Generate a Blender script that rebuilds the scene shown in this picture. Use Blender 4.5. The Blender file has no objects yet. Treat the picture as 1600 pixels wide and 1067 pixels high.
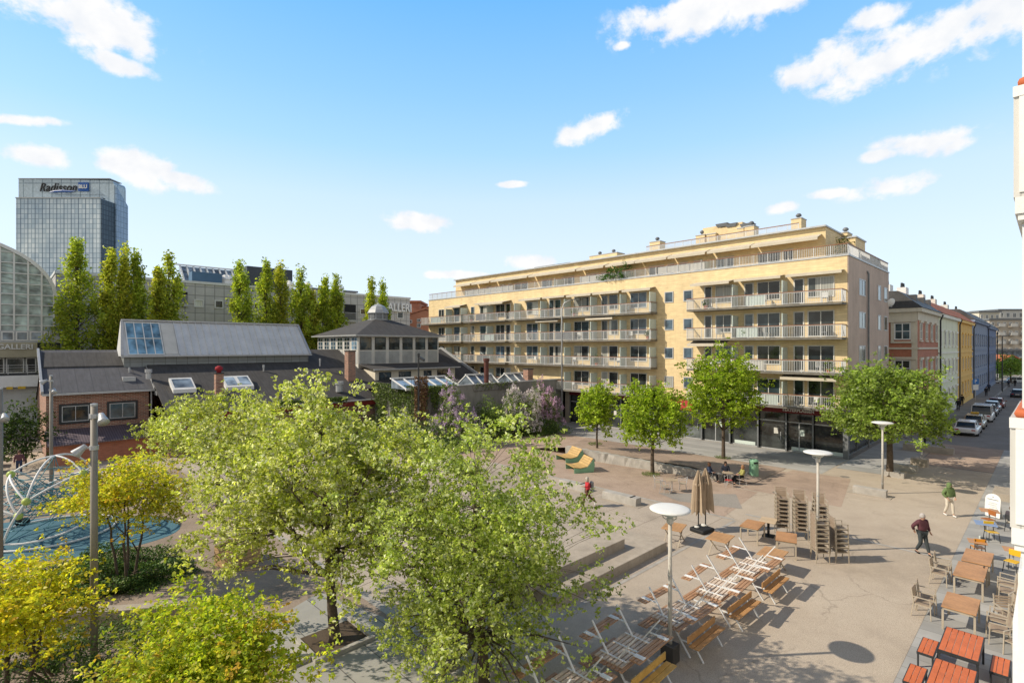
SKT = (2.0,2.6,3.0); CLC = (6.9,6.85,6.8); SKS = .15; SUNE = 5.0
SUNC = (1.0, .89, .72)
import bpy, math, random
import numpy as np
from mathutils import Vector, Matrix
random.seed(7); RNG = np.random.default_rng(11)
PI = math.pi
sc = bpy.context.scene
COL = sc.collection
# ---------------------------------------------------------------- camera data (level camera on a third floor balcony)
F = 820.0; CH = 8.9; HZ = 542.0
bx_, by_ = 0.718, 0.696                       # street direction (s axis); the p axis points to its left
TH0 = math.atan2(by_, bx_)
def W(s, p): return (bx_*s - by_*p, by_*s + bx_*p)
def SP(x, y): return (bx_*x + by_*y, -by_*x + bx_*y)
def G(px, py, z=0.0):
    y = F*(CH - z)/(py - HZ); return ((px - 800)/F*y, y)
def GS(px, py, z=0.0): return SP(*G(px, py, z))
def p_on(s, px):
    r = (px - 800)/F; return (bx_*s - by_*s*r)/(by_ + bx_*r)
def s_on(p, px):
    r = (px - 800)/F; return (by_*p + r*bx_*p)/(bx_ - r*by_)
def z_at(s, p, py): return CH + (HZ - py)/F*(by_*s + bx_*p)
# ---------------------------------------------------------------- mesh builder
class MB:
    def __init__(s, off=(0, 0, 0)):
        s.v = []; s.f = []; s.mi = []; s.off = off; s.cur = 0
    def add(s, vs, fs):
        n = len(s.v); s.v.extend(vs)
        for f in fs: s.f.append([i + n for i in f]); s.mi.append(s.cur)
        return s
    def box(s, x0, x1, y0, y1, z0, z1):
        if x0 > x1: x0, x1 = x1, x0
        if y0 > y1: y0, y1 = y1, y0
        if z0 > z1: z0, z1 = z1, z0
        return s.add([(x0,y0,z0),(x1,y0,z0),(x1,y1,z0),(x0,y1,z0),(x0,y0,z1),(x1,y0,z1),(x1,y1,z1),(x0,y1,z1)],
              [(0,3,2,1),(4,5,6,7),(0,1,5,4),(1,2,6,5),(2,3,7,6),(3,0,4,7)])
    def hexa(s, b, t):
        return s.add(list(b) + list(t), [(0,3,2,1),(4,5,6,7),(0,1,5,4),(1,2,6,5),(2,3,7,6),(3,0,4,7)])
    def bar(s, p0, p1, w, h, up=(0,0,1)):
        p0 = Vector(p0); p1 = Vector(p1); d = (p1 - p0).normalized(); u = Vector(up)
        if abs(d.dot(u)) > .98: u = Vector((1,0,0))
        r = d.cross(u).normalized()*w/2; u2 = r.cross(d).normalized()*h/2
        q = lambda c: [tuple(c - r - u2), tuple(c + r - u2), tuple(c + r + u2), tuple(c - r + u2)]
        return s.add(q(p0) + q(p1), [(0,1,2,3),(7,6,5,4),(0,4,5,1),(1,5,6,2),(2,6,7,3),(3,7,4,0)])
    def quad(s, *pts): return s.add([tuple(q) for q in pts], [tuple(range(len(pts)))])
    def path(s, pts, rs, n=6, cap=True):
        pts = [Vector(q) for q in pts]
        if not hasattr(rs, '__len__'): rs = [rs]*len(pts)
        base = len(s.v); prev = None
        for i, q in enumerate(pts):
            d = (pts[min(i+1, len(pts)-1)] - pts[max(i-1, 0)])
            d = d.normalized() if d.length > 1e-9 else Vector((0,0,1))
            if prev is None:
                a = Vector((0,0,1)) if abs(d.z) < .9 else Vector((1,0,0)); u = d.cross(a).normalized()
            else: u = (prev - d*prev.dot(d)); u = u.normalized() if u.length > 1e-6 else d.orthogonal().normalized()
            prev = u; w = d.cross(u)
            for k in range(n):
                a = 2*PI*k/n; s.v.append(tuple(q + (u*math.cos(a) + w*math.sin(a))*rs[i]))
        for i in range(len(pts)-1):
            for k in range(n):
                a = base+i*n+k; b = base+i*n+(k+1)%n
                s.f.append([a, b, b+n, a+n]); s.mi.append(s.cur)
        if cap:
            s.f.append([base+k for k in range(n)][::-1]); s.mi.append(s.cur)
            s.f.append([base+(len(pts)-1)*n+k for k in range(n)]); s.mi.append(s.cur)
        return s
    def tube(s, p0, p1, r0, r1=None, n=8): return s.path([p0, p1], [r0, r0 if r1 is None else r1], n)
    def lathe(s, prof, n=16, c=(0,0,0), sx=1, sy=1):
        base = len(s.v)
        for r, z in prof:
            for k in range(n):
                a = 2*PI*k/n; s.v.append((c[0]+r*math.cos(a)*sx, c[1]+r*math.sin(a)*sy, c[2]+z))
        for i in range(len(prof)-1):
            for k in range(n):
                a = base+i*n+k; b = base+i*n+(k+1)%n
                s.f.append([a, b, b+n, a+n]); s.mi.append(s.cur)
        s.f.append([base+k for k in range(n)][::-1]); s.mi.append(s.cur)
        s.f.append([base+(len(prof)-1)*n+k for k in range(n)]); s.mi.append(s.cur)
        return s
    def ball(s, c, r, sz=1.0, n=10):
        m = n//2
        return s.lathe([(max(1e-4, r*math.sin(PI*i/m)), -r*sz*math.cos(PI*i/m)) for i in range(m+1)], n, c)
    def prism(s, poly, z0, z1):
        n = len(poly)
        return s.add([(x,y,z0) for x,y in poly] + [(x,y,z1) for x,y in poly],
              [tuple(range(n))[::-1], tuple(range(n, 2*n))] + [(i, (i+1)%n, (i+1)%n+n, i+n) for i in range(n)])
    def extr(s, poly, ax, a0, a1):
        n = len(poly)
        f = (lambda u, v, a: (a, u, v)) if ax == 'x' else (lambda u, v, a: (u, a, v))
        return s.add([f(u,v,a0) for u,v in poly] + [f(u,v,a1) for u,v in poly],
              [tuple(range(n))[::-1], tuple(range(n, 2*n))] + [(i, (i+1)%n, (i+1)%n+n, i+n) for i in range(n)])
    def build(s, name, mat, parent=None, smooth=False, bevel=0, loc=None, kind=None, label=None):
        me = bpy.data.meshes.new(name)
        o3 = s.off; vs = [(a-o3[0], b-o3[1], c-o3[2]) for a, b, c in s.v]
        me.from_pydata(vs, [], s.f)
        mats = mat if isinstance(mat, (list, tuple)) else [mat]
        for m in mats: me.materials.append(m)
        if len(mats) > 1: me.polygons.foreach_set('material_index', s.mi)
        if smooth: me.polygons.foreach_set('use_smooth', [True]*len(s.f))
        me.update(); me.validate()
        o = bpy.data.objects.new(name, me); COL.objects.link(o)
        if parent: o.parent = parent
        if loc is not None: o.location = loc
        if bevel:
            b = o.modifiers.new('Bevel', 'BEVEL'); b.width = bevel; b.segments = 2; b.limit_method = 'ANGLE'
        if kind: o['kind'] = kind
        if label: o['label'] = label
        return o
def tag(o, label=None, cat=None, group=None, kind=None):
    if label: o['label'] = label
    if cat: o['category'] = cat
    if group: o['group'] = group
    if kind: o['kind'] = kind
    return o
def root(name, label, cat, loc, rz=0.0, group=None):
    o = bpy.data.objects.new(name, None); COL.objects.link(o); o.empty_display_size = .3
    o.location = loc; o.rotation_euler = (0, 0, rz)
    return tag(o, label, cat, group)
def rootG(name, label, cat, s, p, z=0.0, rz=0.0, group=None):   # thing standing on the street grid
    x, y = W(s, p); return root(name, label, cat, (x, y, z), TH0 + rz, group)
def kids(o): return [c for c in bpy.data.objects if c.parent == o]
def tree_of(o): return (o, [tree_of(c) for c in kids(o)])
def dup(t, loc=None, rz=None, label=None, group=None, parent=None):
    o, ch = t; c = o.copy(); COL.objects.link(c); c.parent = parent
    if loc is not None: c.location = loc
    if rz is not None: c.rotation_euler = (c.rotation_euler[0], c.rotation_euler[1], rz)
    if label: c['label'] = label
    if group: c['group'] = group
    for k in ch: dup(k, parent=c)
    return c
def text_mesh(name, txt, size, mat, parent, mtx, shear=0, ext=.02, bold=0.0, sx=1.0, spc=1.0):
    cu = bpy.data.curves.new(name, 'FONT'); cu.body = txt; cu.size = size; cu.extrude = ext; cu.shear = shear
    cu.align_x = 'CENTER'; cu.align_y = 'CENTER'; cu.offset = bold; cu.resolution_u = 3; cu.space_character = spc
    t = bpy.data.objects.new(name, cu); COL.objects.link(t)
    dg = bpy.context.evaluated_depsgraph_get(); me = bpy.data.meshes.new_from_object(t.evaluated_get(dg))
    bpy.data.objects.remove(t); me.transform(Matrix.Diagonal((sx,1,1,1))); me.transform(mtx)
    me.materials.clear(); me.materials.append(mat)
    o = bpy.data.objects.new(name, me); COL.objects.link(o); o.parent = parent
    return o
def M_face(c, right, up):   # matrix placing XY text on a plane
    r = Vector(right).normalized(); u = Vector(up).normalized(); n = r.cross(u)
    m = Matrix((( r.x,u.x,n.x,c[0]),(r.y,u.y,n.y,c[1]),(r.z,u.z,n.z,c[2]),(0,0,0,1))); return m
# ---------------------------------------------------------------- materials
class NT:
    def __init__(s, nt): s.nt = nt
    def n(s, t, **kw):
        x = s.nt.nodes.new(t)
        for k, v in kw.items():
            if k.startswith('i_'):
                x.inputs[k[2:].replace('_', ' ')].default_value = v
            else: setattr(x, k, v)
        return x
    def l(s, a, b): s.nt.links.new(a, b)
    def math(s, op, a, b=None, c=None, clamp=False):
        x = s.nt.nodes.new('ShaderNodeMath'); x.operation = op; x.use_clamp = clamp
        for i, v in enumerate((a, b, c)):
            if v is None: continue
            if hasattr(v, 'links'): s.l(v, x.inputs[i])
            else: x.inputs[i].default_value = v
        return x.outputs[0]
    def vm(s, op, a, b=None, out=0):
        x = s.nt.nodes.new('ShaderNodeVectorMath'); x.operation = op
        for i, v in enumerate((a, b)):
            if v is None: continue
            if hasattr(v, 'links'): s.l(v, x.inputs[i])
            else: x.inputs[i].default_value = v
        return x.outputs[out]
    def mix(s, f, a, b, mode='MIX'):
        x = s.nt.nodes.new('ShaderNodeMix'); x.data_type = 'RGBA'; x.blend_type = mode
        for i, v in ((0, f), (6, a), (7, b)):
            if hasattr(v, 'links'): s.l(v, x.inputs[i])
            elif i == 0: x.inputs[0].default_value = v
            else: x.inputs[i].default_value = (*v[:3], 1)
        return x.outputs[2]
    def ramp(s, f, stops):
        x = s.nt.nodes.new('ShaderNodeValToRGB'); s.l(f, x.inputs[0]); e = x.color_ramp.elements
        while len(e) < len(stops): e.new(.5)
        for k, (pos, c) in zip(e, stops):
            k.position = pos; k.color = (*(c if hasattr(c, '__len__') else (c,c,c)), 1)
        return x.outputs[0]
    def noise(s, vec, scale, detail=3, rough=.55, dist=0):
        x = s.n('ShaderNodeTexNoise'); x.inputs['Scale'].default_value = scale; x.inputs['Detail'].default_value = detail
        x.inputs['Roughness'].default_value = rough; x.inputs['Distortion'].default_value = dist
        if vec is not None: s.l(vec, x.inputs['Vector'])
        return x.outputs['Fac']
def newmat(name):
    m = bpy.data.materials.new(name); m.use_nodes = True; t = NT(m.node_tree)
    b = m.node_tree.nodes['Principled BSDF']; return m, t, b
def mat(name, col, rough=.8, var=.12, scale=1.5, fine=25, bump=.15, metal=0, spec=.4, dirt=0.0):
    m, t, b = newmat(name); tc = t.n('ShaderNodeTexCoord').outputs['Object']
    n1 = t.noise(tc, scale, 4); n2 = t.noise(tc, fine, 3)
    f = t.math('ADD', t.math('MULTIPLY', n1, .65), t.math('MULTIPLY', n2, .35))
    lo = tuple(max(0, c*(1-var*1.8)) for c in col); hi = tuple(min(1, c*(1+var*1.2)) for c in col)
    c = t.ramp(f, [(.3, lo), (.7, hi)])
    if dirt:
        sp = t.n('ShaderNodeMapping'); sp.inputs['Scale'].default_value = (2.2, 2.2, .25); t.l(tc, sp.inputs[0])
        d = t.ramp(t.noise(sp.outputs[0], 1.6, 5, .65), [(.42, 0), (.75, 1)])
        c = t.mix(t.math('MULTIPLY', d, dirt), c, tuple(x*.35 for x in col))
    t.l(c, b.inputs['Base Color']); b.inputs['Roughness'].default_value = rough; b.inputs['Metallic'].default_value = metal
    b.inputs['Specular IOR Level'].default_value = spec
    if bump:
        bp = t.n('ShaderNodeBump'); bp.inputs['Strength'].default_value = bump; bp.inputs['Distance'].default_value = .02
        t.l(n2, bp.inputs['Height']); t.l(bp.outputs[0], b.inputs['Normal'])
    return m
def wallvec(t):
    tc = t.n('ShaderNodeTexCoord').outputs['Object']; sx = t.n('ShaderNodeSeparateXYZ'); t.l(tc, sx.inputs[0])
    c = t.n('ShaderNodeCombineXYZ'); t.l(t.math('ADD', sx.outputs[0], sx.outputs[1]), c.inputs[0]); t.l(sx.outputs[2], c.inputs[1])
    return tc, sx, c.outputs[0]
def brickmat(name, c1, c2, mortar, bw=.23, bh=.075, ms=.012, off=.5, rough=.85, bump=.4, var=.3, bias=0.0):
    m, t, b = newmat(name); tc, sx, v = wallvec(t)
    br = t.n('ShaderNodeTexBrick'); t.l(v, br.inputs['Vector']); br.offset = off
    br.inputs['Scale'].default_value = 1; br.inputs['Brick Width'].default_value = bw; br.inputs['Row Height'].default_value = bh
    br.inputs['Mortar Size'].default_value = ms; br.inputs['Bias'].default_value = bias
    br.inputs['Color1'].default_value = (*c1, 1); br.inputs['Color2'].default_value = (*c2, 1); br.inputs['Mortar'].default_value = (*mortar, 1)
    n = t.noise(tc, .8, 5, .6); c = t.mix(var, br.outputs['Color'], t.ramp(n, [(.3, .35), (.7, 1.0)]), 'MULTIPLY')
    t.l(c, b.inputs['Base Color']); b.inputs['Roughness'].default_value = rough
    bp = t.n('ShaderNodeBump'); bp.inputs['Strength'].default_value = bump; bp.inputs['Distance'].default_value = .01; bp.invert = True
    t.l(br.outputs['Fac'], bp.inputs['Height']); t.l(bp.outputs[0], b.inputs['Normal'])
    return m
def cladmat(name, col, pitch=.18, axis=2, dark=.45, rough=.7, var=.18, lw=.14):
    m, t, b = newmat(name); tc, sx, v = wallvec(t)
    if axis == 2: q = sx.outputs[2]
    elif axis == 0: q = sx.outputs[0]
    else: q = sx.outputs[1]
    fr = t.math('FRACT', t.math('DIVIDE', q, pitch))
    ln = t.math('LESS_THAN', fr, lw)
    mp = t.n('ShaderNodeMapping'); mp.inputs['Scale'].default_value = (1, 1, 4) if axis == 2 else (4, .7, .7); t.l(tc, mp.inputs[0])
    n = t.noise(mp.outputs[0], 1.1, 5, .6)
    lo = tuple(c*(1-var) for c in col); hi = tuple(min(1, c*(1+var*.7)) for c in col)
    c = t.ramp(n, [(.3, lo), (.7, hi)]); st = t.n('ShaderNodeMapping'); st.inputs['Scale'].default_value = (1.3, 1.3, .12); t.l(tc, st.inputs[0])
    c = t.mix(.6, c, t.ramp(t.noise(st.outputs[0], 1.0, 6, .7), [(.34, (.80,.77,.74)), (.56, (1,1,1))]), 'MULTIPLY'); c = t.mix(ln, c, tuple(x*dark for x in col))
    t.l(c, b.inputs['Base Color']); b.inputs['Roughness'].default_value = rough
    bp = t.n('ShaderNodeBump'); bp.inputs['Strength'].default_value = .5; bp.inputs['Distance'].default_value = .015
    t.l(fr, bp.inputs['Height']); t.l(bp.outputs[0], b.inputs['Normal'])
    return m
def glassmat(name, col=(.02,.03,.035), rough=.04, curtain=0.0, ccol=(.5,.5,.46), refl=(.5,.6,.7)):
    m, t, b = newmat(name); tc = t.n('ShaderNodeTexCoord').outputs['Object']; geo = t.n('ShaderNodeNewGeometry')
    n = t.noise(tc, .9, 2); c = t.ramp(n, [(.35, tuple(x*.5 for x in col)), (.7, tuple(x*2.2 for x in col))])
    if curtain:
        sx = t.n('ShaderNodeSeparateXYZ'); t.l(tc, sx.inputs[0])
        q = t.math('ADD', sx.outputs[0], sx.outputs[1])
        w = t.math('SINE', t.math('MULTIPLY', q, 30)); cm = t.math('ADD', t.math('MULTIPLY', w, .12), .85)
        oi = t.n('ShaderNodeObjectInfo'); g = t.math('MULTIPLY', t.math('GREATER_THAN', oi.outputs['Random'], 1-curtain), .8)
        fq = t.math('FRACT', t.math('ADD', t.math('MULTIPLY', q, .31), t.math('MULTIPLY', oi.outputs['Random'], 7.0))); g = t.math('MULTIPLY', g, t.math('GREATER_THAN', fq, .33))
        cc = t.mix(1.0, ccol, cm, 'MULTIPLY'); c = t.mix(g, c, cc)
    oj = t.n('ShaderNodeObjectInfo'); c = t.mix(1.0, c, t.ramp(oj.outputs['Random'], [(0,.55),(.5,1.0),(.8,1.3),(1.0,2.6)]), 'MULTIPLY')
    t.l(c, b.inputs['Base Color']); b.inputs['Roughness'].default_value = rough; b.inputs['Specular IOR Level'].default_value = .7
    nz = t.noise(tc, .6, 2); bp = t.n('ShaderNodeBump'); bp.inputs['Strength'].default_value = .06; bp.inputs['Distance'].default_value = .05
    t.l(nz, bp.inputs['Height']); t.l(bp.outputs[0], b.inputs['Normal'])
    return m
def clearglass(name, tint=(.8,.9,.88), a=.35, rough=.05):
    m, t, b = newmat(name); out = m.node_tree.nodes['Material Output']
    tr = t.n('ShaderNodeBsdfTransparent'); tr.inputs[0].default_value = (*tint, 1)
    b.inputs['Base Color'].default_value = (*[x*.55 for x in tint], 1); b.inputs['Roughness'].default_value = rough
    mx = t.n('ShaderNodeMixShader'); mx.inputs[0].default_value = a
    t.l(tr.outputs[0], mx.inputs[1]); t.l(b.outputs[0], mx.inputs[2]); t.l(mx.outputs[0], out.inputs[0]); return m
def leafmat(name, trans=.35, rough=.45):
    m, t, b = newmat(name); out = m.node_tree.nodes['Material Output']
    a = t.n('ShaderNodeAttribute', attribute_name='lc'); c = a.outputs['Color']
    t.l(c, b.inputs['Base Color']); b.inputs['Roughness'].default_value = rough; b.inputs['Specular IOR Level'].default_value = .35
    tr = t.n('ShaderNodeBsdfTranslucent'); t.l(t.mix(1.0, c, (1.25,1.3,.6), 'MULTIPLY'), tr.inputs[0])
    mx = t.n('ShaderNodeMixShader'); mx.inputs[0].default_value = trans
    t.l(b.outputs[0], mx.inputs[1]); t.l(tr.outputs[0], mx.inputs[2]); t.l(mx.outputs[0], out.inputs[0]); return m
def roofsheet(name, col, pitch=1.0, axis=0, var=.2):
    return cladmat(name, col, pitch, axis, .7, .75, var, .05)
MT = dict(
 clad = cladmat('yellow_cladding', (.78,.61,.345), .2, 2, .76),
 pinkwall = mat('pink_render', (.52,.41,.34), .9, .14, .35, 9, .3, dirt=.35),
 white = mat('white_paint', (.74,.74,.72), .5, .05, 2, 30, .05),
 offw = mat('offwhite_paint', (.62,.60,.55), .6, .08, 1.2, 20, .1),
 cream = mat('cream_render', (.68,.62,.50), .85, .08, .8, 15, .2, dirt=.15),
 galv = mat('galvanised_steel', (.46,.47,.48), .45, .1, 3, 20, .05, metal=.3),
 rail = mat('pale_rail_paint', (.60,.61,.62), .45, .05, 3, 20, 0),
 railwood = mat('brown_handrail', (.26,.12,.07), .5, .15, 3, 20, .05),
 conc = mat('concrete', (.40,.345,.28), .9, .16, .9, 22, .35, dirt=.3),
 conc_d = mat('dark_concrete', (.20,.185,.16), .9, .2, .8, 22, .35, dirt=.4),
 concwall = mat('grey_concrete_wall', (.28,.27,.25), .9, .15, .6, 18, .3, dirt=.4),
 granite = mat('granite', (.40,.375,.34), .85, .18, 2, 60, .4),
 slab = brickmat('granite_slabs', (.43,.42,.40), (.34,.335,.32), (.20,.19,.175), 1.0, .6, .012, .5, .85, .3, .35),
 roof = cladmat('black_roofing_felt', (.062,.059,.058), 1.0, 0, .72, .85, .3, .035),
 roofg = roofsheet('grey_roofing_felt', (.10,.10,.11), 1.0, 0),
 zinc = mat('zinc_sheet', (.66,.67,.68), .5, .1, .8, 12, .08, metal=.1),
 dkmetal = mat('dark_metal', (.035,.037,.04), .5, .2, 3, 30, .05),
 gmetal = mat('grey_metal', (.17,.18,.19), .5, .15, 2, 20, .05),
 black = mat('black_rubber', (.015,.015,.016), .7, .2, 4, 30, .1),
 glass = glassmat('dark_window_glass'), glassb = glassmat('blue_window_glass', (.05,.08,.11)),
 glassc = glassmat('curtained_window_glass', (.025,.03,.03), .08, .55, (.42,.42,.38)),
 glassd = glassmat('shop_glass', (.03,.034,.034), .03),
 frost = mat('frosted_glass', (.58,.66,.62), .35, .06, 1, 8, 0),
 redfas = mat('dark_red_fascia', (.16,.012,.018), .6, .12, 2, 20, .05),
 redaw = mat('red_awning_cloth', (.33,.02,.03), .8, .1, 2, 20, .1),
 awn = mat('beige_awning_cloth', (.56,.50,.40), .85, .08, 1.5, 20, .1),
 brick = brickmat('red_multi_brick', (.42,.18,.12), (.19,.09,.065), (.46,.37,.29), .36, .12, .018),
 brickr = brickmat('deep_red_brick', (.58,.20,.11), (.46,.15,.08), (.40,.24,.17), .24, .08, .01),
 tile = brickmat('grey_stone_tiles', (.64,.62,.60), (.58,.56,.54), (.32,.31,.30), 1.25, 1.25, .055, 0.0, .7, .3, .3),
 terr = mat('terracotta', (.50,.13,.05), .6, .12, 2, 20, .1),
 rooft = mat('clay_roof_tiles', (.40,.13,.06), .8, .25, 1, 10, .5),
 slate = mat('dark_slate', (.07,.07,.075), .6, .25, 1, 12, .4),
 bark = mat('tree_bark', (.10,.075,.055), .95, .3, 4, 30, .8),
 leaf = leafmat('tree_leaves', .5), leafd = leafmat('hedge_leaves', .15, .6),
)
# ---------------------------------------------------------------- world, sun, camera
SUN_EL = math.radians(38.3); SUN_AZ = math.radians(265.3)
w = bpy.data.worlds.new("World"); sc.world = w; w.use_nodes = True
t = NT(w.node_tree); bg = w.node_tree.nodes['Background']
sky = t.n('ShaderNodeTexSky'); sky.sky_type = 'NISHITA'; sky.sun_disc = False
sky.sun_elevation = SUN_EL; sky.sun_rotation = SUN_AZ; sky.altitude = 0; sky.air_density = 1.0; sky.dust_density = .6; sky.ozone_density = 2.2
D = t.n('ShaderNodeTexCoord').outputs['Generated']
sx = t.n('ShaderNodeSeparateXYZ'); t.l(D, sx.inputs[0])
# cloud masks in sky directions: azimuth / elevation given through image-like angles
clouds = [(150,28,120,52,0),(205,66,62,28,-.1),(185,100,50,18,-.1),(1110,18,170,40,0),(1180,4,100,30,0),(1450,62,170,44,.25),(1290,95,90,34,.35),(1560,34,120,52,.1),(1365,30,60,22,.1),
  (927,197,62,22,.35),(1452,222,80,24,-.1),(1500,226,34,20,0),(1378,242,30,12,0),(1388,293,66,22,0),(62,244,58,20,0),(225,262,74,34,0),(278,280,54,20,-.15),(652,347,56,18,0),
  (1297,302,34,9,0),(1222,325,26,10,0),(830,410,44,14,0),(800,288,30,6,0),(30,188,60,10,.2),(715,430,60,8,0),(975,72,18,8,0)]
acc = None
for (cx, cy, rx, ry, sl) in clouds:
    c = Vector(((cx-800)/F, 1, (HZ-cy)/F)); L = c.length; c.normalize()
    r0 = Vector((c.y, -c.x, 0)).normalized(); u0 = r0.cross(c).normalized()
    r = r0*math.cos(sl) + u0*math.sin(sl); u = u0*math.cos(sl) - r0*math.sin(sl)
    k = F*L
    d = t.vm('SUBTRACT', D, tuple(c))
    a = t.math('MULTIPLY', t.vm('DOT_PRODUCT', d, tuple(r), 1), k/rx); b = t.math('MULTIPLY', t.vm('DOT_PRODUCT', d, tuple(u), 1), k/ry)
    b = t.math('MULTIPLY', b, 1.0)
    q = t.math('SQRT', t.math('ADD', t.math('MULTIPLY', a, a), t.math('MULTIPLY', b, b)))
    mk = t.math('SUBTRACT', 1.0, q)
    amp = 1.0
    acc = mk if acc is None else t.math('MAXIMUM', acc, mk)
mp = t.n('ShaderNodeMapping'); mp.inputs['Scale'].default_value = (1, 1, 1.25); t.l(D, mp.inputs[0])
n1 = t.noise(mp.outputs[0], 15, 8, .6, .15); n2 = t.noise(mp.outputs[0], 34, 6, .6)
f = t.math('ADD', t.math('MULTIPLY', acc, .95), t.math('ADD', t.math('MULTIPLY', t.math('SUBTRACT', n1, .5), 2.4), t.math('MULTIPLY', t.math('SUBTRACT', n2, .5), .8)))
acl = t.math('MULTIPLY', t.math('ADD', acc, .35), 2.2, None, True)
cm = t.n('ShaderNodeMapRange'); cm.interpolation_type = 'SMOOTHSTEP'; t.l(f, cm.inputs[0]); cm.inputs[1].default_value = -.02; cm.inputs[2].default_value = .55
cm = t.math('MULTIPLY', cm.outputs[0], acl)
shade = t.ramp(t.noise(mp.outputs[0], 22, 4), [(.3, (.84,.88,.94)), (.65, (1,1,1))])
# faint high haze near the horizon
skc = t.mix(1.0, sky.outputs[0], (SKT[0], SKT[1], SKT[2]), 'MULTIPLY')
k15 = lambda c: tuple(x for x in c)
elev = t.ramp(t.math('MAXIMUM', sx.outputs[2], 0.0), [(0, (.84,.90,.96)), (.17, (.77,.87,.97)), (.262, (.66,.83,.99)), (.345, (.44,.73,1.0)), (.425, (.32,.64,1.0)), (.55, (.18,.52,1.0)), (.64, (.05,.15,.36)), (1.0, (.015,.05,.13))])  # unseen upper sky darkened towards the zenith to cut the blue ambient
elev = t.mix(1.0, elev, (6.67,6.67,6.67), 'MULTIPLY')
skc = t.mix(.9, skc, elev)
# broken warm cloud added behind the camera, unseen, to neutralise blue ambient light
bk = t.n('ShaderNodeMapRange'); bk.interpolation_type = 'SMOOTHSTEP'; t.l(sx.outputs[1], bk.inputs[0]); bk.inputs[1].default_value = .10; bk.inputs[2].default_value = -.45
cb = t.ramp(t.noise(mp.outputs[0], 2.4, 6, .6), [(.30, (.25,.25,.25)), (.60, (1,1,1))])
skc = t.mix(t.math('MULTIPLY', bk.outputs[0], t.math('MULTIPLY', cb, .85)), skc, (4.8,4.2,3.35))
wh = t.mix(1.0, shade, CLC, 'MULTIPLY')
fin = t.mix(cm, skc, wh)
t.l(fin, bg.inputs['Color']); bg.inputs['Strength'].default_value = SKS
sd = bpy.data.lights.new('sun', 'SUN'); sd.energy = SUNE; sd.angle = math.radians(.53); sd.color = SUNC
so = bpy.data.objects.new('sun', sd); COL.objects.link(so)
az = SUN_AZ; v = Vector((math.sin(az)*math.cos(SUN_EL), math.cos(az)*math.cos(SUN_EL), math.sin(SUN_EL)))
so.rotation_euler = v.to_track_quat('Z', 'Y').to_euler(); so.location = (0, 0, 60)
cd = bpy.data.cameras.new('camera'); cd.sensor_width = 36; cd.lens = F/1600*36; cd.shift_y = 8.5/1600; cd.clip_start = .1; cd.clip_end = 6000
co = bpy.data.objects.new('camera', cd); COL.objects.link(co); co.location = (0, 0, CH); co.rotation_euler = (PI/2, 0, 0); sc.camera = co
sc.view_settings.view_transform = 'Standard'; sc.view_settings.look = 'None'; sc.view_settings.exposure = 0
sc.cycles.max_bounces = 6; sc.cycles.transparent_max_bounces = 12; sc.cycles.diffuse_bounces = 3
# ---------------------------------------------------------------- ground
def asphalt(name, col, warm, crack=True, stains=.5, joints=False):
    m, t, b = newmat(name); g = t.n('ShaderNodeNewGeometry').outputs['Position']
    big = t.noise(g, .16, 5, .6, .5); mid = t.noise(g, .9, 5, .65); fine = t.noise(g, 38, 3, .7); sp = t.noise(g, 140, 2)
    c = t.ramp(t.math('ADD', t.math('MULTIPLY', big, .6), t.math('MULTIPLY', mid, .4)), [(.36, tuple(x*(1-.30*stains) for x in col)), (.5, col), (.64, warm)])
    c = t.mix(.9, c, t.ramp(fine, [(.3, .58), (.5, 1.0), (.72, 1.3)]), 'MULTIPLY')
    c = t.mix(.7, c, t.ramp(sp, [(.3, .75), (.7, 1.2)]), 'MULTIPLY')
    spot = t.n('ShaderNodeTexVoronoi'); spot.inputs['Scale'].default_value = .55; t.l(g, spot.inputs['Vector'])
    sm = t.ramp(t.math('ADD', spot.outputs['Distance'], t.math('MULTIPLY', t.math('SUBTRACT', mid, .5), .3)), [(.10, .80), (.2, 1)])
    c = t.mix(.55*stains, c, sm, 'MULTIPLY')
    if joints:
        rot = t.n('ShaderNodeMapping'); rot.inputs['Rotation'].default_value = (0,0,-TH0); t.l(g, rot.inputs[0])
        br = t.n('ShaderNodeTexBrick'); t.l(rot.outputs[0], br.inputs['Vector']); br.offset = .5; br.inputs['Scale'].default_value = 1; br.inputs['Brick Width'].default_value = 3.6; br.inputs['Row Height'].default_value = 2.4; br.inputs['Mortar Size'].default_value = .02
        br.inputs['Color1'].default_value = (1,1,1,1); br.inputs['Color2'].default_value = (.88,.87,.86,1); br.inputs['Mortar'].default_value = (.45,.42,.4,1)
        c = t.mix(.8, c, br.outputs['Color'], 'MULTIPLY')
    if crack:
        dn = t.n('ShaderNodeTexNoise'); dn.inputs['Scale'].default_value = .9; dn.inputs['Detail'].default_value = 5; t.l(g, dn.inputs['Vector'])
        vv = t.vm('ADD', g, t.vm('MULTIPLY', t.vm('SUBTRACT', dn.outputs['Color'], (.5,.5,.5)), (1.6,1.6,0)))
        vo = t.n('ShaderNodeTexVoronoi'); vo.feature = 'DISTANCE_TO_EDGE'; vo.inputs['Scale'].default_value = .17; t.l(vv, vo.inputs['Vector'])
        gate = t.ramp(t.noise(g, .25, 2), [(.42, 0), (.56, 1)])
        ck = t.math('MULTIPLY', t.ramp(vo.outputs['Distance'], [(.0015, 1), (.005, 0)]), gate)
        c = t.mix(t.math('MULTIPLY', ck, .42), c, tuple(x*.35 for x in col))
    t.l(c, b.inputs['Base Color']); b.inputs['Roughness'].default_value = .9; b.inputs['Specular IOR Level'].default_value = .25
    bp = t.n('ShaderNodeBump'); bp.inputs['Strength'].default_value = .35; bp.inputs['Distance'].default_value = .01
    t.l(fine, bp.inputs['Height']); t.l(bp.outputs[0], b.inputs['Normal']); return m
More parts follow.
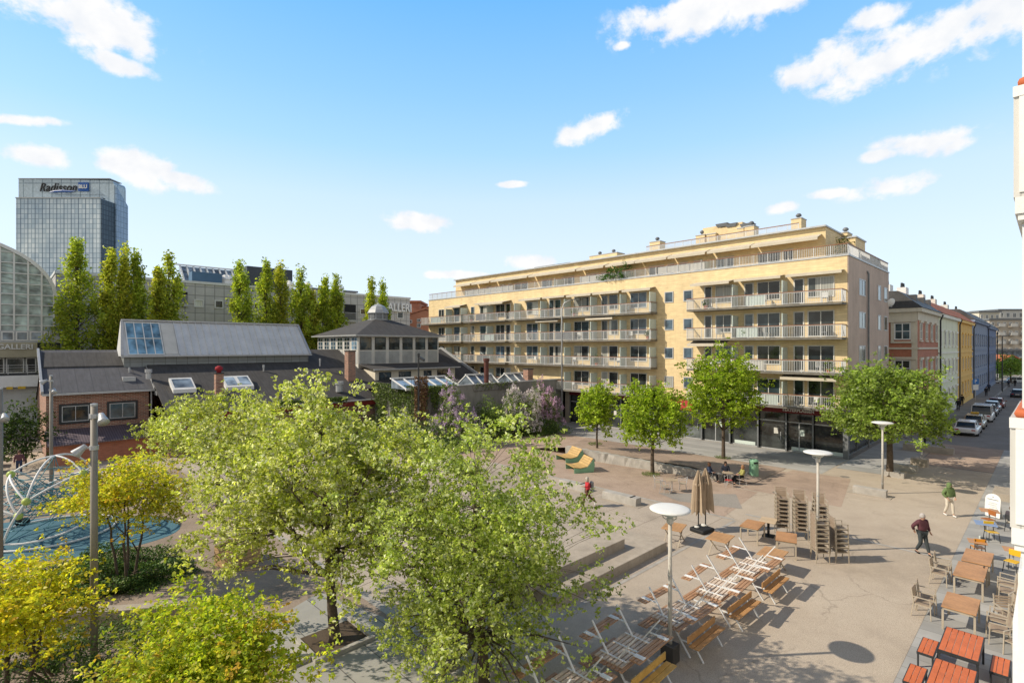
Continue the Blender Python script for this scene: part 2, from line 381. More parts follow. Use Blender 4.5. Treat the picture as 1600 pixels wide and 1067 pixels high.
MA = dict(plaza=asphalt('plaza_asphalt', (.44,.37,.295), (.48,.41,.33), True, .55),
          pink=asphalt('pink_gravel_asphalt', (.39,.295,.23), (.44,.34,.27), True, .9),
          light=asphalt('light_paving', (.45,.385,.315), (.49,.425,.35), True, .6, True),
          street=asphalt('street_asphalt', (.25,.225,.20), (.29,.265,.24), True, .6),
          brown=asphalt('brown_asphalt', (.30,.235,.185), (.35,.28,.225), False, .8),
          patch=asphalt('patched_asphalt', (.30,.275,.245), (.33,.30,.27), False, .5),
          blue=asphalt('blue_rubber_surface', (.075,.17,.22), (.10,.22,.27), False, .6),
          soil=asphalt('soil', (.09,.065,.045), (.13,.10,.07), False, 1),
          grass=asphalt('far_ground', (.16,.16,.12), (.2,.2,.15), False, 1))
def sheet(name, poly, z, mat_, frame=True):
    m = MB(); pts = [(W(*q) if frame else q) for q in poly]
    m.quad(*[(x, y, z) for x, y in pts])
    o = m.build(name, mat_, kind='structure')
    me = o.data
    if me.polygons[0].normal.z < 0: me.flip_normals()
    return o
def rect(s0, s1, p0, p1): return [(s0,p0),(s1,p0),(s1,p1),(s0,p1)]
sheet('ground', [(-1800,-1800),(2600,-1800),(2600,2600),(-1800,2600)], -.012, MA['grass'], False)
sheet('street', [(-60,-60),(330,-60),(330,9.9),(66,9.9),(66,90),(-60,90)], 0.0, MA['street'])
sheet('plaza', [(-20,2.96),(50,2.96),(50,7.3),(60,7.3),(60,11.2),(48,11.2),(48,60),(-20,60)], .004, MA['plaza'])
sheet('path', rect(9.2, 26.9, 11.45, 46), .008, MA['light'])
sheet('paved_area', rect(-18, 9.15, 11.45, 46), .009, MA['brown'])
sheet('granite_strip', rect(9.15, 9.45, 11.45, 40), .013, MT['granite'])
sheet('paved_area', [(27.0,12.0),(33.2,12.6),(33.2,14),(40,13.2),(41.2,40),(27.0,40)], .0085, MA['pink'])
sheet('pink_strip', [(33.4,8.2),(41.0,9.5),(41,13.1),(33.4,13.8)], .009, MA['pink'])
sheet('asphalt_patch', [GS(1028,770),GS(1150,772),GS(1160,795),GS(1060,783)][::1], .0125, MA['patch'])
sheet('asphalt_patch', rect(50.2, 62, 2.96, 7.2), .008, MA['pink'])
sheet('granite_strip', rect(28.3, 28.5, 2.97, 11.4), .012, MT['granite'])
sheet('granite_strip', rect(4, 26.9, 11.28, 11.44), .012, MT['granite'])
sheet('granite_strip', rect(26.95, 27.15, 11.45, 30), .0125, MT['granite'])
# pavements
for nm, r_, zz in (('pavement', rect(-10, 62, -1, 2.95), .012), ('pavement', rect(41.2, 47.9, 11.3, 40.4), .014), ('pavement', rect(44, 62, 7.6, 11.15), .016)):
    sheet(nm, r_, zz, MT['slab'])
m = MB()
m.prism([W(*q) for q in [(66,7.3),(300,7.3),(300,9.8),(66,9.8)]], -.02, .13); m.build('pavement', MA['street'], kind='structure')
m = MB(); m.prism([W(*q) for q in [(66,7.1),(300,7.1),(300,7.3),(66,7.3)]], -.02, .14)
m.prism([W(*q) for q in [(65.8,7.1),(66,7.1),(66,9.9),(65.8,9.9)]], -.02, .14); m.build('kerb', MT['granite'], kind='structure')
m = MB(); m.prism([W(*q) for q in [(66,-5),(300,-5),(300,-1.2),(66,-1.2)]], -.02, .13); m.build('pavement', MA['street'], kind='structure')
# raised gravel terrace behind the rough granite wall
m = MB(); s0 = 33.65
A = [W(34.9,13.6), W(41.1,13.6), W(41.1,27.5), W(33.2,27.5)]
m.add([(*A[0],.05),(*A[1],.02),(*A[2],.02),(*A[3],.72),(*W(34.3,17.5),.60),(*W(34.9,13.6),-.05),(*A[3],-.05),(*W(33.2,32),.016),(*W(41.1,32),.016)],
      [(0,1,4),(1,2,3,4),(3,2,8,7)])
m.build('terrace_ground', MA['pink'], kind='structure')
def stonewall(name, label, pts, w_, h0, h1, mat_, cat='wall', n=30, rough=.04):
    # rough hewn wall along a polyline in frame coordinates
    mb = MB(); P = [Vector(W(*q)) for q in pts]; L = [0]
    for i in range(1, len(P)): L.append(L[-1] + (P[i]-P[i-1]).length)
    rows = []; rr = random.Random(3)
    for k in range(n+1):
        d = L[-1]*k/n; i = max(j for j in range(len(L)) if L[j] <= d + 1e-6); i = min(i, len(P)-2)
        u = (P[i+1]-P[i]).normalized(); c = P[i] + u*(d-L[i]); nr = Vector((-u.y, u.x)); h = h0 + (h1-h0)*k/n
        j = lambda: rr.uniform(-rough, rough)
        rows.append([(*(c-nr*(w_/2+j())), -.05), (*(c-nr*(w_/2+j())), h*.5), (*(c-nr*(w_/2-.01+j())), h+j()*.5), (*(c+nr*(w_/2-.01+j())), h+j()*.5), (*(c+nr*(w_/2)), -.05)])
    vs = [q for r in rows for q in r]; fs = []
    for k in range(n):
        for j in range(4): fs.append((k*5+j, k*5+j+1, (k+1)*5+j+1, (k+1)*5+j))
    fs += [(0,4,3,2,1), tuple(n*5+j for j in range(5))]
    mb.add(vs, fs); o = mb.build(name, mat_); tag(o, label, cat); return o
stonewall('granite_wall', 'low rough hewn granite retaining wall in front of the raised gravel terrace with three trees', [(34.6,15.4),(34.05,18),(33.55,22),(33.0,27.6)], .45, .42, .84, MT['granite'], n=44, rough=.07)
# low wall in the left foreground
q0, q1 = G(85,984), G(292,966)
x_, y_ = SP(*q0), SP(*q1)
stonewall('concrete_wall', 'low curved pale concrete seat wall in front of the dark yew hedge', [x_, ((x_[0]+y_[0])/2-.12,(x_[1]+y_[1])/2-.12), y_], .42, .64, .56, MT['conc'], n=16, rough=.012)
# blue playground surface
cx, cy = G(92, 838); pl = []
for k in range(40):
    a = 2*PI*k/40; pl.append((cx + 5.1*math.cos(a) + .35*math.sin(2*a), cy + 3.1*math.sin(a)))
sheet('playground_surface', pl, .016, MA['blue'], False)
# slab paving around the left tree pit
sheet('paved_area', [GS(455,1067),GS(400,985),GS(500,925),GS(600,965),GS(720,1067),GS(640,1110)], .02, brickmat('large_pale_slabs', (.40,.39,.36), (.33,.32,.30), (.12,.11,.10), 1.5, .8, .02, .5, .85, .3, .35))
tp = GS(523, 1000)
sheet('tree_pit', rect(tp[0]-.8, tp[0]+.8, tp[1]-.7, tp[1]+.8), .026, MA['soil'])
g = tp
for k,(a0,a1,b0,b1) in enumerate(((-.95,-.8,-.8,.8),(-.8,.9,-.85,-.7),(.8,.95,-.7,.8),(-1.75,-.97,-.55,.35))):
    o = MB().box(a0,a1,b0,b1,-.02,.13).build('granite_kerb', MT['granite'], bevel=.01); o.location = (*W(*tp), 0); o.rotation_euler = (0,0,TH0)
    tag(o, ['granite kerb block at left side of the flowering tree pit','long granite kerb at near side of the flowering tree pit','granite kerb block at right side of the flowering tree pit','broad pale stone slab lying left of the flowering tree pit'][k], 'kerb')
# concrete platforms (amphitheatre steps)
def slabthing(name, label, cat, s, p, ds, dp, h, mt, z=0, bev=.02, rz=0, group=None):
    x, y = W(s, p); o = MB().box(-ds/2, ds/2, -dp/2, dp/2, -.02, h).build(name, mt, bevel=bev); o.location = (x, y, z); o.rotation_euler = (0,0,TH0+rz)
    return tag(o, label, cat, group)
slabthing('concrete_platform', 'broad low brown concrete platform beside the crown of the large central tree', 'platform', 17.2, 14.6, 7.4, 5.6, .36, MT['conc'])
slabthing('concrete_platform', 'smaller concrete step standing on top of the broad low platform', 'platform', 16.0, 14.9, 6.0, 4.4, .38, MT['conc'], z=.36)
def granite_bench(s, p, lp, label):
    r = rootG('granite_bench', label, 'bench', s, p)
    m = MB(); prof = [(-.30,0),(.30,0),(.24,.42),(-.24,.42)]
    m.extr([(a,b) for a,b in prof], 'y', -lp/2, lp/2); m.build('block', MT['granite'], r, bevel=.015)
    m = MB().box(-.25,.25,-lp/2+.35,-lp/2+.43,.421,.445); m.build('metal_band', MT['dkmetal'], r)
    m = MB().box(-.55,.55,-lp/2-.3,lp/2+.3,.0,.022); m.build('plinth', MT['conc'], r)
granite_bench(25.6, 17.35, 2.3, 'right low granite block bench in front of the running person')
granite_bench(25.8, 21.0, 2.1, 'left low granite block bench half hidden behind the running person')
# wooden planter box in the left
q = GS(372, 880)
r = rootG('planter_box', 'pale wooden box planter half hidden behind branches at left', 'planter', q[0], q[1], 0, .3)
m = MB()
for k in range(5): m.box(-.62,.62,-.62,-.59,.03+k*.16,.17+k*.16)
for k in range(5): m.box(-.62,-.59,-.58,.62,.03+k*.16,.17+k*.16)
m.box(.59,.62,-.58,.62,0,.83); m.box(-.58,.58,.59,.62,0,.83)
PLY = mat('pale_plywood', (.50,.33,.17), .7, .15, 2, 20, .1); m.build('side_boards', PLY, r)
MB().box(-.58,.58,-.58,.58,.05,.70).build('soil', MA['soil'], r)

for i,(px,py,r_) in enumerate(((1215,770,.24),(1500,716,.3),(1320,745,.22))):
    x,y=G(px,py); r=root('manhole_cover',['small round iron cover behind the chair stacks','round iron cover in the shaded street mouth','small round iron cover left of the far disc lamp'][i],'manhole cover',(x,y,.016),0,None)
    MB().lathe([(r_,-.01),(r_,.004),(r_-.03,.006),(.01,.006)],24).build('lid', mat('cast_iron_%d'%i,(.25,.22,.19),.7,.25,4,60,.5), r); MB().lathe([(r_+.05,-.01),(r_+.05,.001)],24).build('rim', MT['conc_d'], r)
sheet('asphalt_patch', rect(9.5,13.2,4.2,5.5), .0075, MA['patch'])
# ---------------------------------------------------------------- yellow apartment building  (frame: facade s=48, side wall p=11.3)
def addwin(par, axis, pos, out, a0, a1, z0, z1, gm, fm=None, cols=1, rows=1, fr=.07, off=(0,0,0), name='window', dep=.05, tops=None):
    """window on a wall plane; axis 's': wall s=pos, runs along p; axis 'p': wall p=pos, runs along s"""
    fm = fm or MT['offw']; m = MB(off)
    def bx(u0, u1, v0, v1, d0, d1):
        if axis == 's': m.box(pos+out*d0, pos+out*d1, u0, u1, v0, v1)
        else: m.box(u0, u1, pos+out*d0, pos+out*d1, v0, v1)
    if a0 > a1: a0, a1 = a1, a0
    bx(a0, a0+fr, z0, z1, 0, dep); bx(a1-fr, a1, z0, z1, 0, dep); bx(a0+fr, a1-fr, z1-fr, z1, 0, dep); bx(a0+fr, a1-fr, z0, z0+fr, 0, dep)
    for k in range(1, cols):
        c = a0 + (a1-a0)*k/cols; bx(c-fr*.4, c+fr*.4, z0+fr, z1-fr, 0, dep*.9)
    for k in range(1, rows):
        c = z0 + (z1-z0)*k/rows
        for j in range(cols):
            u0 = a0+(a1-a0)*j/cols+fr*.45 if j else a0+fr; u1 = a0+(a1-a0)*(j+1)/cols-fr*.45 if j < cols-1 else a1-fr
            bx(u0, u1, c-fr*.3, c+fr*.3, 0, dep*.8)
    w_ = m.build(name, fm, par)
    m = MB(off)
    if axis == 's': m.box(pos+out*.004, pos+out*.02, a0+fr*.5, a1-fr*.5, z0+fr*.5, z1-fr*.5)
    else: m.box(a0+fr*.5, a1-fr*.5, pos+out*.004, pos+out*.02, z0+fr*.5, z1-fr*.5)
    m.build('pane', gm, w_); return w_
S0, P0, P1, S1 = 48.0, 11.3, 68.3, 62.7
ap = rootG('apartment_building', 'long five storey apartment block clad in yellow boards with rows of white railed balconies', 'building', S0, P0)
O = (S0, P0, 0)
FL = [3.95, 6.82, 9.66, 12.42]; ZP = 16.14
m = MB(O); m.box(S0, S1-.02, P0+.06, P1, 3.8, ZP); m.build('facade', MT['clad'], ap)
MB(O).box(S0+.02, S1, P0, P0+.055, 3.8, ZP-.02).build('side_wall', MT['pinkwall'], ap)
m = MB(O)  # coping
m.box(S0-.06, S0+.25, P0-.06, P1+.05, ZP, ZP+.12); m.box(S0+.26, S1+.05, P0-.06, P0+.2, ZP, ZP+.12); m.build('coping', MT['galv'], ap)
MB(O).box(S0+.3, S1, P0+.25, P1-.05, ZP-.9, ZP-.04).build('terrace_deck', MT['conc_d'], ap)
# ground floor
m = MB(O); m.box(S0+.9, S1-.05, P0+.5, P1, 0, 3.78); m.build('ground_floor_wall', MT['dkmetal'], ap)
pil = [p_on(S0, x) for x in (1325, 1270, 1228, 1184, 1140, 1096, 1060, 1030, 1000, 970, 942, 912, 890)] 
for k, p in enumerate(pil):
    wd = .34 if k == 0 else .12
    MB(O).box(S0-.02, S0+(.32 if k==0 else .13), max(P0,p-wd/2) if k else P0, (p+wd/2) if k else P0+.36, 0, 3.78).build('pillar', MT['gmetal'], ap)
for k in range(len(pil)-1):
    a0, a1 = pil[k]+.2, pil[k+1]-.08
    f = MB(O); f.box(S0+.2,S0+.3,a0-.14,a0-.08,.0,3.72); f.box(S0+.2,S0+.3,a0-.1,a1,.0,.10); f.box(S0+.2,S0+.3,a0-.1,a1,2.45,2.55); f.box(S0+.2,S0+.3,a0-.1,a1,3.62,3.72)
    if k % 3 == 1: f.box(S0+.2,S0+.3,(a0+a1)/2-.04,(a0+a1)/2+.04,.1,2.45)
    fo = f.build('shop_window', MT['galv'], ap)
    if k in (1,2,4,7,9): MB(O).box(S0+.215,S0+.232,a0+.5,a0+.85,1.4,1.9).build('poster', (MT['offw'],MT['frost'],MT['offw'])[k%3], fo)
    if k in (2,5): MB(O).box(S0+.17,S0+.235,a0+.25,a0+.30,.9,1.6).build('door_handle', MT['galv'], fo)
    if k in (0,1,3): MB(O).box(S0+.21,S0+.235,a0+.1,a1-.3,.12,.42).build('window_decal', MT['frost'], fo)
    MB(O).box(S0+.24, S0+.26, a0-.08, a1, .1, 3.62).build('pane', MT['glassd'], fo)
m = MB(O)
for k in range(4): m.box(S0+.6+k*3.4, S0+.68+k*3.4, P0+.3, P0+.42, 0, 3.78)
m.box(S0+.4, S1-.2, P0+.3, P0+.4, 0, .12); m.box(S0+.4, S1-.2, P0+.3, P0+.4, 2.4, 2.5); fo = m.build('shop_window', MT['gmetal'], ap)
MB(O).box(S0+.4, S1-.3, P0+.34, P0+.36, .1, 3.75).build('pane', MT['glassd'], fo)
MB(O).box(S0-.05, S0+.42, P0+.1, p_on(S0,1140), 3.28, 3.76).build('fascia', MT['redfas'], ap)
MB(O).box(S0-.05, S0+.42, p_on(S0,1050), p_on(S0,890), 3.28, 3.76).build('fascia', MT['redfas'], ap)
tx = text_mesh('sign_lettering', 'TEATERPLASSEN', .34, MT['white'], ap, M_face((-.08, p_on(S0,1247)-P0, 3.53), (0,-1,0), (0,0,1)), ext=.01, bold=.008)
# red awning
def awning(par, s_, a0, a1, z, proj, drop, mt, off=O, name='awning', out=-1):
    m = MB(off); e = s_+out*proj
    if a0 > a1: a0, a1 = a1, a0
    m.add([(s_,a0,z),(s_,a1,z),(e,a1,z-drop),(e,a0,z-drop),(s_,a0,z-.05),(s_,a1,z-.05),(e,a1,z-drop-.05),(e,a0,z-drop-.05)],
          [(0,1,2,3),(4,7,6,5),(0,4,5,1),(1,5,6,2),(2,6,7,3),(3,7,4,0)])
    m.box(e-.02 if out<0 else e, e if out<0 else e+.02, a0, a1, z-drop-.22, z-drop)
    return m.build(name, mt, par)
awning(ap, S0-.06, p_on(S0,1046), p_on(S0,1092), 3.75, 1.3, .65, MT['redaw'])
MB(O).box(S0-.1, S0+.2, p_on(S0,890), p_on(S0,884), 0, 3.8).build('pillar', MT['conc'], ap)
# balconies
rr = random.Random(5)
blocks = [ ('R', 1083, 1325, [(1100.7,1113,'d'),(1118,1143.5,'w'),(1163,1178,'d'),(1183,1219.5,'w'),(1240,1257,'d'),(1262,1304,'w')], [1153,1230], [0,1,2,3]),
           ('M', 806, 1027, [(823,841,'w'),(858,866,'d'),(867,877,'d'),(897,921,'w'),(940,950,'d'),(951.5,966,'w'),(985,1011,'w')], [855,892,933,979,1025,814], [0,1,2,3]),
           ('L', 735, 800, [(735.8,741.5,'w'),(750,760,'d'),(775,789,'w'),(790.5,798,'d')], [771], [0,1,2,3]),
           ('K', 671, 731, [(685.5,694.5,'w'),(709.5,718.5,'w')], [706.5,730.5], [0,1,2,3])]
BALS = []
for (nm, xa, xb, wins, divs, rows) in blocks:
    a0 = p_on(S0, xb); a1 = p_on(S0-.0, xa) if nm != 'K' else P1 + .25
    if nm == 'R': a0 = P0 + .12
    for r in rows:
        z = FL[r]
        lo = a0; hi = a1
        if nm == 'M' and r == 0: hi = p_on(S0, 880)
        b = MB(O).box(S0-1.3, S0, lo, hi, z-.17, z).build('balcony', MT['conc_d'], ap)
        m = MB(O); e = S0-1.27
        n = int((hi-lo)/.13)
        for k in range(n+1):
            p = lo+.03+(hi-lo-.06)*k/n; big = (k % 11 == 0); w_ = .028 if big else .011
            m.box(e-w_, e+w_, p-w_, p+w_, z-(.12 if big else -.06), z+.96)
        for side in (lo+.03, hi-.03):
            for k in range(10):
                q = e+.1+k*.125; m.box(q-.011, q+.011, side-.011, side+.011, z+.06, z+.96)
            m.box(e, S0, side-.02, side+.02, z+.05, z+.08)
        m.box(e-.02, e+.02, lo, hi, z+.05, z+.085); m.box(e-.021, e+.021, lo, hi, z+.93, z+.965)
        m.build('railing', MT['rail'], b)
        m = MB(O); m.box(e-.045, e+.045, lo-.02, hi+.02, z+.98, z+1.04)
        for side in (lo+.03, hi-.03): m.box(e+.05, S0, side-.04, side+.04, z+.98, z+1.04)
        m.build('handrail', MT['railwood'], b)
        for dx in divs:
            dp = p_on(S0, dx)
            if lo < dp < hi: MB(O).box(S0-1.22, S0-.01, dp-.03, dp+.03, z+.02, z+2.05).build('divider', MT['frost'], b)
        for (w0, w1, ty) in wins:
            q0, q1 = p_on(S0, w1), p_on(S0, w0)
            if q1 > hi+.5: continue
            gm = rr.choice([MT['glass'], MT['glass'], MT['glassc'], MT['glassc'], MT['glassb']])
            if ty == 'd': addwin(ap, 's', S0, -1, q0, q1, z+.05, z+2.22, gm, MT['offw'], 1, 1, .10, O)
            else: addwin(ap, 's', S0, -1, q0, q1, z+(.55 if rr.random()<.7 else .08), z+2.22, gm, MT['offw'], 2 if (q1-q0)>1.4 else 1, 1, .08, O)
        if rr.random() < .45 or r == 2:
            q = rr.uniform(lo+1, hi-4) if hi-lo > 6 else lo+.5
            MB(O).box(e+.03, e+.05, q, q+rr.uniform(1.6, 2.8), z+.1, z+.92).build('privacy_screen', rr.choice([MT['offw'], MT['gmetal'], MT['frost']]), b)
        BALS.append((lo, hi, z))
# awnings over top balconies and a few lower
for (x0, x1, r, pr, dr) in ((1090,1150,3,1.5,.30),(1154,1226,3,1.0,.16),(1232,1319,3,.7,.12),(895,933,3,1.2,.25),(935,976,3,1.1,.22),(980,1024,3,1.0,.20),(818,852,3,.9,.18),(856,890,3,1.0,.15),(763,799,3,1.6,.35),(705,729,3,1.2,.3),(746,762,3,.5,.1),
                        (924,966,2,1.1,.22),(845,880,2,1.0,.2),(1083,1140,1,1.2,.3),(1226,1313,0,1.1,.22)):
    awning(ap, S0-.02, p_on(S0,x1), p_on(S0,x0), FL[r]+2.66, pr, dr, MT['awn'])
# plain wall windows
for (x0, x1) in ((1038.6,1052.4),(1068,1082.4)):
    for r in range(4):
        addwin(ap, 's', S0, -1, p_on(S0,x1), p_on(S0,x0), FL[r]+.92, FL[r]+2.02, rr.choice([MT['glassc'],MT['glassb']]), MT['galv'], 1, 1, .09, O)
# side wall windows
for (x0, x1) in ((1342,1352),(1371.5,1376),(1381,1386)):
    for r in range(4):
        addwin(ap, 'p', P0, -1, s_on(P0,x0), s_on(P0,x1), FL[r]+.80, FL[r]+(2.2), MT['glassc'] if r==1 else MT['glass'], MT['galv'], 2 if x0==1342 else 1, 1, .09, O, dep=.04)
s_ = s_on(P0, 1354.5); MB(O).path([(s_,P0-.13,.2),(s_,P0-.13,15.2),(s_,P0-.02,15.5)], .075, 8).build('downpipe', MT['gmetal'], ap)
# terrace railing
m = MB(O); z = ZP+.12; L = P1-P0
def railrow(m, f, n, z, h=.82, every=9):
    for k in range(n+1):
        q = f(k/n); big = k % every == 0; w_ = .026 if big else .012
        m.box(q[0]-w_, q[0]+w_, q[1]-w_, q[1]+w_, z+.0 if big else z+.06, z+h)
railrow(m, lambda t_: (S0+.10, P0+.05+t_*(L-.1)), 420, z); m.box(S0+.08,S0+.12,P0+.05,P1-.05,z+.05,z+.08)
railrow(m, lambda t_: (S0+.1+t_*(S1-S0-.2), P0+.06), 110, z); m.box(S0+.13,S1-.1,P0+.04,P0+.08,z+.05,z+.08)
tr = m.build('terrace_railing', MT['rail'], ap)
m = MB(O); m.box(S0+.05,S0+.15,P0,P1,z+.83,z+.89); m.box(S0+.16,S1,P0+.01,P0+.11,z+.83,z+.89); m.build('handrail', MT['railwood'], tr)
for (x0,x1) in ((1027,1100),(905,960),(726,800)):  # screened stretches
    MB(O).box(S0+.14,S0+.16,p_on(S0,x1),p_on(S0,x0),z+.1,z+.78).build('privacy_screen', MT['offw'], ap)
# penthouse
SH = S0+2.2; PA = p_on(SH, 1290); PB = p_on(SH, 712); ZR = 19.1
MB(O).box(SH, S1-.6, PA, PB, 15.3, ZR).build('penthouse_wall', MT['clad'], ap)
m = MB(O); m.box(SH-.35, S1-.4, PA-.1, PB+.1, ZR, ZR+.13); m.build('penthouse_coping', MT['galv'], ap)
for (x0,x1) in ((726.6,746),(760,768),(782,790),(794,800),(805,825),(847,863),(877,898),(916,936),(939,948),(965,978),(1014,1038),(1043,1054),(1062,1075),(1084,1098),(1119,1147),(1184,1220),(1224,1240)):
    addwin(ap, 's', SH, -1, p_on(SH,x1), p_on(SH,x0), 15.4, 17.6, rr.choice([MT['glass'],MT['glassc'],MT['glassb']]), MT['offw'], 2 if x1-x0>15 else 1, 1, .08, O)
for (x0,x1) in ((718,744),(746,774),(776,833),(835,908),(910,952),(955,1000),(1001,1050),(1052,1110),(1113,1179),(1181,1284)):
    awning(ap, SH-.02, p_on(SH,x1), p_on(SH,x0), 18.55, 1.15, .42, MT['awn'])
for x in (800, 880, 980, 1108): MB(O).box(SH-1.7, SH, p_on(SH,x)-.04, p_on(SH,x)+.04, 15.3, 17.3).build('divider', MT['frost'], ap)
# roof level
m = MB(O)
SR = SH+2.2; ra, rb = p_on(SR, 1248), p_on(SR, 1010)
railrow(m, lambda t_: (SR, ra+t_*(rb-ra)), 150, ZR+.13, 1.0); m.box(SR-.02,SR+.02,ra,rb,ZR+1.08,ZR+1.12); m.box(SR-.02,SR+.02,ra,rb,ZR+.2,ZR+.24); m.build('roof_railing', MT['rail'], ap)
MB(O).box(SR-.04,SR+.04,ra,rb,ZR+1.13,ZR+1.19).build('handrail', MT['railwood'], ap)
def stack(x0, x1, ytop, dep_s, cowl=1, sbase=SR+.8, mt='clad'):
    a0, a1 = p_on(sbase,x1), p_on(sbase,x0); zt = z_at(sbase,(a0+a1)/2,ytop)
    o = MB(O).box(sbase, sbase+dep_s, a0, a1, ZR-.1, zt).build('chimney', MT[mt], ap)
    MB(O).box(sbase-.05, sbase+dep_s+.05, a0-.05, a1+.05, zt, zt+.08).build('chimney_cap', MT['galv'], o)
    for k in range(cowl):
        p = a0+(a1-a0)*(k+.5)/cowl; MB(O).lathe([(.13,0),(.13,.22),(.24,.26),(.25,.40),(.14,.52),(.02,.55)],10,(sbase+dep_s/2,p,zt+.08)).build('cowl', MT['gmetal'], o, smooth=True)
stack(1236,1252,342,1.4); stack(1015,1031,378,1.2); stack(1087,1101,368,1.0); stack(1104,1118,366,1.3,1); stack(1152,1162,357,1.2); stack(1163,1178,354,1.2)
stack(921,964,398,1.6,2,SH+3); 
stack(1311,1324,364,1.6,1,S0+7.0)
m = MB(O); sb = SR+1.2
for (x0,x1,y0,y1) in ((1098,1160,352,362),(1126,1150,350,356)):
    a0,a1 = p_on(sb,x1),p_on(sb,x0); z1 = z_at(sb,(a0+a1)/2,y0); m.box(sb,sb+2.5,a0,a1,ZR if y0==352 else z1-.35,z1)
m.build('plant_room', MT['clad'], ap)
m = MB(O); 
for x in (1126,1141,1164):
    p = p_on(sb+.3,x); zz = z_at(sb,p,353); m.hexa([(sb-.1,p-.7,zz-.15),(sb+.7,p-.7,zz-.15),(sb+.7,p+.2,zz-.15),(sb-.1,p+.2,zz-.15)],[(sb-.2,p-.9,zz+.18),(sb+.9,p-.9,zz+.18),(sb+.9,p+.35,zz+.18),(sb-.2,p+.35,zz+.18)])
m.build('vent_hood', MT['gmetal'], ap)
sb = SH+5; a0,a1 = p_on(sb,890),p_on(sb,838); zz = z_at(sb,a0,412)
MB(O).box(sb,sb+3,a0,a1,ZR,zz).build('plant_room', MT['white'], ap)
MB(O).box(sb-.2,sb+3.2,a0-.2,a1+.2,zz,zz+.15).build('plant_room_roof', MT['dkmetal'], ap)
# right end terrace box
MB(O).box(S0+6.2, S0+9.6, P0+.9, PA-.1, 15.3, 18.6).build('stair_wall', MT['clad'], ap)
MB(O).box(S0+6.1, S0+9.7, P0+.8, PA-.1, 18.6, 18.72).build('stair_coping', MT['galv'], ap)
# satellite dish at the far corner
d = rootG('satellite_dish', 'small white satellite dish at the rear corner of the yellow block', 'dish', S1-.2, P0-.3, 13.2)
MB().lathe([(.02,0),(.25,.05),(.42,.15),(.44,.16),(.25,.08),(.02,.03)],14).build('dish', MT['white'], d, smooth=True).rotation_euler = (1.2,0,2.5)
MB().tube((0,0,-.4),(0,.25,.0),.03).build('mount', MT['galv'], d)
# ---------------------------------------------------------------- market hall with black roofs
mh = rootG('market_hall', 'old market hall with wide black felt roof, zinc clad roof monitor and square lantern tower', 'building', 9, 49)
O = (9, 49, 0)
def roofquad(m, pts, t_=.16):
    m.hexa([(a,b,c-t_) for a,b,c in pts], pts)
ZE, ZM, ZD = 3.4, 7.3, 8.6            # eave, at monitor, ridge
m = MB(O)
roofquad(m, [(2.4,58,ZM-.05),(9.4,58,ZM-.05),(9.4,61,ZD),(2.4,61,ZD)])
roofquad(m, [(9.4,49,ZE),(28.2,49,ZE),(28.2,58,ZM),(9.4,58,ZM)])
roofquad(m, [(9.42,58,ZM),(45,58,ZM),(45,61,ZD),(9.42,61,ZD)])
roofquad(m, [(28.22,52.4,4.86),(45,52.4,4.86),(45,58,ZM),(28.22,58,ZM)])
roofquad(m, [(2.4,61,ZD),(45,61,ZD),(45,73,3.6),(2.4,73,3.6)])
m.build('main_roof', MT['roof'], mh)
m = MB(O)
m.box(9.5, 28.2, 49.4, 49.7, 0, ZE-.2); m.box(2.5,2.7,58,72,0,5); m.box(44.7,44.9,53,72,0,4.4); m.box(2.6,44.8,72.4,72.6,0,3.5)
m.extr([(49.8,3.3),(61,8.35),(72,3.7)],'x',44.7,44.9); m.extr([(58,6.9),(61,8.35),(72,3.7)],'x',2.5,2.7)
m.build('wall', MT['brick'], mh)
m = MB(O)   # verge board at the right gable
m.bar((45.1,49.6,ZE+.42),(45.1,61.1,ZD+.1),.3,.36); m.bar((45.1,61.1,ZD+.1),(45.1,73,3.75),.3,.36); m.build('verge_board', MT['galv'], mh)
MB(O).box(9.4, 28.4, 48.86, 49.0, 3.0, 3.44).build('eave_fascia', mat('red_fascia_boards', (.22,.025,.02), .6, .15, 2, 20, .1), mh)
MB(O).box(9.4, 28.4, 48.7, 48.99, 3.45, 3.55).build('gutter', MT['galv'], mh)
# flat roof block to the right and the concrete wall
m = MB(O); m.box(27.9, 47.9, 41.1, 52.4, 4.5, 4.85); m.build('flat_roof', MT['roof'], mh)
cw = rootG('concrete_wall', 'long grey concrete yard wall with hanging ivy behind the lilacs', 'wall', 27.7, 40.7)
m = MB((27.7,40.7,0)); m.box(27.7, 47.95, 40.7, 41.0, 0, 5.05); m.box(27.7, 28.0, 41.02, 49, 0, 5.05); m.build('wall', MT['concwall'], cw)
m = MB((27.7,40.7,0)); m.box(27.65, 47.95, 40.64, 41.06, 5.052, 5.15); m.build('coping', MT['galv'], cw)
# monitor (zinc)
mn = MB(O); s0, s1 = 7.6, 24.6
mn.hexa([(s0,57.7,8.05),(s1,57.7,8.05),(s1,61.2,8.05),(s0,61.2,8.05)],[(s0+.35,60.4,11.35),(s1-.35,60.4,11.35),(s1-.35,61.4,11.35),(s0+.35,61.4,11.35)])
mo = mn.build('roof_monitor', MT['zinc'], mh)
m = MB(O); m.box(s0+.15,s1-.15,57.9,61.2,ZM-.3,8.0); m.build('monitor_curb', brickmat('curb_plates', (.25,.27,.27),(.21,.23,.23),(.10,.10,.10),.9,1.5,.02,0,.5,.2,.3), mo)
m = MB(O); m.box(s0-.1,s1+.1,57.45,57.72,7.98,8.12); m.bar((s0+.3,60.35,11.42),(s1-.3,60.35,11.42),.34,.14); 
for s_ in (s0, s1): m.bar((s_,57.7,8.12),(s_+(.35 if s_==s0 else -.35),60.4,11.42),.22,.14)
m.build('monitor_trim', MT['galv'], mo)
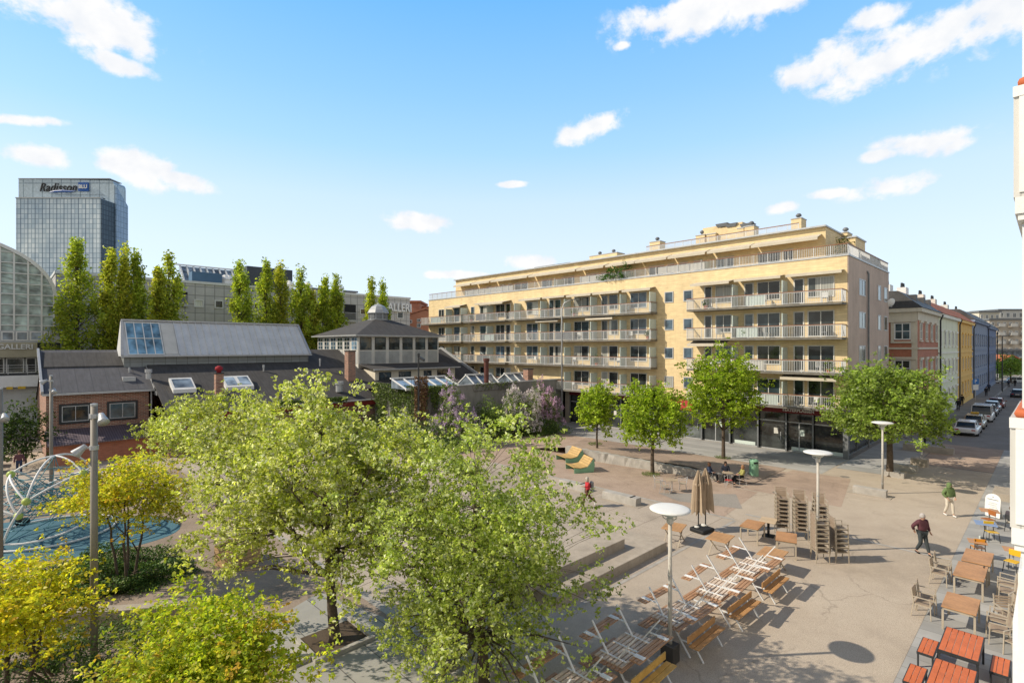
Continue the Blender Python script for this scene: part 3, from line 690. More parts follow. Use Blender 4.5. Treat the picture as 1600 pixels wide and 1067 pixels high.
def mp_(s_, f): 
    return (s_, 57.7+2.7*f, 8.05+3.3*f)
m = MB(O); k = s_on(59, 276)
while k < s1-.5: 
    m.bar(mp_(k,.03), mp_(k,.98), .07, .22, (0,-1,.8)); k += .62
m.build('standing_seams', MT['zinc'], mo)
ga, gb = s_on(59,198), s_on(59,252)
m = MB(O); m.hexa([mp_(ga,.04),mp_(gb,.04),mp_(gb,.92),mp_(ga,.92)],[(a,b-.05,c+.04) for a,b,c in (mp_(ga,.04),mp_(gb,.04),mp_(gb,.92),mp_(ga,.92))]); sk = m.build('skylight', glassmat('sky_glass',(.12,.22,.30),.05), mo)
m = MB(O)
for k in range(5):
    q = ga+(gb-ga)*k/4; a = mp_(q,.03); b = mp_(q,.94); m.bar((a[0],a[1]-.08,a[2]+.07),(b[0],b[1]-.08,b[2]+.07),.07,.07)
for f_ in (.03,.48,.93):
    a = mp_(ga,f_); b = mp_(gb,f_); m.bar((a[0],a[1]-.08,a[2]+.07),(b[0],b[1]-.08,b[2]+.07),.07,.07)
m.build('frame', MT['white'], sk)
ga, gb = s_on(59,254), s_on(59,274)
m = MB(O); m.hexa([mp_(ga,.04),mp_(gb,.04),mp_(gb,.92),mp_(ga,.92)],[(a,b-.06,c+.05) for a,b,c in (mp_(ga,.04),mp_(gb,.04),mp_(gb,.92),mp_(ga,.92))]); m.build('hatch_panel', MT['offw'], mo)
# square lantern tower
sa, sb, pa, pb = 29.5, 40.9, 56.0, 66.9
m = MB(O); m.box(sa,sb,pa,pb,5.6,10.3); lt = m.build('lantern_tower', MT['offw'], mh)
PAN = mat('grey_zinc_panel', (.38,.39,.38), .5, .15, 1.2, 12, .1, dirt=.2)
n = 6; ds = (sb-sa)/n
zw0, zw1 = 8.55, 10.05
for k in range(n):
    a0 = sa+k*ds+.22; a1 = sa+(k+1)*ds-.22
    addwin(lt,'p',pa,-1,a0,a1,zw0,zw1,MT['glass'],MT['dkmetal'],1,1,.06,O)
    MB(O).box(a0,a1,pa-.03,pa-.003,6.95,8.4).build('wall_panel', PAN, lt)
dp = (pb-pa)/6
for k in range(6):
    a0 = pa+k*dp+.2; a1 = pa+(k+1)*dp-.2
    addwin(lt,'s',sa,-1,a0,a1,zw0,zw1,MT['glassb'],MT['white'],2,3,.06,O)
    MB(O).box(sa-.03,sa-.003,a0,a1,6.95,8.4).build('wall_panel', mat('pale_panel',(.46,.47,.46),.6,.1,1,12,.05) if k==0 else bpy.data.materials['pale_panel'], lt)
m = MB(O); e = .55
cs_, cp_ = (sa+sb)/2,(pa+pb)/2
lo = [(sa-e,pa-e,10.32),(sb+e,pa-e,10.32),(sb+e,pb+e,10.32),(sa-e,pb+e,10.32)]; hi = [(cs_-1,cp_-1,12.45),(cs_+1,cp_-1,12.45),(cs_+1,cp_+1,12.45),(cs_-1,cp_+1,12.45)]
m.add(lo+hi,[(0,3,2,1),(4,5,6,7),(0,1,5,4),(1,2,6,5),(2,3,7,6),(3,0,4,7)]); m.build('lantern_roof', MT['roof'], lt)
m = MB(O); m.box(sa-e-.05,sb+e+.05,pa-e-.05,pb+e+.05,10.16,10.31); m.build('cornice', MT['galv'], lt)
m = MB(O); m.lathe([(1.4,0),(1.4,.12),(1.2,.14),(1.2,.85),(1.42,.9),(1.42,.98),(1.25,1.35),(.9,1.8),(.45,2.05),(.12,2.15),(.05,2.3)],8,(cs_,cp_,12.35)); cu = m.build('cupola', mat('cupola_zinc',(.36,.38,.40),.45,.12,1,10,.1), lt)
m = MB(O)
for k in range(8):
    a = PI/8+k*PI/4; c = Vector((math.cos(a),math.sin(a),0)); tt = Vector((-c.y,c.x,0)); q = Vector((cs_,cp_,12.9))+c*1.17
    m.bar(q-tt*.33,q+tt*.33,.08,.62)
m.build('louvre', MT['gmetal'], cu)
# lower dormer row with four windows
m = MB(O); m.box(30.0,41.3,53.05,55.98,4.86,6.35); dr = m.build('dormer_wall', MT['cream'], mh)
m = MB(O); m.hexa([(29.6,52.6,6.32),(41.7,52.6,6.32),(41.7,55.98,6.75),(29.6,55.98,6.75)],[(29.6,52.6,6.42),(41.7,52.6,6.42),(41.7,55.98,6.9),(29.6,55.98,6.9)]); m.build('dormer_roof', MT['roof'], dr)
m = MB(O); m.box(29.55,41.75,52.42,52.6,6.28,6.42); m.build('gutter', MT['galv'], dr)
for (x0,x1) in ((592,611),(623,642),(662,674),(683,700)):
    a0,a1 = s_on(53.05,x0),s_on(53.05,x1); addwin(dr,'p',53.05,-1,a0,a1,5.05,6.05,MT['glass'],MT['dkmetal'],2,1,.07,O)
# glazed ridges on the flat roof
def glazed_shed(a0,a1,p0,p1,z0,z1,gable):
    m = MB(O)
    if gable: prof = [(p0,z0),((p0+p1)/2,z1),(p1,z0)]
    else: prof = [(p0,z0),(p1,z1),(p1,z0)]
    m.extr(prof,'x',a0,a1); g = m.build('roof_glazing', MT['gsky'], mh)
    m = MB(O); n = max(3,int((a1-a0)/1.15)); A, B_ = prof[0], prof[1]
    for k in range(n+1):
        q = a0+(a1-a0)*k/n; m.bar((q,A[0]-.04,A[1]+.05),(q,B_[0]-.02,B_[1]+.06),.12,.1)
        if gable: m.bar((q,B_[0]+.02,B_[1]+.06),(q,prof[2][0],prof[2][1]+.06),.12,.1)
    m.bar((a0-.1,A[0]-.05,A[1]+.02),(a1+.1,A[0]-.05,A[1]+.02),.14,.2); m.bar((a0-.1,B_[0],B_[1]+.1),(a1+.1,B_[0],B_[1]+.1),.2,.14)
    m.build('frame', MT['white'], g)
MT['gsky'] = glassmat('roof_glazing_glass', (.16,.20,.24), .08)
glazed_shed(s_on(43.4,622),s_on(43.4,705),42.0,44.6,4.9,5.75,False)
glazed_shed(s_on(44,722),s_on(43.4,766),41.9,44.7,4.9,5.85,True)
glazed_shed(s_on(44,782),s_on(43.4,822),41.9,44.7,4.9,5.8,True)
def chim(s_, p_, z0, z1, w_, mt, nm='chimney', lab=None):
    o = MB(O).box(s_-w_/2,s_+w_/2,p_-w_/2,p_+w_/2,z0,z1).build(nm, mt, mh)
    MB(O).box(s_-w_/2-.05,s_+w_/2+.05,p_-w_/2-.05,p_+w_/2+.05,z1,z1+.1).build('chimney_cap', MT['dkmetal'], o); return o
s_ = s_on(53.5,547); chim(s_,53.5,4.8,z_at(s_,53.5,549),.85,MT['brick'])
s_ = s_on(42.2,825); chim(s_,42.2,4.86,z_at(s_,42.2,577),.8,MT['brick'])
s_ = s_on(52,342); o = chim(s_,52,4.4,z_at(s_,52,584),.62,MT['brick'])
MB(O).lathe([(.2,0),(.2,.2),(.33,.25),(.3,.5),(.1,.62)],10,(s_,52,z_at(s_,52,584)+.1)).build('cowl', MT['redaw'], o, smooth=True)
def flue(px, p_, y0, y1, r, mt, nm='vent_pipe'):
    s_ = s_on(p_,px); MB(O).lathe([(r,z_at(s_,p_,y1)),(r,z_at(s_,p_,y0)-.3),(r*1.35,z_at(s_,p_,y0)-.28),(r*1.35,z_at(s_,p_,y0))],12,(s_,p_,0)).build(nm, mt, mh, smooth=False)
flue(760,41.9,560,600,.26,mat('rusty_pipe',(.12,.04,.03),.6,.2,2,20,.1)); flue(530,51,596,612,.34,MT['galv']); flue(232,55.2,577,592,.2,MT['galv'])
flue(202,57,574,582,.06,MT['galv']); flue(412,56,570,580,.08,MT['galv']); flue(500,56,560,572,.07,MT['galv'])
# roof windows
def velux(x0,x1,p_,cols):
    a0,a1 = s_on(p_,x0),s_on(p_,x1); sl=(ZM-ZE)/9; zz=lambda p: ZE+(p-49)*sl
    m = MB(O); m.hexa([(a0,p_-.9,zz(p_-.9)),(a1,p_-.9,zz(p_-.9)),(a1,p_+.9,zz(p_+.9)),(a0,p_+.9,zz(p_+.9))],[(a0,p_-.9,zz(p_-.9)+.32),(a1,p_-.9,zz(p_-.9)+.32),(a1,p_+.9,zz(p_+.9)+.45),(a0,p_+.9,zz(p_+.9)+.45)])
    w_ = m.build('roof_window', MT['white'], mh)
    for k in range(cols):
        b0=a0+(a1-a0)*k/cols+.16; b1=a0+(a1-a0)*(k+1)/cols-.16
        m=MB(O); m.hexa([(b0,p_-.62,zz(p_-.62)+.33),(b1,p_-.62,zz(p_-.62)+.33),(b1,p_+.68,zz(p_+.68)+.40),(b0,p_+.68,zz(p_+.68)+.40)],[(b0,p_-.62,zz(p_-.62)+.37),(b1,p_-.62,zz(p_-.62)+.37),(b1,p_+.68,zz(p_+.68)+.46),(b0,p_+.68,zz(p_+.68)+.46)])
        m.build('pane', MT['gsky'], w_)
velux(267,303,53.4,1); velux(349,392,53.4,2)
# brick wing on the left
bw = rootG('brick_wing', 'small red brick wing with two dark windows and grey felt roof beside the market hall', 'building', 2.3, 54.8)
O2 = (2.3,54.8,0)
m = MB(O2); m.box(2.4,9.1,54.8,60,0,5.15); m.build('wall', MT['brick'], bw)
m = MB(O2); m.hexa([(2.2,54.3,5.15),(9.4,54.3,5.15),(9.4,61,8.42),(2.2,61,8.42)],[(2.2,54.3,5.3),(9.4,54.3,5.3),(9.4,61,8.62),(2.2,61,8.62)]); m.build('roof', MT['roofg'], bw)
m = MB(O2); m.box(2.15,9.45,54.12,54.3,5.1,5.26); m.bar((2.15,54.2,5.32),(2.15,61,8.66),.16,.3); m.tube((9.25,54.6,5.1),(9.25,54.6,2.2),.06)
m.bar((9.42,54.2,5.32),(9.42,58,7.2),.12,.2); m.build('gutter', MT['galv'], bw)
for (x0,x1) in ((92,143),(167,215)):
    b0,b1=s_on(54.8,x0),s_on(54.8,x1); o=addwin(bw,'p',54.8,-1,b0,b1,2.75,4.35,MT['glass'],MT['dkmetal'],1,1,.16,O2,dep=.08)
    addwin(o,'p',54.77,-1,b0+.17,b1-.17,2.92,4.18,MT['glass'],MT['galv'],2,1,.06,O2,dep=.06,name='inner_frame')
m = MB(O2); m.hexa([(2.3,51.2,1.55),(10.5,51.2,1.55),(10.5,54.78,2.25),(2.3,54.78,2.25)],[(2.3,51.2,1.65),(10.5,51.2,1.65),(10.5,54.78,2.35),(2.3,54.78,2.35)])
m.build('porch_roof', cladmat('corrugated_roof',(.14,.11,.13),.16,0,.5,.6,.15,.3), bw)
m = MB(O2); m.box(2.6,10.3,51.9,52.1,0,1.54); m.build('porch_wall', MT['brickr'], bw)
s_=s_on(56,201); MB(O2).box(s_-.45,s_+.45,55.6,56.4,5.8,6.3).build('roof_hatch', MT['galv'], bw)
MB(O2).box(9.42,10.3,53.2,54.6,4.75,5.1).build('roof_box', MT['gmetal'], bw)
# ---------------------------------------------------------------- shopping gallery behind the poplars
gl = rootG('shopping_gallery', 'long grey stone tiled shopping gallery building behind the poplar row', 'building', 4.6, 85)
O3 = (4.6,85,0)
m = MB(O3); m.box(4.6,55.4,85,112,0,17.9); m.build('facade', MT['tile'], gl)
m = MB(O3); m.box(4.5,55.5,84.85,85.1,17.9,18.25); m.box(4.5,4.8,85.12,112,17.9,18.25); m.build('coping', MT['white'], gl)
for (x0,x1,y0,y1) in ((303,318,468,480),(335,349,469,482),(235,247,468,480),(562,572,482,492),(620,630,487,498),(396,404,472,484),(150,160,496,510)):
    a0,a1=s_on(85,x0),s_on(85,x1); mm=(a0+a1)/2; addwin(gl,'p',85,-1,a0,a1,z_at(mm,85,y1),z_at(mm,85,y0),MT['glassc'],MT['white'],1,1,.16,O3,dep=.12)
for (x0,x1,y0,y1) in ((276,293,456,475),(538,556,476,500)):
    a0,a1=s_on(85,x0),s_on(85,x1); mm=(a0+a1)/2; z0,z1=z_at(mm,85,y1),z_at(mm,85,y0)
    o=MB(O3).box(a0,a1,84.96,85.0,z0,z1).build('loggia', MT['black'], gl)
    m=MB(O3); m.box(a0,a1,84.7,84.76,z0+1.2,z0+1.28)
    for k in range(14): q=a0+(a1-a0)*k/13; m.box(q-.02,q+.02,84.71,84.75,z0,z0+1.2)
    m.box(a0-.1,a1+.1,84.6,84.95,z0-.35,z0); m.build('railing', MT['galv'], o)
text_mesh('sign_lettering','GALLERI',2.1,mat('bright_sign_white',(.88,.88,.88),.5,.02,1,5,0),gl,M_face((s_on(85,619)-4.6,-.25,z_at(s_on(85,619),85,481)),(1,0,0),(0,0,1)),ext=.12,bold=.03,sx=.82)
# rooftop things
m = MB(O3); a0,a1=s_on(92,386),s_on(92,457); m.box(a0,a1,92,100,18,z_at((a0+a1)/2,92,419)); m.build('plant_room', mat('dark_blue_cladding',(.05,.06,.075),.6,.15,1,10,.1), gl)
a0,a1=s_on(92,470),s_on(92,548); MB(O3).box(a0,a1,90,98,18,z_at((a0+a1)/2,92,456)).build('upper_roof', MT['tile'], gl)
MB(O3).box(a0-.3,a1+.3,89.7,98.3,z_at((a0+a1)/2,92,456),z_at((a0+a1)/2,92,456)+.3).build('upper_roof_edge', MT['gmetal'], gl)
a0,a1=s_on(93,282),s_on(93,372); zt=z_at(a0,93,412)
m = MB(O3); m.extr([(90,18.1),(93.5,zt-.3),(97,18.1)],'x',a0,a1); g=m.build('glass_roof', MT['gsky'], gl)
m = MB(O3)
for k in range(10): q=a0+(a1-a0)*k/9; m.bar((q,89.95,18.15),(q,93.5,zt-.2),.22,.2)
m.bar((a0-2,93.5,zt-.1),(a1,93.5,zt-.1),.2,.2); m.bar((a0,90,18.2),(a1,90,18.2),.2,.2); m.build('frame', MT['white'], g)
m = MB(O3); a=s_on(88,300); m.box(a,a+4,88,90,18.1,20.0); m.build('roof_box', mat('blue_box',(.06,.13,.22),.6,.1,1,8,0), gl)
m = MB(O3)
for x in (352,358,372,452,480,530): a=s_on(89,x); m.lathe([(.7,18.1),(.7,19.2),(.95,19.3),(.2,20)],10,(a,89,0))
m.build('roof_vent', MT['white'], gl)
# glass vault at far left
gv = rootG('glass_vault', 'tall white framed glass vault entrance of the shopping gallery at left edge', 'building', 4.4, 80)
O4 = (4.4,80,0); pv = 80.0
sE = s_on(pv,87); R = 9.5; cS = sE-R; zc = 14.4
def prof(n=14): return [(cS+R*math.cos(a), zc+6.6*math.sin(a)) for a in [PI*k/n for k in range(n+1)]]
pr = prof(28)
m = MB(O4); m.extr(pr+[(cS-R,10.7),(cS+R,10.7)],'y',pv+.1,pv+24)
m.build('glazing', MT['vg'] if 'vg' in MT else MT.setdefault('vg', glassmat('vault_glass',(.30,.38,.36),.06)), gv)
m = MB(O4)
for i in range(28): m.bar((pr[i][0],pv,pr[i][1]),(pr[i+1][0],pv,pr[i+1][1]),.45,.35)
def topz(s_): 
    d=max(0,1-((s_-cS)/R)**2); return zc+6.6*math.sqrt(d)
k = sE-.05
for x in (0,22,44,65,84):
    q=s_on(pv,x); m.bar((q,pv,10.7),(q,pv,topz(q)),.16,.16,(0,1,0))
z=11.3
while z<21:
    h = R if z<=zc else R*math.sqrt(max(0,1-((z-zc)/6.6)**2)); m.bar((cS-h,pv,z),(cS+h,pv,z),.12,.10); z+=1.15
for j in range(1,6):
    for i in range(0,28,1): m.bar((pr[i][0],pv+j*4,pr[i][1]+.05),(pr[i+1][0],pv+j*4,pr[i+1][1]+.05),.25,.25)
m.build('frame', MT['white'], gv)
# interior-like trusses seen through: shallow slats under the arch
m = MB(O4)
for j in range(6): m.bar((cS-R*.2,pv-.02,zc+5.6-j*.75),(cS+R*.97,pv-.02,zc+2.2-j*.55),.06,.05)
m.build('brace', mat('pale_green_steel',(.30,.38,.35),.5,.1,1,10,0), gv)
m = MB(O4); m.box(cS-R,sE+.4,pv-.2,pv+20,9.4,10.7); m.build('band', MT['galv'], gv)
for x0,x1 in ((2,22),(25,44),(47,66),(69,78)):
    a0,a1=s_on(pv-.25,x0),s_on(pv-.25,x1); addwin(gv,'p',pv-.22,-1,a0,a1,z_at(a0,pv,532),z_at(a0,pv,518),MT['gsky'],MT['white'],1,1,.1,O4)
m = MB(O4); sg=s_on(pv,58); m.box(cS-R,sg,pv-.5,pv-.1,7.75,9.38); m.build('sign_panel', mat('bronze_sign_panel',(.42,.38,.27),.5,.12,.7,8,.05), gv)
c_=s_on(pv-.6,24); text_mesh('sign_lettering','GALLERI',.78,MT['white'],gv,M_face((c_-4.4,-.62,z_at(c_,pv-.6,542)),(1,0,0),(0,0,1)),ext=.06,bold=.02)
m = MB(O4); m.box(cS-R,sE+.4,pv,pv+.3,2,9.38); m.build('back_wall', MT['dkmetal'], gv)
for x0,x1 in ((-14,7),(9,38),(40,57),(59,74)):
    a0,a1=s_on(pv-.05,x0),s_on(pv-.05,x1); addwin(gv,'p',pv-.02,-1,a0,a1,6.02,7.7,MT['glassd'],MT['offw'],1,1,.12,O4)
m = MB(O4); m.box(cS-R,sE+3,pv-4.2,pv-.05,5.6,6.0); m.build('walkway_slab', MT['dkmetal'], gv)
m = MB(O4); m.box(cS-R,sE+3,pv-4.45,pv-4.2,4.7,5.9); m.build('walkway_fascia', MT['white'], gv)
m = MB(O4)
for k in range(4): m.box(cS-R,sE+3,pv-4.1,pv-4.06,6.15+k*.27,6.18+k*.27)
k=cS-R
while k<sE+3: m.box(k,k+.05,pv-4.12,pv-4.05,6.0,7.05); k+=1.5
m.build('railing', MT['galv'], gv)
m = MB(O4); m.box(cS-R,sE+3,pv-3.6,pv-3.4,0,5.58); m.build('lower_wall', brickmat('white_block_wall',(.60,.60,.57),(.56,.56,.53),(.48,.48,.46),2.2,.5,.02,.5,.8,.15,.25), gv)
m = MB(O4)
for x0,x1 in ((10,20),(28,40)): a0,a1=s_on(pv-4.5,x0),s_on(pv-4.5,x1); m.box(a0,a1,pv-4.6,pv-4.47,4.5,4.75)
m.build('height_marker', mat('yellow_marker',(.65,.42,.03),.6,.1,2,20,0), gv)
# ---------------------------------------------------------------- glass hotel tower far away
def hotelmat():
    m_, t_, b = newmat('tower_curtain_wall'); tc, sxx, v = wallvec(t_)
    br = t_.n('ShaderNodeTexBrick'); t_.l(v, br.inputs['Vector']); br.offset=0; br.inputs['Scale'].default_value=1; br.inputs['Brick Width'].default_value=2.2; br.inputs['Row Height'].default_value=3.0; br.inputs['Mortar Size'].default_value=.22; br.inputs['Bias'].default_value=0.1
    br.inputs['Color1'].default_value=(.84,.90,.95,1); br.inputs['Color2'].default_value=(.60,.70,.79,1); br.inputs['Mortar'].default_value=(.34,.42,.50,1)
    b2 = t_.n('ShaderNodeTexBrick'); t_.l(v, b2.inputs['Vector']); b2.offset=0; b2.inputs['Scale'].default_value=1; b2.inputs['Brick Width'].default_value=4.4; b2.inputs['Row Height'].default_value=400; b2.inputs['Mortar Size'].default_value=.3; b2.inputs['Color1'].default_value=(1,1,1,1); b2.inputs['Color2'].default_value=(1,1,1,1); b2.inputs['Mortar'].default_value=(.5,.56,.62,1)
    n = t_.ramp(t_.noise(tc,.03,4,.6),[(.3,(.45,.55,.65)),(.7,(1.1,1.1,1.05))])
    c = t_.mix(1,t_.mix(1,br.outputs['Color'],b2.outputs['Color'],'MULTIPLY'),n,'MULTIPLY')
    t_.l(c,b.inputs['Base Color']); b.inputs['Roughness'].default_value=.12; b.inputs['Specular IOR Level'].default_value=.9; b.inputs['Metallic'].default_value=.35
    return m_
HM = hotelmat()
YT = 320.0; k_ = YT/F
X = lambda px: (px-800)*k_
Z = lambda py: CH+(HZ-py)*k_
ht = root('hotel_tower', 'tall blue grey glass hotel tower with curved top far behind the gallery', 'building', (X(100),YT,0), 0)
O5=(X(100),YT,0)
HMd = mat('tower_dark_glass',(.10,.15,.19),.25,.2,.2,1.5,.05,metal=.2); HMt = mat('tower_top_glass',(.36,.46,.52),.2,.12,.08,.8,.03,metal=.3)
MB(O5).box(X(25),X(157.5),YT,YT+10.6,0,Z(310)).build('front_slab', HM, ht)
MB(O5).box(X(157.5)+.02,X(157.5)+.4,YT+.1,YT+10.5,0,Z(310)-.3).build('side_face', brickmat('tower_shaded_side_glass',(.11,.16,.21),(.07,.11,.15),(.04,.06,.09),2.2,3,.25,0,.6,.05,.4), ht)  # thin dark sheet paints the tower's shaded side into the colour
Yr=YT+11; Xr=lambda px:(px-800)*Yr/F; Zr=lambda py: CH+(HZ-py)*Yr/F
m=MB(O5); m.extr([(Xr(29),0),(Xr(29),Zr(280)),(Xr(172),Zr(282)),(Xr(176),Zr(283.5)),(Xr(178),Zr(287)),(Xr(178.5),Zr(292)),(Xr(178.5),0)],'y',Yr,Yr+10); m.build('crown', brickmat('tower_crown_glass',(.64,.75,.82),(.56,.67,.75),(.30,.39,.46),6,14,.3,0,.15,.05,.4), ht)
m=MB(O5); a_,b_=Xr(178.6),Xr(182); m.hexa([(a_,Yr,0),(b_,Yr,0),(b_,Yr+10,0),(a_,Yr+10,0)],[(a_,Yr,Zr(290)),(b_,Yr,Zr(291)),(b_,Yr+10,Zr(316)),(a_,Yr+10,Zr(316))]); m.build('rear_wing', brickmat('tower_wing_glass',(.36,.50,.68),(.27,.40,.58),(.18,.26,.36),2.4,3.4,.2,0,.2,.05,.3), ht)
m=MB(O5); m.box(Xr(29),Xr(172),Yr-.3,Yr+10,Zr(280)+.05,Zr(278.8)); m.box(X(24.6),X(158),YT-.4,YT+1.4,Z(310),Z(308.6)); m.build('parapet', MT['galv'], ht)
m=MB(O5)
for k in range(34): m.box(X(34+k*3.6),X(36+k*3.6),YT+2.5,YT+4.9,Z(310),Z(307+(k%3)*.6))
m.build('roof_plant', MT['dkmetal'], ht)
SG=MB(O5).box(X(64),X(142),YT+9.9,YT+10.0,Z(297),Z(296.6)).build('sign_rail', MT['dkmetal'], ht)
text_mesh('sign_lettering','Radisson',7.6,mat('sign_black',(.02,.02,.025),.5,.05,1,5,0),ht,M_face((Xr(92)-O5[0],10.2,Zr(294)),(1,0,0),(0,0,1)),shear=.35,ext=.3,bold=.04,sx=.78,spc=1.1)
bl=mat('sign_blue',(.015,.10,.38),.5,.05,1,5,0)
m=MB(O5); m.path([(Xr(80),YT+9.9,Zr(301.5)),(Xr(88),YT+9.9,Zr(300)),(Xr(100),YT+9.9,Zr(299.4)),(Xr(112),YT+9.9,Zr(300)),(Xr(121),YT+9.9,Zr(299))],[.25,.6,.7,.5,.15],6); m.build('sign_swoosh', bl, ht)
MB(O5).box(Xr(124.5),Xr(140),YT+9.8,YT+10.6,Zr(299.5),Zr(286)).build('sign_square', bl, ht)
text_mesh('sign_lettering','BLU',3.1,MT['white'],ht,M_face((Xr(132)-O5[0],9.7,Zr(293)),(1,0,0),(0,0,1)),ext=.1,bold=.12)
# ---------------------------------------------------------------- far red brick buildings between gallery and apartment
def plainhouse(name,label,x0,x1,ytop,Y,d,wall,roofm,wins=(),gable=False,extra=0):
    kk=Y/F; xx=lambda px:(px-800)*kk; zz=lambda py: CH+(HZ-py)*kk
    r=root(name,label,'building',(xx((x0+x1)/2),Y,0),0); o=(xx((x0+x1)/2),Y,0)
    m=MB(o)
    if gable:
        m.extr([(xx(x0),0),(xx(x0),zz(ytop+gable)),(xx((x0+x1)/2),zz(ytop)),(xx(x1),zz(ytop+gable)),(xx(x1),0)],'y',Y,Y+d)
    else: m.box(xx(x0),xx(x1),Y,Y+d,0,zz(ytop))
    m.build('wall',wall,r)
    m=MB(o)
    if gable:
        m.bar((xx(x0)-.4,Y+d/2,zz(ytop+gable)+.1),(xx((x0+x1)/2),Y+d/2,zz(ytop)+.25),d+.6,.3); m.bar((xx((x0+x1)/2),Y+d/2,zz(ytop)+.25),(xx(x1)+.4,Y+d/2,zz(ytop+gable)+.1),d+.6,.3)
    else: m.box(xx(x0)-.3,xx(x1)+.3,Y-.3,Y+d+.3,zz(ytop),zz(ytop)+.5)
    m.build('roof',roofm,r)
    for (a,b,c,e,cc,rw) in wins: addwin(r,'p',Y,-1,xx(a),xx(b),zz(e),zz(c),MT['glass'],MT['white'],cc,rw,.12,o,dep=.1)
    return r,o,xx,zz
PK=mat('salmon_render',(.58,.26,.16),.85,.1,.3,6,.1)
plainhouse('brick_house','salmon pink gabled building between the gallery and the yellow block',640,690,484,105,10,PK,MT['brickr'],[(651.5,657.5,498,503,2,1),(651.5,657.5,505,512,2,1),(640,644,500,505,1,1)],gable=8)
plainhouse('brick_house','dark red flat topped brick building behind the salmon gabled one',638,656,473,125,10,MT['brickr'],MT['rooft'])
plainhouse('brick_house','low dark red building just left of the yellow block',660,684,482,128,12,MT['brickr'],MT['rooft'],[(665,669,487,492,1,1),(674,678,487,492,1,1)])
# ---------------------------------------------------------------- pastel row along the street (facade p=9.8)
def rowhouse(name,label,s0,s1,ze,wallm,trim,ncol,floors,roofm,d=12,wm=None,stucco=None,front=None):
    r=rootG(name,label,'building',s0,9.8); o=(s0,9.8,0); 
    m=MB(o); m.box(s0,s1,9.8,9.8+d,0,ze); m.build('wall',wallm,r)
    m=MB(o); m.box(s0-.35,s1+.1,9.4,9.79+.0,ze-.35,ze+.05); m.box(s0-.35,s0-.001,9.8,9.8+d,ze-.35,ze+.05)
    for z in floors[1:]: m.box(s0-.05,s1,9.68,9.795,z-.55,z-.35); m.box(s0-.12,s0-.002,9.8,9.8+d,z-.55,z-.35)
    m.box(s0-.06,s1,9.66,9.795,0,.9); m.build('cornice',trim,r)
    m=MB(o); m.extr([(9.3,ze+.06),(11.4,ze+1.9),(9.8+d-2,ze+2.4),(9.8+d+.3,ze+.06)],'x',s0-.4,s1); m.build('roof',roofm,r)
    w_=(s1-s0)/ncol
    for f,z in enumerate(floors):
        for k in range(ncol):
            c=s0+w_*(k+.5); hw=min(.6,w_*.28); h=1.75 if f else 1.6
            fo=addwin(r,'p',9.8,-1,c-hw,c+hw,z+.5,z+.5+h,MT['glass'] if (k+f)%3 else MT['glassc'],MT['white'],2,2,.09,o,dep=.04)
            m=MB(o); m.box(c-hw-.16,c-hw,9.72,9.797,z+.4,z+.5+h); m.box(c+hw,c+hw+.16,9.72,9.797,z+.4,z+.5+h); m.box(c-hw-.3,c+hw+.3,9.62,9.797,z+.5+h,z+.75+h); m.box(c-hw-.2,c+hw+.2,9.66,9.797,z+.25,z+.4)
            m.build('surround',trim,fo)
    if front:
        for f,z in enumerate(floors):
            for (p_) in front:
                fo=addwin(r,'s',s0,-1,p_-.72,p_+.72,z+.45,z+2.25,MT['glassc'] if f%2 else MT['glass'],MT['white'],2,2,.12,o,dep=.05)
                m=MB(o); m.box(s0-.09,s0-.003,p_-1.0,p_-.73,z+.3,z+2.3); m.box(s0-.09,s0-.003,p_+.73,p_+1.0,z+.3,z+2.3); m.box(s0-.2,s0-.003,p_-1.15,p_+1.15,z+2.3,z+2.55); m.box(s0-.14,s0-.003,p_-1.0,p_+1.0,z+.1,z+.3)
                m.build('surround',trim,fo)
    m=MB(o); m.path([(s1-.15,9.55,.1),(s1-.15,9.55,ze-.8),(s1-.15,9.3,ze-.1)],.09,6); m.build('downpipe',MT['dkmetal'],r)
    return r,o
OC=mat('ochre_render',(.74,.47,.14),.85,.08,.5,8,.1); GR=mat('pale_green_render',(.72,.74,.56),.85,.06,.5,8,.1); BL=mat('blue_render',(.24,.28,.37),.85,.1,.5,8,.1); BL2=mat('blue_trim',(.22,.27,.38),.85,.08,.5,8,.1); OC2=mat('ochre_trim',(.80,.54,.18),.85,.08,.5,8,.1); GW=mat('pale_trim',(.80,.79,.71),.8,.06,.5,8,.1)
FLR=[1.2,4.9,8.2]
r1,o1=rowhouse('brick_house','red brick corner house with cream window surrounds and dark mansard roof',68.1,82,12.9,MT['brickr'],MT['cream'],4,[1.4,5.3,9.2],MT['slate'],14,front=(p_on(68.1,1410),p_on(68.1,1410)+4.2,p_on(68.1,1410)+8.4))
m=MB(o1); m.box(68.02,82,9.76,9.799,11.7,12.6); m.box(68.04,68.098,9.81,23.6,11.6,12.6); m.box(68.06,68.098,9.81,10.3,1,11.6); m.build('plaster_band',MT['cream'],r1)
r2,o2=rowhouse('green_house','pale green stucco townhouse with white cornices second in the pastel row',82.05,101,12.95,GR,GW,5,FLR[:1]+[4.9,8.6],MT['rooft'])
r3,o3=rowhouse('yellow_house','ochre yellow townhouse third in the pastel row',101.05,120.6,12.9,OC,OC2,5,[1.2,4.9,8.6],MT['rooft'])
r4,o4=rowhouse('blue_house','slate blue townhouse with white windows fourth in the pastel row',120.65,150,13.6,BL,BL2,7,[1.2,4.9,8.8],MT['slate'])
r5,o5=rowhouse('blue_house','darker blue townhouse at far end of the pastel row',150.05,175,13.2,mat('dark_blue_render',(.15,.19,.31),.85,.1,.5,8,.1),BL2,6,[1.2,4.9,8.8],MT['slate'])
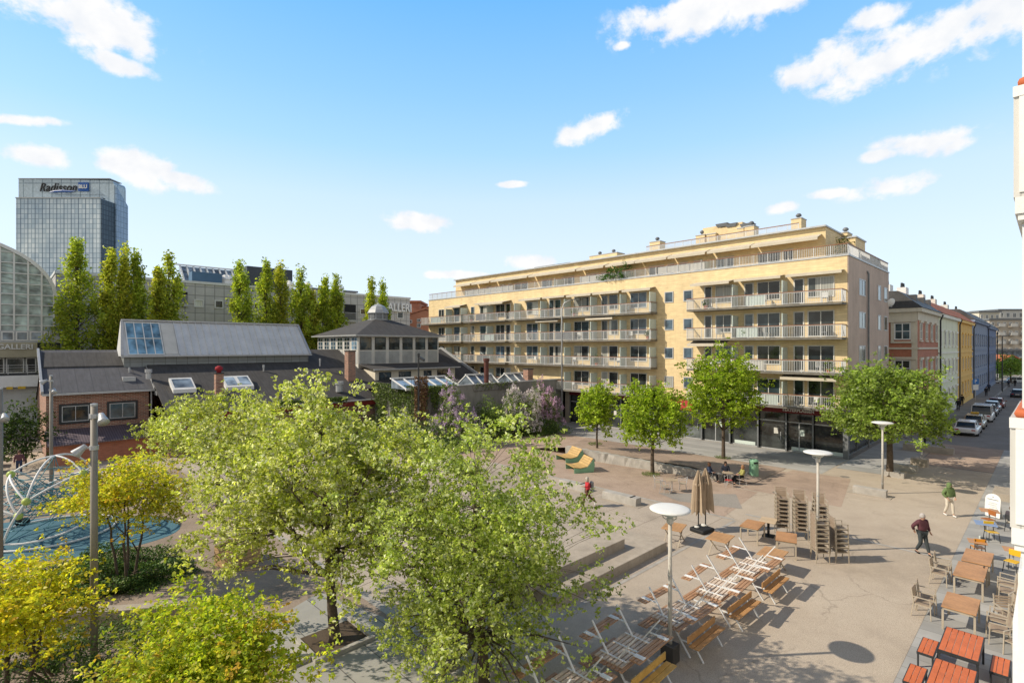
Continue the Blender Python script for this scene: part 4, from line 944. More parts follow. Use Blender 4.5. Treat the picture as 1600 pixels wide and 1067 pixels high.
for (r_,o_,s_,p_,mt) in ((r1,o1,79,14,'white'),(r2,o2,84,13.2,'white'),(r2,o2,97,13.2,'offw'),(r3,o3,108,13.2,'offw'),(r4,o4,124,13.4,'offw'),(r4,o4,140,13.4,'offw')):
    c=MB(o_).box(s_-.6,s_+1.2,p_,p_+1.0,13.5,16.6).build('chimney',MT[mt],r_)
    m=MB(o_)
    for k in range(4): m.lathe([(.14,0),(.11,.6)],8,(s_-.35+k*.42,p_+.5,16.6))
    m.build('chimney_pots',MT['dkmetal'],c)
for (r_,o_,ss) in ((r1,o1,(71,76,80)),(r4,o4,(124,129,134,139,144)),):
    for s_ in ss:
        d=MB(o_).box(s_-.5,s_+.5,10.3,11.6,o_[2]+13.3,14.55).build('dormer',MT['slate'],r_)
m=MB(o1); m.box(74,78,17,20,14.9,17.2); m.build('red_roof_box',mat('bright_red_roof',(.55,.06,.03),.6,.1,1,8,.1),r1)
# ---------------------------------------------------------------- far end of street
def farblock(name,label,x0,x1,ytop,Y,d,wall,rows,cols,bal):
    kk=Y/F; xx=lambda px:(px-800)*kk; zz=lambda py: CH+(HZ-py)*kk
    o=(xx(x0),Y,0); r=root(name,label,'building',o,0)
    MB(o).box(xx(x0),xx(x1),Y,Y+d,0,zz(ytop)).build('wall',wall,r)
    MB(o).box(xx(x0)-.5,xx(x1)+.5,Y-.5,Y+d,zz(ytop),zz(ytop)+.6).build('roof',MT['gmetal'],r)
    h=(zz(ytop))/rows; w_=(xx(x1)-xx(x0))/cols
    for i in range(rows):
        for j in range(cols):
            a=xx(x0)+w_*(j+.25); z=h*(i+.25)
            addwin(r,'p',Y,-1,a,a+w_*.5,z,z+h*.5,MT['glass'],MT['white'],2,1,.15,o,dep=.1)
            if bal and j%2: 
                b=MB(o).box(a-.6,a+w_*.5+.6,Y-1.4,Y-.12,z-.2,z-.0).build('balcony',MT['conc'],r); MB(o).box(a-.6,a+w_*.5+.6,Y-1.5,Y-1.41,z-.15,z+1.0).build('railing',MT['offw'],b)
    return r
farblock('apartment_block','distant beige balcony block closing the street at far right',1546,1640,500,190,14,mat('beige_render',(.54,.47,.38),.85,.1,.3,6,.1),6,10,True)
farblock('apartment_block','distant white stepped rooftop block above the beige balcony block',1560,1650,485,230,14,MT['offw'],6,9,False)
farblock('apartment_block','small distant grey penthouse block behind the blue townhouse',1530,1562,488,215,10,MT['cream'],6,4,False)
plainhouse('garden_house','low house with orange tiled roof at the far end of the street',1556,1606,556,165,8,mat('green_boards',(.10,.16,.06),.8,.1,1,8,.1),MT['rooft'],[(1560,1563,575,584,1,1)],gable=13)
plainhouse('green_shed','small green shed with grey roof beside the parked silver car',1548,1566,566,150,6,bpy.data.materials['green_boards'],MT['slate'],[(1556,1560,584,590,1,1)],gable=6)
farblock('glass_hall','distant long low glass roofed hall in front of the beige block',1548,1615,548,175,3,MT['gsky'],1,8,False)
# wide surroundings so other views are not empty
rr=random.Random(9)
for k,(s_,p_,ds,dp,h) in enumerate(((72,40,40,20,15),(120,45,50,25,16))):
    r=rootG('city_block',['plain cream backyard block behind the red corner house','plain cream backyard block farther down behind the pastel row'][k],'building',s_,p_); o=(s_,p_,0)
    MB(o).box(s_,s_+ds,p_,p_+dp,0,h).build('wall',MT['cream'],r); MB(o).box(s_-.2,s_+ds+.2,p_-.2,p_+dp+.2,h,h+.5).build('roof',MT['slate'],r)
# ---------------------------------------------------------------- the photographer's own building (white balconies at right edge)
ow = rootG('white_house', 'white house front with terracotta capped balconies at right picture edge', 'building', 6.6, -.6)
O6=(6.6,-.6,0)
MB(O6).box(2.5,60,-9,-.6,0,13.5).build('wall',MT['offw'],ow)
pc=.293
for z,pc in ((7.0,.293),(10.18,.268)):
    b=MB(O6).box(7.0,9.2,-.59,pc-.01,z,z+.16).build('balcony',MT['white'],ow)
    m=MB(O6); m.box(7.0,7.06,-.59,pc,z+.16,z+1.22); m.box(7.06,9.2,pc-.06,pc,z+.16,z+1.22); m.build('parapet',cladmat('painted_boards',(.60,.59,.56),.09,1,.72,.6,.06,.16) if 'painted_boards' not in bpy.data.materials else bpy.data.materials['painted_boards'],b)
    m=MB(O6); 
    for k in range(9): m.box(6.985,6.999,pc-.11-k*.1,pc-.04-k*.1,z+.2,z+1.15)
    m.box(6.98,7.0,-.59,pc+.004,z+1.12,z+1.22); m.build('panel_boards',MT['white'],b)
    m=MB(O6); m.path([(7.02,-.6,z+1.26),(7.02,pc-.07,z+1.26),(9.2,pc-.07,z+1.26)],.045,8); m.build('handrail',MT['terr'],b,smooth=True)
    m=MB(O6)
    for k in range(4): m.box(7.02+k*.03,9.1,-.59,pc-.03-k*.045,z-.06*(k+1),z-.06*k-.002)
    m.build('corbel',MT['white'],b)
m=MB(O6); m.tube((7.25,.17,3.0),(7.25,.17,13.4),.045); m.build('downpipe',MT['white'],ow)
m=MB(O6); m.box(7.1,9.0,-.59,.24,2.6,6.7); wl=m.build('bay',MT['white'],ow)
addwin(wl,'s',7.1,-1,-.45,.14,3.4,6.1,MT['glass'],MT['white'],1,2,.06,O6)
addwin(wl,'p',.24,1,7.4,8.7,3.4,6.1,MT['glass'],MT['white'],2,2,.06,O6)
for s_ in range(12,58,4): 
    for z in (.8,4.2,7.4,10.5): addwin(ow,'p',-.6,1,s_,s_+1.4,z,z+1.9,MT['glass'],MT['white'],2,2,.08,O6)
# ---------------------------------------------------------------- vegetation
def leafmesh(name, P, L, C, parent, mt, up=.6, wd=.62, seed=0, kind=None):
    """P: Nx3 positions, L: sizes, C: Nx3 colours -> one mesh of small folded leaves"""
    g = np.random.default_rng(seed); N = len(P)
    nrm = g.normal(size=(N,3)); nrm[:,2] = np.abs(nrm[:,2])*(.6+up); nrm /= np.linalg.norm(nrm, axis=1)[:,None]
    t_ = g.normal(size=(N,3)); t_ -= nrm*(t_*nrm).sum(1)[:,None]; t_ /= np.linalg.norm(t_, axis=1)[:,None]
    b = np.cross(nrm, t_); L = np.asarray(L)[:,None]*np.ones((N,1))
    v = np.empty((N,4,3)); v[:,0] = P - t_*L*.5; v[:,2] = P + t_*L*.5 - nrm*L*.12
    fold = nrm*L*g.uniform(.05,.22,(N,1)); v[:,1] = P - b*L*wd*.5 + fold; v[:,3] = P + b*L*wd*.5 + fold
    me = bpy.data.meshes.new(name); me.vertices.add(N*4); me.vertices.foreach_set('co', v.reshape(-1).astype(np.float32))
    me.loops.add(N*4); me.loops.foreach_set('vertex_index', np.arange(N*4, dtype=np.int32))
    me.polygons.add(N); me.polygons.foreach_set('loop_start', np.arange(0,N*4,4,dtype=np.int32))
    me.update(calc_edges=True)
    a = me.attributes.new('lc', 'FLOAT_COLOR', 'POINT'); c = np.ones((N,4,4), np.float32); c[:,:,:3] = np.asarray(C)[:,None,:]
    a.data.foreach_set('color', c.reshape(-1)); me.materials.append(mt)
    o = bpy.data.objects.new(name, me); COL.objects.link(o); o.parent = parent
    if kind: o['kind'] = kind
    return o
def lump(g, n=6):
    d = g.normal(size=(n,3)); d /= np.linalg.norm(d,axis=1)[:,None]; fr = g.uniform(2,5,n); ph = g.uniform(0,6.28,n); am = g.uniform(.05,.14,n)
    return lambda u: 1 + sum(am[i]*np.sin(fr[i]*(u@d[i])*2 + ph[i]) for i in range(n))
def pal(g, N, base, spread=.22, light=None, lf=0.0, warm=None, wf=0.0):
    base = np.array(base); k = g.uniform(1-spread, 1+spread, (N,1)); c = base[g.integers(0,len(base),N)]*k
    if light is not None and lf > 0:
        q = g.random(N) < lf; c[q] = np.array(light)*g.uniform(.8,1.1,(q.sum(),1))
    return c
def tree(name, label, loc, H, zc, rx, ry, rz, rt, ncl, nleaf, lsz, base, seed, group=None, cat='tree', csize=.55, light=None, lf=0, limbs=8, stems=1, lean=(0,0), flat=1.0, hollow=.45, bot=-.85, fork=None, twig=True, up=.6, tipcol=None, extra=None, rot=0, droop=0):
    g = np.random.default_rng(seed); r = root(name, label, cat, (loc[0], loc[1], loc[2] if len(loc)>2 else 0), rot, group)
    lp = lump(g); u = g.normal(size=(ncl*3,3)); u /= np.linalg.norm(u,axis=1)[:,None]
    u = u[u[:,2] > bot][:ncl]; n = len(u); rad = (hollow + (1-hollow)*g.random(n)**.6)*lp(u)
    C = u*rad[:,None]*np.array([rx,ry,rz]) + np.array([lean[0],lean[1],zc])
    if extra is not None: C = np.vstack([C, np.array(extra)])
    n = len(C)
    # skeleton
    m = MB(); fk = fork if fork else zc - rz*.72; nodes = []
    for s_ in range(stems):
        a = 2*PI*s_/max(1,stems)+.5; off = Vector((math.cos(a),math.sin(a),0))*(0 if stems==1 else .22)
        top = Vector((lean[0],lean[1],zc+rz*.55)) + (Vector((0,0,0)) if stems==1 else Vector((math.cos(a)*rx*.45,math.sin(a)*ry*.45,0)))
        f = Vector((off.x*1.6,off.y*1.6,fk)) + Vector((lean[0],lean[1],0))*.25
        pts = [off*.6+Vector((0,0,-.05)), off*.8+Vector((0,0,.12)), (off+f)*.5+Vector((g.uniform(-.04,.04),g.uniform(-.04,.04),-f.z*.02)), f]
        rs = [rt*1.35, rt*1.05, rt*.9, rt*.78]
        q = 6
        for k in range(1,q+1):
            w_ = k/q; c = f.lerp(top,w_)+Vector((g.uniform(-.1,.1)*rx*.3,g.uniform(-.1,.1)*ry*.3,0)); pts.append(c); rs.append(rt*(.74*(1-w_)+.10)); nodes.append((c, rt*(.62*(1-w_)+.09)))
        m.path(pts, rs, 8)
        nodes.append((f, rt*.6))
    main = list(nodes); sub = []
    for k in range(limbs):
        a = 2*PI*k/limbs + g.uniform(-.3,.3); el = g.uniform(-.35,.6)
        e = Vector((math.cos(a)*math.cos(el)*rx*.62+lean[0], math.sin(a)*math.cos(el)*ry*.62+lean[1], zc+math.sin(el)*rz*.7))
        b0, br = main[int(g.integers(0,len(main)))] if k%2 else main[min(len(main)-1,int(g.integers(0,3)))]
        if b0.z > e.z+.2: b0, br = min(main, key=lambda q: q[0].z)
        md = b0.lerp(e,.5)+Vector((0,0,-.08*rz)); pts=[b0, b0.lerp(md,.5)+Vector((g.uniform(-.1,.1),g.uniform(-.1,.1),0)), md, md.lerp(e,.5)+Vector((g.uniform(-.12,.12),g.uniform(-.12,.12),.05)), e]
        r0 = min(br*.8, rt*.45); m.path(pts,[r0,r0*.8,r0*.62,r0*.45,r0*.25],6)
        for q in (1,2,3,4): sub.append((pts[q], r0*(.8-.16*q)))
    alln = np.array([tuple(q[0]) for q in main+sub]); allr=[q[1] for q in main+sub]
    for i in range(n):
        d = np.linalg.norm(alln-C[i],axis=1) + np.maximum(0,alln[:,2]-C[i][2])*.8; j = int(d.argmin())
        b0 = Vector(alln[j]); e = Vector(C[i]); md = b0.lerp(e,.55)+Vector((g.uniform(-.08,.08),g.uniform(-.08,.08),.06*(e-b0).length))
        rr_ = min(allr[j]*.6, .012+.012*(e-b0).length); m.path([b0,md,e],[rr_,rr_*.7,.006],3,False)
    m.build('trunk', MT['bark'], r, smooth=True)
    # leaves along short twigs
    per = nleaf; tw = 7
    dirs = g.normal(size=(n,tw,3)); dirs[:,:,2] = dirs[:,:,2]*flat*.7 + .12 - droop; dirs /= np.linalg.norm(dirs,axis=2)[:,:,None]; dirs[:,:,2] *= flat
    outw = (C-np.array([lean[0],lean[1],zc]))/np.array([rx,ry,rz]); dirs += .45*outw[:,None,:]*np.array([1,1,flat])
    K = 5; pr_ = per//K; per = pr_*K; cs = csize*g.uniform(.65,1.3,(n,1))
    ti = np.repeat(g.integers(0,tw,(n,pr_)),K,1); tt = np.repeat(g.random((n,pr_))**.75,K,1)
    P = C[:,None,:] + dirs[np.arange(n)[:,None],ti]*(tt*cs)[:,:,None] + np.repeat(g.normal(size=(n,pr_,3))*lsz*.9,K,1) + g.normal(size=(n,per,3))*lsz*np.array([.42,.42,.28])
    P = P.reshape(-1,3); N = len(P)
    col = pal(g, N, base, .2, light, lf)
    clb = (np.repeat(g.uniform(.65,1.2,n), per)*np.repeat(g.uniform(.65,1.2,n*pr_),K))[:,None]; col = col*clb
    if tipcol is not None:
        w_ = np.clip((tt.reshape(-1)-.55)*2.2,0,1)*np.repeat((g.random(n)<tipcol[1]),per); col = col*(1-w_[:,None]) + np.array(tipcol[0])*w_[:,None]
    keep = P[:,2] > .25
    leafmesh('crown', P[keep], lsz*g.uniform(.65,1.25,N)[keep], np.clip(col[keep],0,1), r, MT['leaf'], up, seed=seed+1)
    return r
GREEN1 = [(.54,.60,.10),(.62,.66,.14),(.42,.51,.08),(.68,.70,.22)]
GREEN2 = [(.46,.56,.11),(.55,.63,.15),(.37,.48,.09),(.60,.66,.22)]
MAPLE = [(.36,.50,.04),(.44,.57,.05),(.27,.40,.03),(.50,.60,.08)]
LIME = [(.34,.46,.09),(.42,.53,.12),(.26,.37,.07)]
YEL = [(.76,.68,.06),(.62,.64,.06),(.82,.68,.07),(.48,.55,.06)]
POP = [(.46,.46,.05),(.58,.53,.06),(.32,.35,.04),(.66,.57,.07)]
a = G(523,1000)
tree('whitebeam_tree','broad pale flowering tree with bare lower trunk left of centre', (a[0],a[1]), 7.4, 4.55, 4.1, 3.4, 2.9, .17, 520, 100, .115, GREEN1, 21, light=(.88,.88,.62), lf=.30, limbs=13, lean=(-.65,.4), fork=1.9, csize=.52, bot=-.85, hollow=.25)
a = (-.72, 13.6)
tree('whitebeam_tree','large green leafy tree in the centre foreground reaching the bottom edge', a, 7.1, 3.5, 2.9, 2.8, 3.3, .15, 520, 98, .10, GREEN2, 33, light=(.78,.84,.52), lf=.2, limbs=15, lean=(-.3,.3), fork=1.4, csize=.48, bot=-.95, hollow=.2)
a = G(368,800)
tree('whitebeam_tree','smaller pale flowering tree behind the broad one beside the brick wing', (a[0]-1.5,a[1]+1.0), 7, 4.3, 3.7, 2.8, 2.0, .14, 200, 80, .15, GREEN1, 41, light=(.75,.78,.5), lf=.2, limbs=9, fork=2.0, csize=.65)
a = G(183,920)
tree('katsura_tree','slender multi stemmed yellow and orange tree in the yew bed at left', (a[0]+.35,a[1]), 5.0, 3.5, 1.65, 1.5, 1.35, .055, 120, 120, .11, YEL, 51, limbs=9, stems=4, fork=1.3, flat=.28, csize=.75, bot=-.8, hollow=.2, tipcol=((.62,.34,.05),.15), up=1.4)
tree('katsura_tree','bright yellow layered tree in the lower left corner', (-12.1,12.7), 3.9, 2.45, 1.6, 1.5, 1.25, .06, 105, 120, .105, [(.84,.76,.05),(.72,.72,.05),(.86,.72,.06),(.54,.60,.05)], 61, limbs=9, stems=3, fork=.9, flat=.3, csize=.7, bot=-.9, hollow=.15, tipcol=((.70,.46,.05),.12), up=1.4)
tree('katsura_tree','yellow green tree with orange leaf tips along the bottom edge', (-5.9,10.3), 4.0, 2.75, 1.65, 1.3, 1.1, .06, 140, 140, .095, [(.60,.65,.05),(.48,.60,.05),(.72,.68,.07),(.38,.50,.05)], 71, limbs=10, stems=4, fork=1.0, flat=.32, csize=.62, bot=-.9, hollow=.15, tipcol=((.60,.38,.07),.12), up=1.3)
a = GS(930,702,.45); a = W(35.3,26.3)
tree('maple_tree','smallest of the three bright green maples on the raised terrace', (a[0],a[1],.5), 5.6, 3.4, 1.3, 1.25, 2.0, .09, 110, 62, .19, MAPLE, 81, group=None, limbs=7, fork=1.7, csize=.52, bot=-.9, hollow=.35)
a = W(32.75,19.6)
tree('maple_tree','middle bright green maple standing in front of the granite wall', (a[0],a[1],0), 6.3, 3.95, 2.1, 2.0, 2.3, .14, 160, 70, .19, MAPLE, 82, limbs=9, fork=1.9, csize=.58, bot=-.85, hollow=.35)
a = W(41.2,18.3)
tree('maple_tree','tallest bright green maple right of the other two before the shop front', (a[0],a[1],0), 8.6, 5.3, 2.45, 2.3, 3.1, .16, 210, 74, .21, MAPLE, 83, limbs=10, fork=2.2, csize=.66, bot=-.88, hollow=.35)
a = G(1390,744)
tree('linden_tree','round dense green tree at the corner of the yellow block and the street', (a[0],a[1]), 7.9, 4.9, 3.3, 3.1, 2.65, .22, 290, 84, .20, LIME, 84, limbs=12, fork=2.2, csize=.75, bot=-.8, hollow=.45, light=(.30,.38,.15), lf=.15)
a = G(1585,600); tree('street_tree','small dark green tree at far end of the street behind parked cars', (a[0]+1,a[1]+2), 6.5, 4.0, 3.0, 3, 2.4, .2, 60, 40, .4, LIME, 85, limbs=6, fork=1.5, csize=.8)
a = G(212,700); tree('shrub_tree','dark leafy shrub beside the left corner of the brick wing', W(1.2,53.2), 4, 2.3, 1.5,1.5,1.9,.07, 90, 50, .16, [(.05,.10,.02),(.08,.13,.03),(.04,.07,.02)], 86, limbs=6, fork=.8, csize=.5)
# poplar row
def poplar(label, px, ytop, wpx, seed, p=76.0):
    s = s_on(p, px); x, y = W(s, p); H = z_at(s, p, ytop); wd = wpx*y/F*.64; g = np.random.default_rng(seed)
    r = root('poplar_tree', label, 'tree', (x,y,0), 0, 'row of columnar poplars before the gallery')
    n = 165; zz = g.random(n); h = 2.0 + zz*(H-2.6)
    prof_ = np.interp(zz,[0,.12,.4,.65,.85,1],[.75,1.0,.92,.66,.34,.04])
    an = g.uniform(0,6.28,n); rr_ = wd*prof_*g.uniform(.25,1.05,n)*(1+.22*np.sin(3*an+h*.9)); C = np.c_[np.cos(an)*rr_, np.sin(an)*rr_, h]
    for q in range(2):
        k_ = g.random(n) < .22; a_ = g.uniform(0,6.28); C[k_,0] += math.cos(a_)*wd*.45; C[k_,1] += math.sin(a_)*wd*.45; C[k_,2] = 2+(C[k_,2]-2)*g.uniform(.72,.92)
    m = MB(); m.path([(0,0,-.1),(0,0,H*.4),(0,0,H*.94)],[.28,.18,.03],6)
    for i in range(n): m.path([(0,0,max(.8,C[i][2]-1.8)), tuple(C[i]*np.array([.7,.7,1])-np.array([0,0,.5])), tuple(C[i])],[.05,.03,.01],3,False)
    m.build('trunk', MT['bark'], r)
    per = 58; d = np.clip(g.normal(size=(n,per,3)),-1.7,1.7)*np.array([.29,.29,.55])*g.uniform(.6,1.3,(n,1,1)); P = (C[:,None,:]+d).reshape(-1,3); N=len(P)
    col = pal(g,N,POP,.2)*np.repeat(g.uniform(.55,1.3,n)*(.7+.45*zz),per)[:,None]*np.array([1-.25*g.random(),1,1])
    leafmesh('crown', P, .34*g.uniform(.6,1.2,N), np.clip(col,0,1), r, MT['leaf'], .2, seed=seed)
for i,(lab,px,yt,wp) in enumerate((('tallest and broadest poplar beside the glass vault',120,376,62),('poplar just right of the broadest one, left of the trio before the tower',174,388,27),('poplar in the middle of the trio before the hotel tower',195,384,22),('poplar at the right of the trio before the hotel tower',213,391,22),
    ('low poplar stem leaning against a taller one left of the small square gallery window',246,415,26),('tall thin poplar left of the small square gallery windows',264,394,44),('single narrow poplar below the glass roof on the gallery',374,408,38),('left poplar of the pair in front of the dark blue rooftop plant room',416,405,34),
    ('right poplar of the pair in front of the dark blue rooftop plant room',438,411,34),('poplar behind the right end of the zinc roof monitor',470,418,40),('lower poplar filling the gap left of the lantern tower',486,452,30),('left poplar of the pair above the lantern tower eave',508,430,28),('right poplar of the pair above the lantern tower eave',526,428,30),
    ('left poplar of the last pair rising behind the lantern cupola',580,436,22),('right poplar of the last pair rising behind the lantern cupola',598,438,24))):
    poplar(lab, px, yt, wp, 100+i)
# low hedges and shrubs
def bush(name, label, loc, rx, ry, h, n, lsz, base, seed, cat='shrub', light=None, lf=0, mt='leafd', rz=0, kindlf=None, flowers=None, group=None):
    g = np.random.default_rng(seed); r = root(name, label, cat, (loc[0],loc[1],loc[2] if len(loc)>2 else 0), rz, group)
    lp = lump(g,8); u = g.normal(size=(n,3)); u[:,2]=np.abs(u[:,2]); u/=np.linalg.norm(u,axis=1)[:,None]
    rad=(.55+.45*g.random(n)**.5)*lp(u); P=u*rad[:,None]*np.array([rx,ry,h]); 
    k=(np.sin(P[:,0]*5+seed)*np.sin(P[:,1]*4.3)*np.sin(P[:,2]*5)); col=pal(g,n,base,.25,light,lf)*(1+.35*k)[:,None]
    leafmesh('foliage',P,lsz*g.uniform(.6,1.3,n),np.clip(col,0,1),r,MT[mt],.6,.45,seed)
    m=MB()
    for i in range(16):
        a=g.uniform(0,6.28); q=g.uniform(.3,.8); m.path([(math.cos(a)*rx*.15,math.sin(a)*ry*.15,-.02),(math.cos(a)*rx*q*.6,math.sin(a)*ry*q*.6,h*.45),(math.cos(a)*rx*q,math.sin(a)*ry*q,h*.75)],[.03,.02,.008],4)
    m.build('stem',MT['bark'],r)
    if flowers:
        fc,nf,fs=flowers; C=u[:nf]*rad[:nf,None]*np.array([rx,ry,h])*1.04; C=C[C[:,2]>h*.15]; per=60
        tt=g.random((len(C),per)); P2=(C[:,None,:]+np.stack([g.normal(size=tt.shape)*fs*.32*(1-tt),g.normal(size=tt.shape)*fs*.32*(1-tt),(tt-.3)*fs*1.1],2)).reshape(-1,3)
        leafmesh('blossom',P2,.10*g.uniform(.6,1.3,len(P2)),np.clip(pal(g,len(P2),fc,.2),0,1),r,MT['leafd'],.4,.8,seed+5)
    return r
YEW=[(.07,.14,.03),(.10,.19,.04),(.045,.09,.02),(.19,.27,.06)]
a=G(190,925); bush('yew_hedge','dark green yew bed behind the low concrete seat wall',(a[0]-.9,a[1]+.9),2.7,1.9,1.0,20000,.10,YEW,201,'hedge',rz=.15)
a=G(60,960); bush('yew_hedge','darker yew patch behind the bright yellow tree at left edge',(a[0]-.5,a[1]+.2),2.2,1.5,.9,9000,.10,YEW,202,'hedge')
a=G(110,1060); bush('yew_hedge','dark yew bed around the foot of the tall lamp mast',(a[0],a[1]),3.6,2.0,.95,16000,.085,YEW,203,'hedge')
LIL=[(.60,.44,.70),(.72,.58,.78),(.80,.70,.82),(.46,.30,.56)]
LL=[(.18,.28,.07),(.13,.20,.05),(.25,.34,.09)]
def onwall(px,dp): s=s_on(40.7-dp,px); return W(s,40.7-dp)
bush('lilac_bush','left purple flowering lilac in front of the concrete yard wall',onwall(714,3.3),2.4,1.7,4.1,9000,.17,LL,211,'shrub',mt='leaf',flowers=(LIL,330,.5))
bush('lilac_bush','pale lilac bush with whitish blossoms right of the gap in the wall greenery',onwall(816,3.2),2.3,1.7,4.2,9000,.17,LL,212,'shrub',mt='leaf',flowers=([(.80,.74,.78),(.85,.80,.82),(.66,.56,.70)],420,.5))
bush('lilac_bush','rightmost pinkish lilac bush beside the corner of the yellow block',onwall(850,3.0),1.7,1.6,4.6,7000,.17,LL,213,'shrub',mt='leaf',flowers=([(.70,.46,.68),(.78,.58,.76),(.56,.34,.54)],300,.5))
bush('green_bush','green bush filling the middle of the yard wall between two lilacs',onwall(768,2.2),2.4,1.6,3.2,8000,.17,LL,214,'shrub',mt='leaf')
bush('green_bush','low dark bushes at the foot of the rightmost lilac',onwall(848,4.2),2.4,1.3,1.5,5000,.14,YEW,215,'shrub')
bush('green_bush','dark bushes below the dead ivy at left end of the concrete wall',onwall(650,3),4.2,1.8,2.2,9000,.16,YEW,216,'shrub',light=(.12,.18,.04),lf=.3)
bush('green_bush','dark green bushes under the dark red canopy of the market hall',W(20,46.2),7.5,1.8,2.4,12000,.17,[(.05,.09,.02),(.08,.13,.03)],217,'shrub',rz=TH0,light=(.18,.24,.05),lf=.2)
def ivy(label,s0,s1,p,z0,z1,n,base,seed,dens=None,rz=0.0):
    g=np.random.default_rng(seed); r=rootG('ivy',label,'climbing plant',(s0+s1)/2,p-.05,0,rz)
    s=g.uniform(0,1,n); z=g.uniform(0,1,n); lim=.25+.75*np.abs(np.sin(s*9+seed))*g.uniform(.5,1,n); k=(1-z)<lim
    P=np.c_[(s-.5)*(s1-s0), -np.abs(g.normal(size=n))*.16-.02, z0+z*(z1-z0)][k]
    leafmesh('foliage',P,.17*g.uniform(.6,1.2,len(P)),pal(g,len(P),base,.3),r,MT['leafd'],.1,seed=seed)
    m=MB()
    for i in range(14): q=(i/13-.5)*(s1-s0); m.path([(q,-.03,z0+.1),(q+g.uniform(-.3,.3),-.04,(z0+z1)/2),(q+g.uniform(-.3,.3),-.03,z1-.1)],.018,4)
    m.path([(-(s1-s0)/2,-.03,z0+.12),((s1-s0)/2,-.03,z0+.12)],.02,4); m.build('vine_stem',MT['bark'],r)
ivy('green ivy draped over the left end of the concrete yard wall',27.6,31.5,40.62,2.6,5.3,3600,[(.12,.19,.03),(.08,.13,.03),(.18,.24,.04)],221)
ivy('dense ivy covering the short end wall left of the dead creeper',23.6,31.6,45.05,.6,5.25,9000,[(.10,.16,.03),(.07,.11,.025),(.16,.22,.04)],226,None,-PI/2)
ivy('thin green ivy strands along the top of the concrete yard wall',34,40,40.62,4.3,5.25,450,[(.12,.17,.03),(.08,.12,.03)],222)
ivy('green creeper lying along the dark red eave of the market hall',17.5,24.5,48.9,3.3,4.0,3600,[(.08,.14,.02),(.12,.18,.03)],223)
a=s_on(40.4,653); ivy('dry brown dead creeper hanging beside the dark pole',a-.5,a+.9,40.35,.3,6.2,3800,[(.22,.12,.06),(.30,.18,.10),(.15,.08,.05)],224)
# terrace plants
for (px,lab,sc_) in ((958,'leafy green plants spilling over the top terrace railing',1.0),):
    p=p_on(S0+.2,px); x,y=W(S0+.25,p); bush('terrace_plant',lab,(x,y,16.3),.7,1.9,1.3,1400,.2,[(.08,.17,.03),(.05,.12,.02)],231,'plant',mt='leaf',rz=TH0)
p=p_on(S0+1.2,978); x,y=W(S0+1.2,p); bush('terrace_plant','upright bush standing on the top terrace right of the spilling plants',(x,y,15.3),.7,.8,3.0,900,.2,[(.06,.14,.03)],232,'plant',mt='leaf')
p=P0+.9; x,y=W(S0+3,p); bush('terrace_plant','thin grassy bush at the right end of the top terrace',(x,y,15.3),.9,.6,2.6,800,.2,[(.16,.16,.06),(.10,.12,.04)],233,'plant',mt='leaf')
gk = random.Random(31)
for (lv,px,lab) in ((2,1020,'potted green plant at right end of the third level middle block balcony'),(3,905,'potted green plant on the top balcony of the middle block'),(1,940,'leafy potted plant on the second level balcony of the middle block'),(1,1300,'potted plant at right end of the second level right hand balcony'),(3,1110,'potted plant at left end of the top right hand balcony'),(2,1170,'dark potted shrub midway along the third level right hand balcony'),(0,1290,'potted plant on the lowest right hand balcony'),(3,745,'potted plant on the top balcony second from the left')):
    p=p_on(S0,px); x,y=W(S0-.95,p); r=bush('potted_plant',lab,(x,y,FL[lv]+.35),.32,.32,gk.uniform(.6,1.0),260,.13,[(.08,.17,.03),(.05,.11,.02),(.14,.22,.05)],300+px,'plant',mt='leaf'); MB().lathe([(.14,-.34),(.19,-.01),(.17,.0)],12).build('pot',MT['terr'],r)
for i,(px,py) in enumerate(((1129,717),(1017,743),(930,704))):
    a=G(px,py-1); g=np.random.default_rng(240+i); n=500; an=g.uniform(0,6.28,n); rr_=g.random(n)**.5*.62; P=np.c_[np.cos(an)*rr_,np.sin(an)*rr_,g.uniform(.0,.14,n)]
    o=leafmesh('grass',P+np.array([a[0],a[1],.02 if i<2 else .5]),.10*np.ones(n),pal(g,n,[(.12,.17,.04),(.18,.22,.06)],.3),None,MT['leafd'],.1,.25,240+i); tag(o,kind='stuff',label=['grass tuft round the foot of the tallest maple','grass tuft round the foot of the middle maple','grass tuft round the foot of the smallest maple'][i],cat='grass')
# ---------------------------------------------------------------- street furniture
WOOD = cladmat('orange_wood_planks', (.50,.28,.13), .16, 1, .45, .5, .15, .05)
WOOD2 = mat('table_wood', (.47,.25,.12), .55, .2, 1.2, 14, .15)
SLATW = mat('brown_slat_wood', (.44,.25,.14), .6, .25, 3, 20, .15)
PALEW = mat('sunlit_weathered_slat_wood', (.62,.50,.40), .7, .25, 3, 20, .15)  # weathered wood, paled further for sunlight on the upturned undersides
PINE = mat('brown_bench_wood', (.46,.25,.10), .6, .15, 3, 20, .1)
YPINE = mat('yellow_pine', (.62,.38,.10), .6, .15, 3, 20, .1)
REDW = mat('red_stained_wood', (.60,.15,.045), .5, .15, 2, 20, .1)
REDD = mat('dark_red_wood', (.22,.06,.045), .5, .15, 2, 20, .1)
TAN = mat('tan_aluminium', (.42,.36,.28), .5, .08, 3, 20, 0); TANW = mat('tan_slats', (.33,.255,.19), .6, .12, 3, 20, .1)
WMET = mat('white_metal', (.72,.73,.74), .4, .06, 3, 20, 0)
CANV = mat('beige_canvas', (.40,.31,.22), .9, .12, 3, 30, .15)
POLE = mat('worn_pole_paint', (.50,.47,.42), .55, .12, 3, 20, .1, dirt=.3); MASTM = mat('mast_grey', (.26,.235,.20), .6, .12, 2, 20, .1)
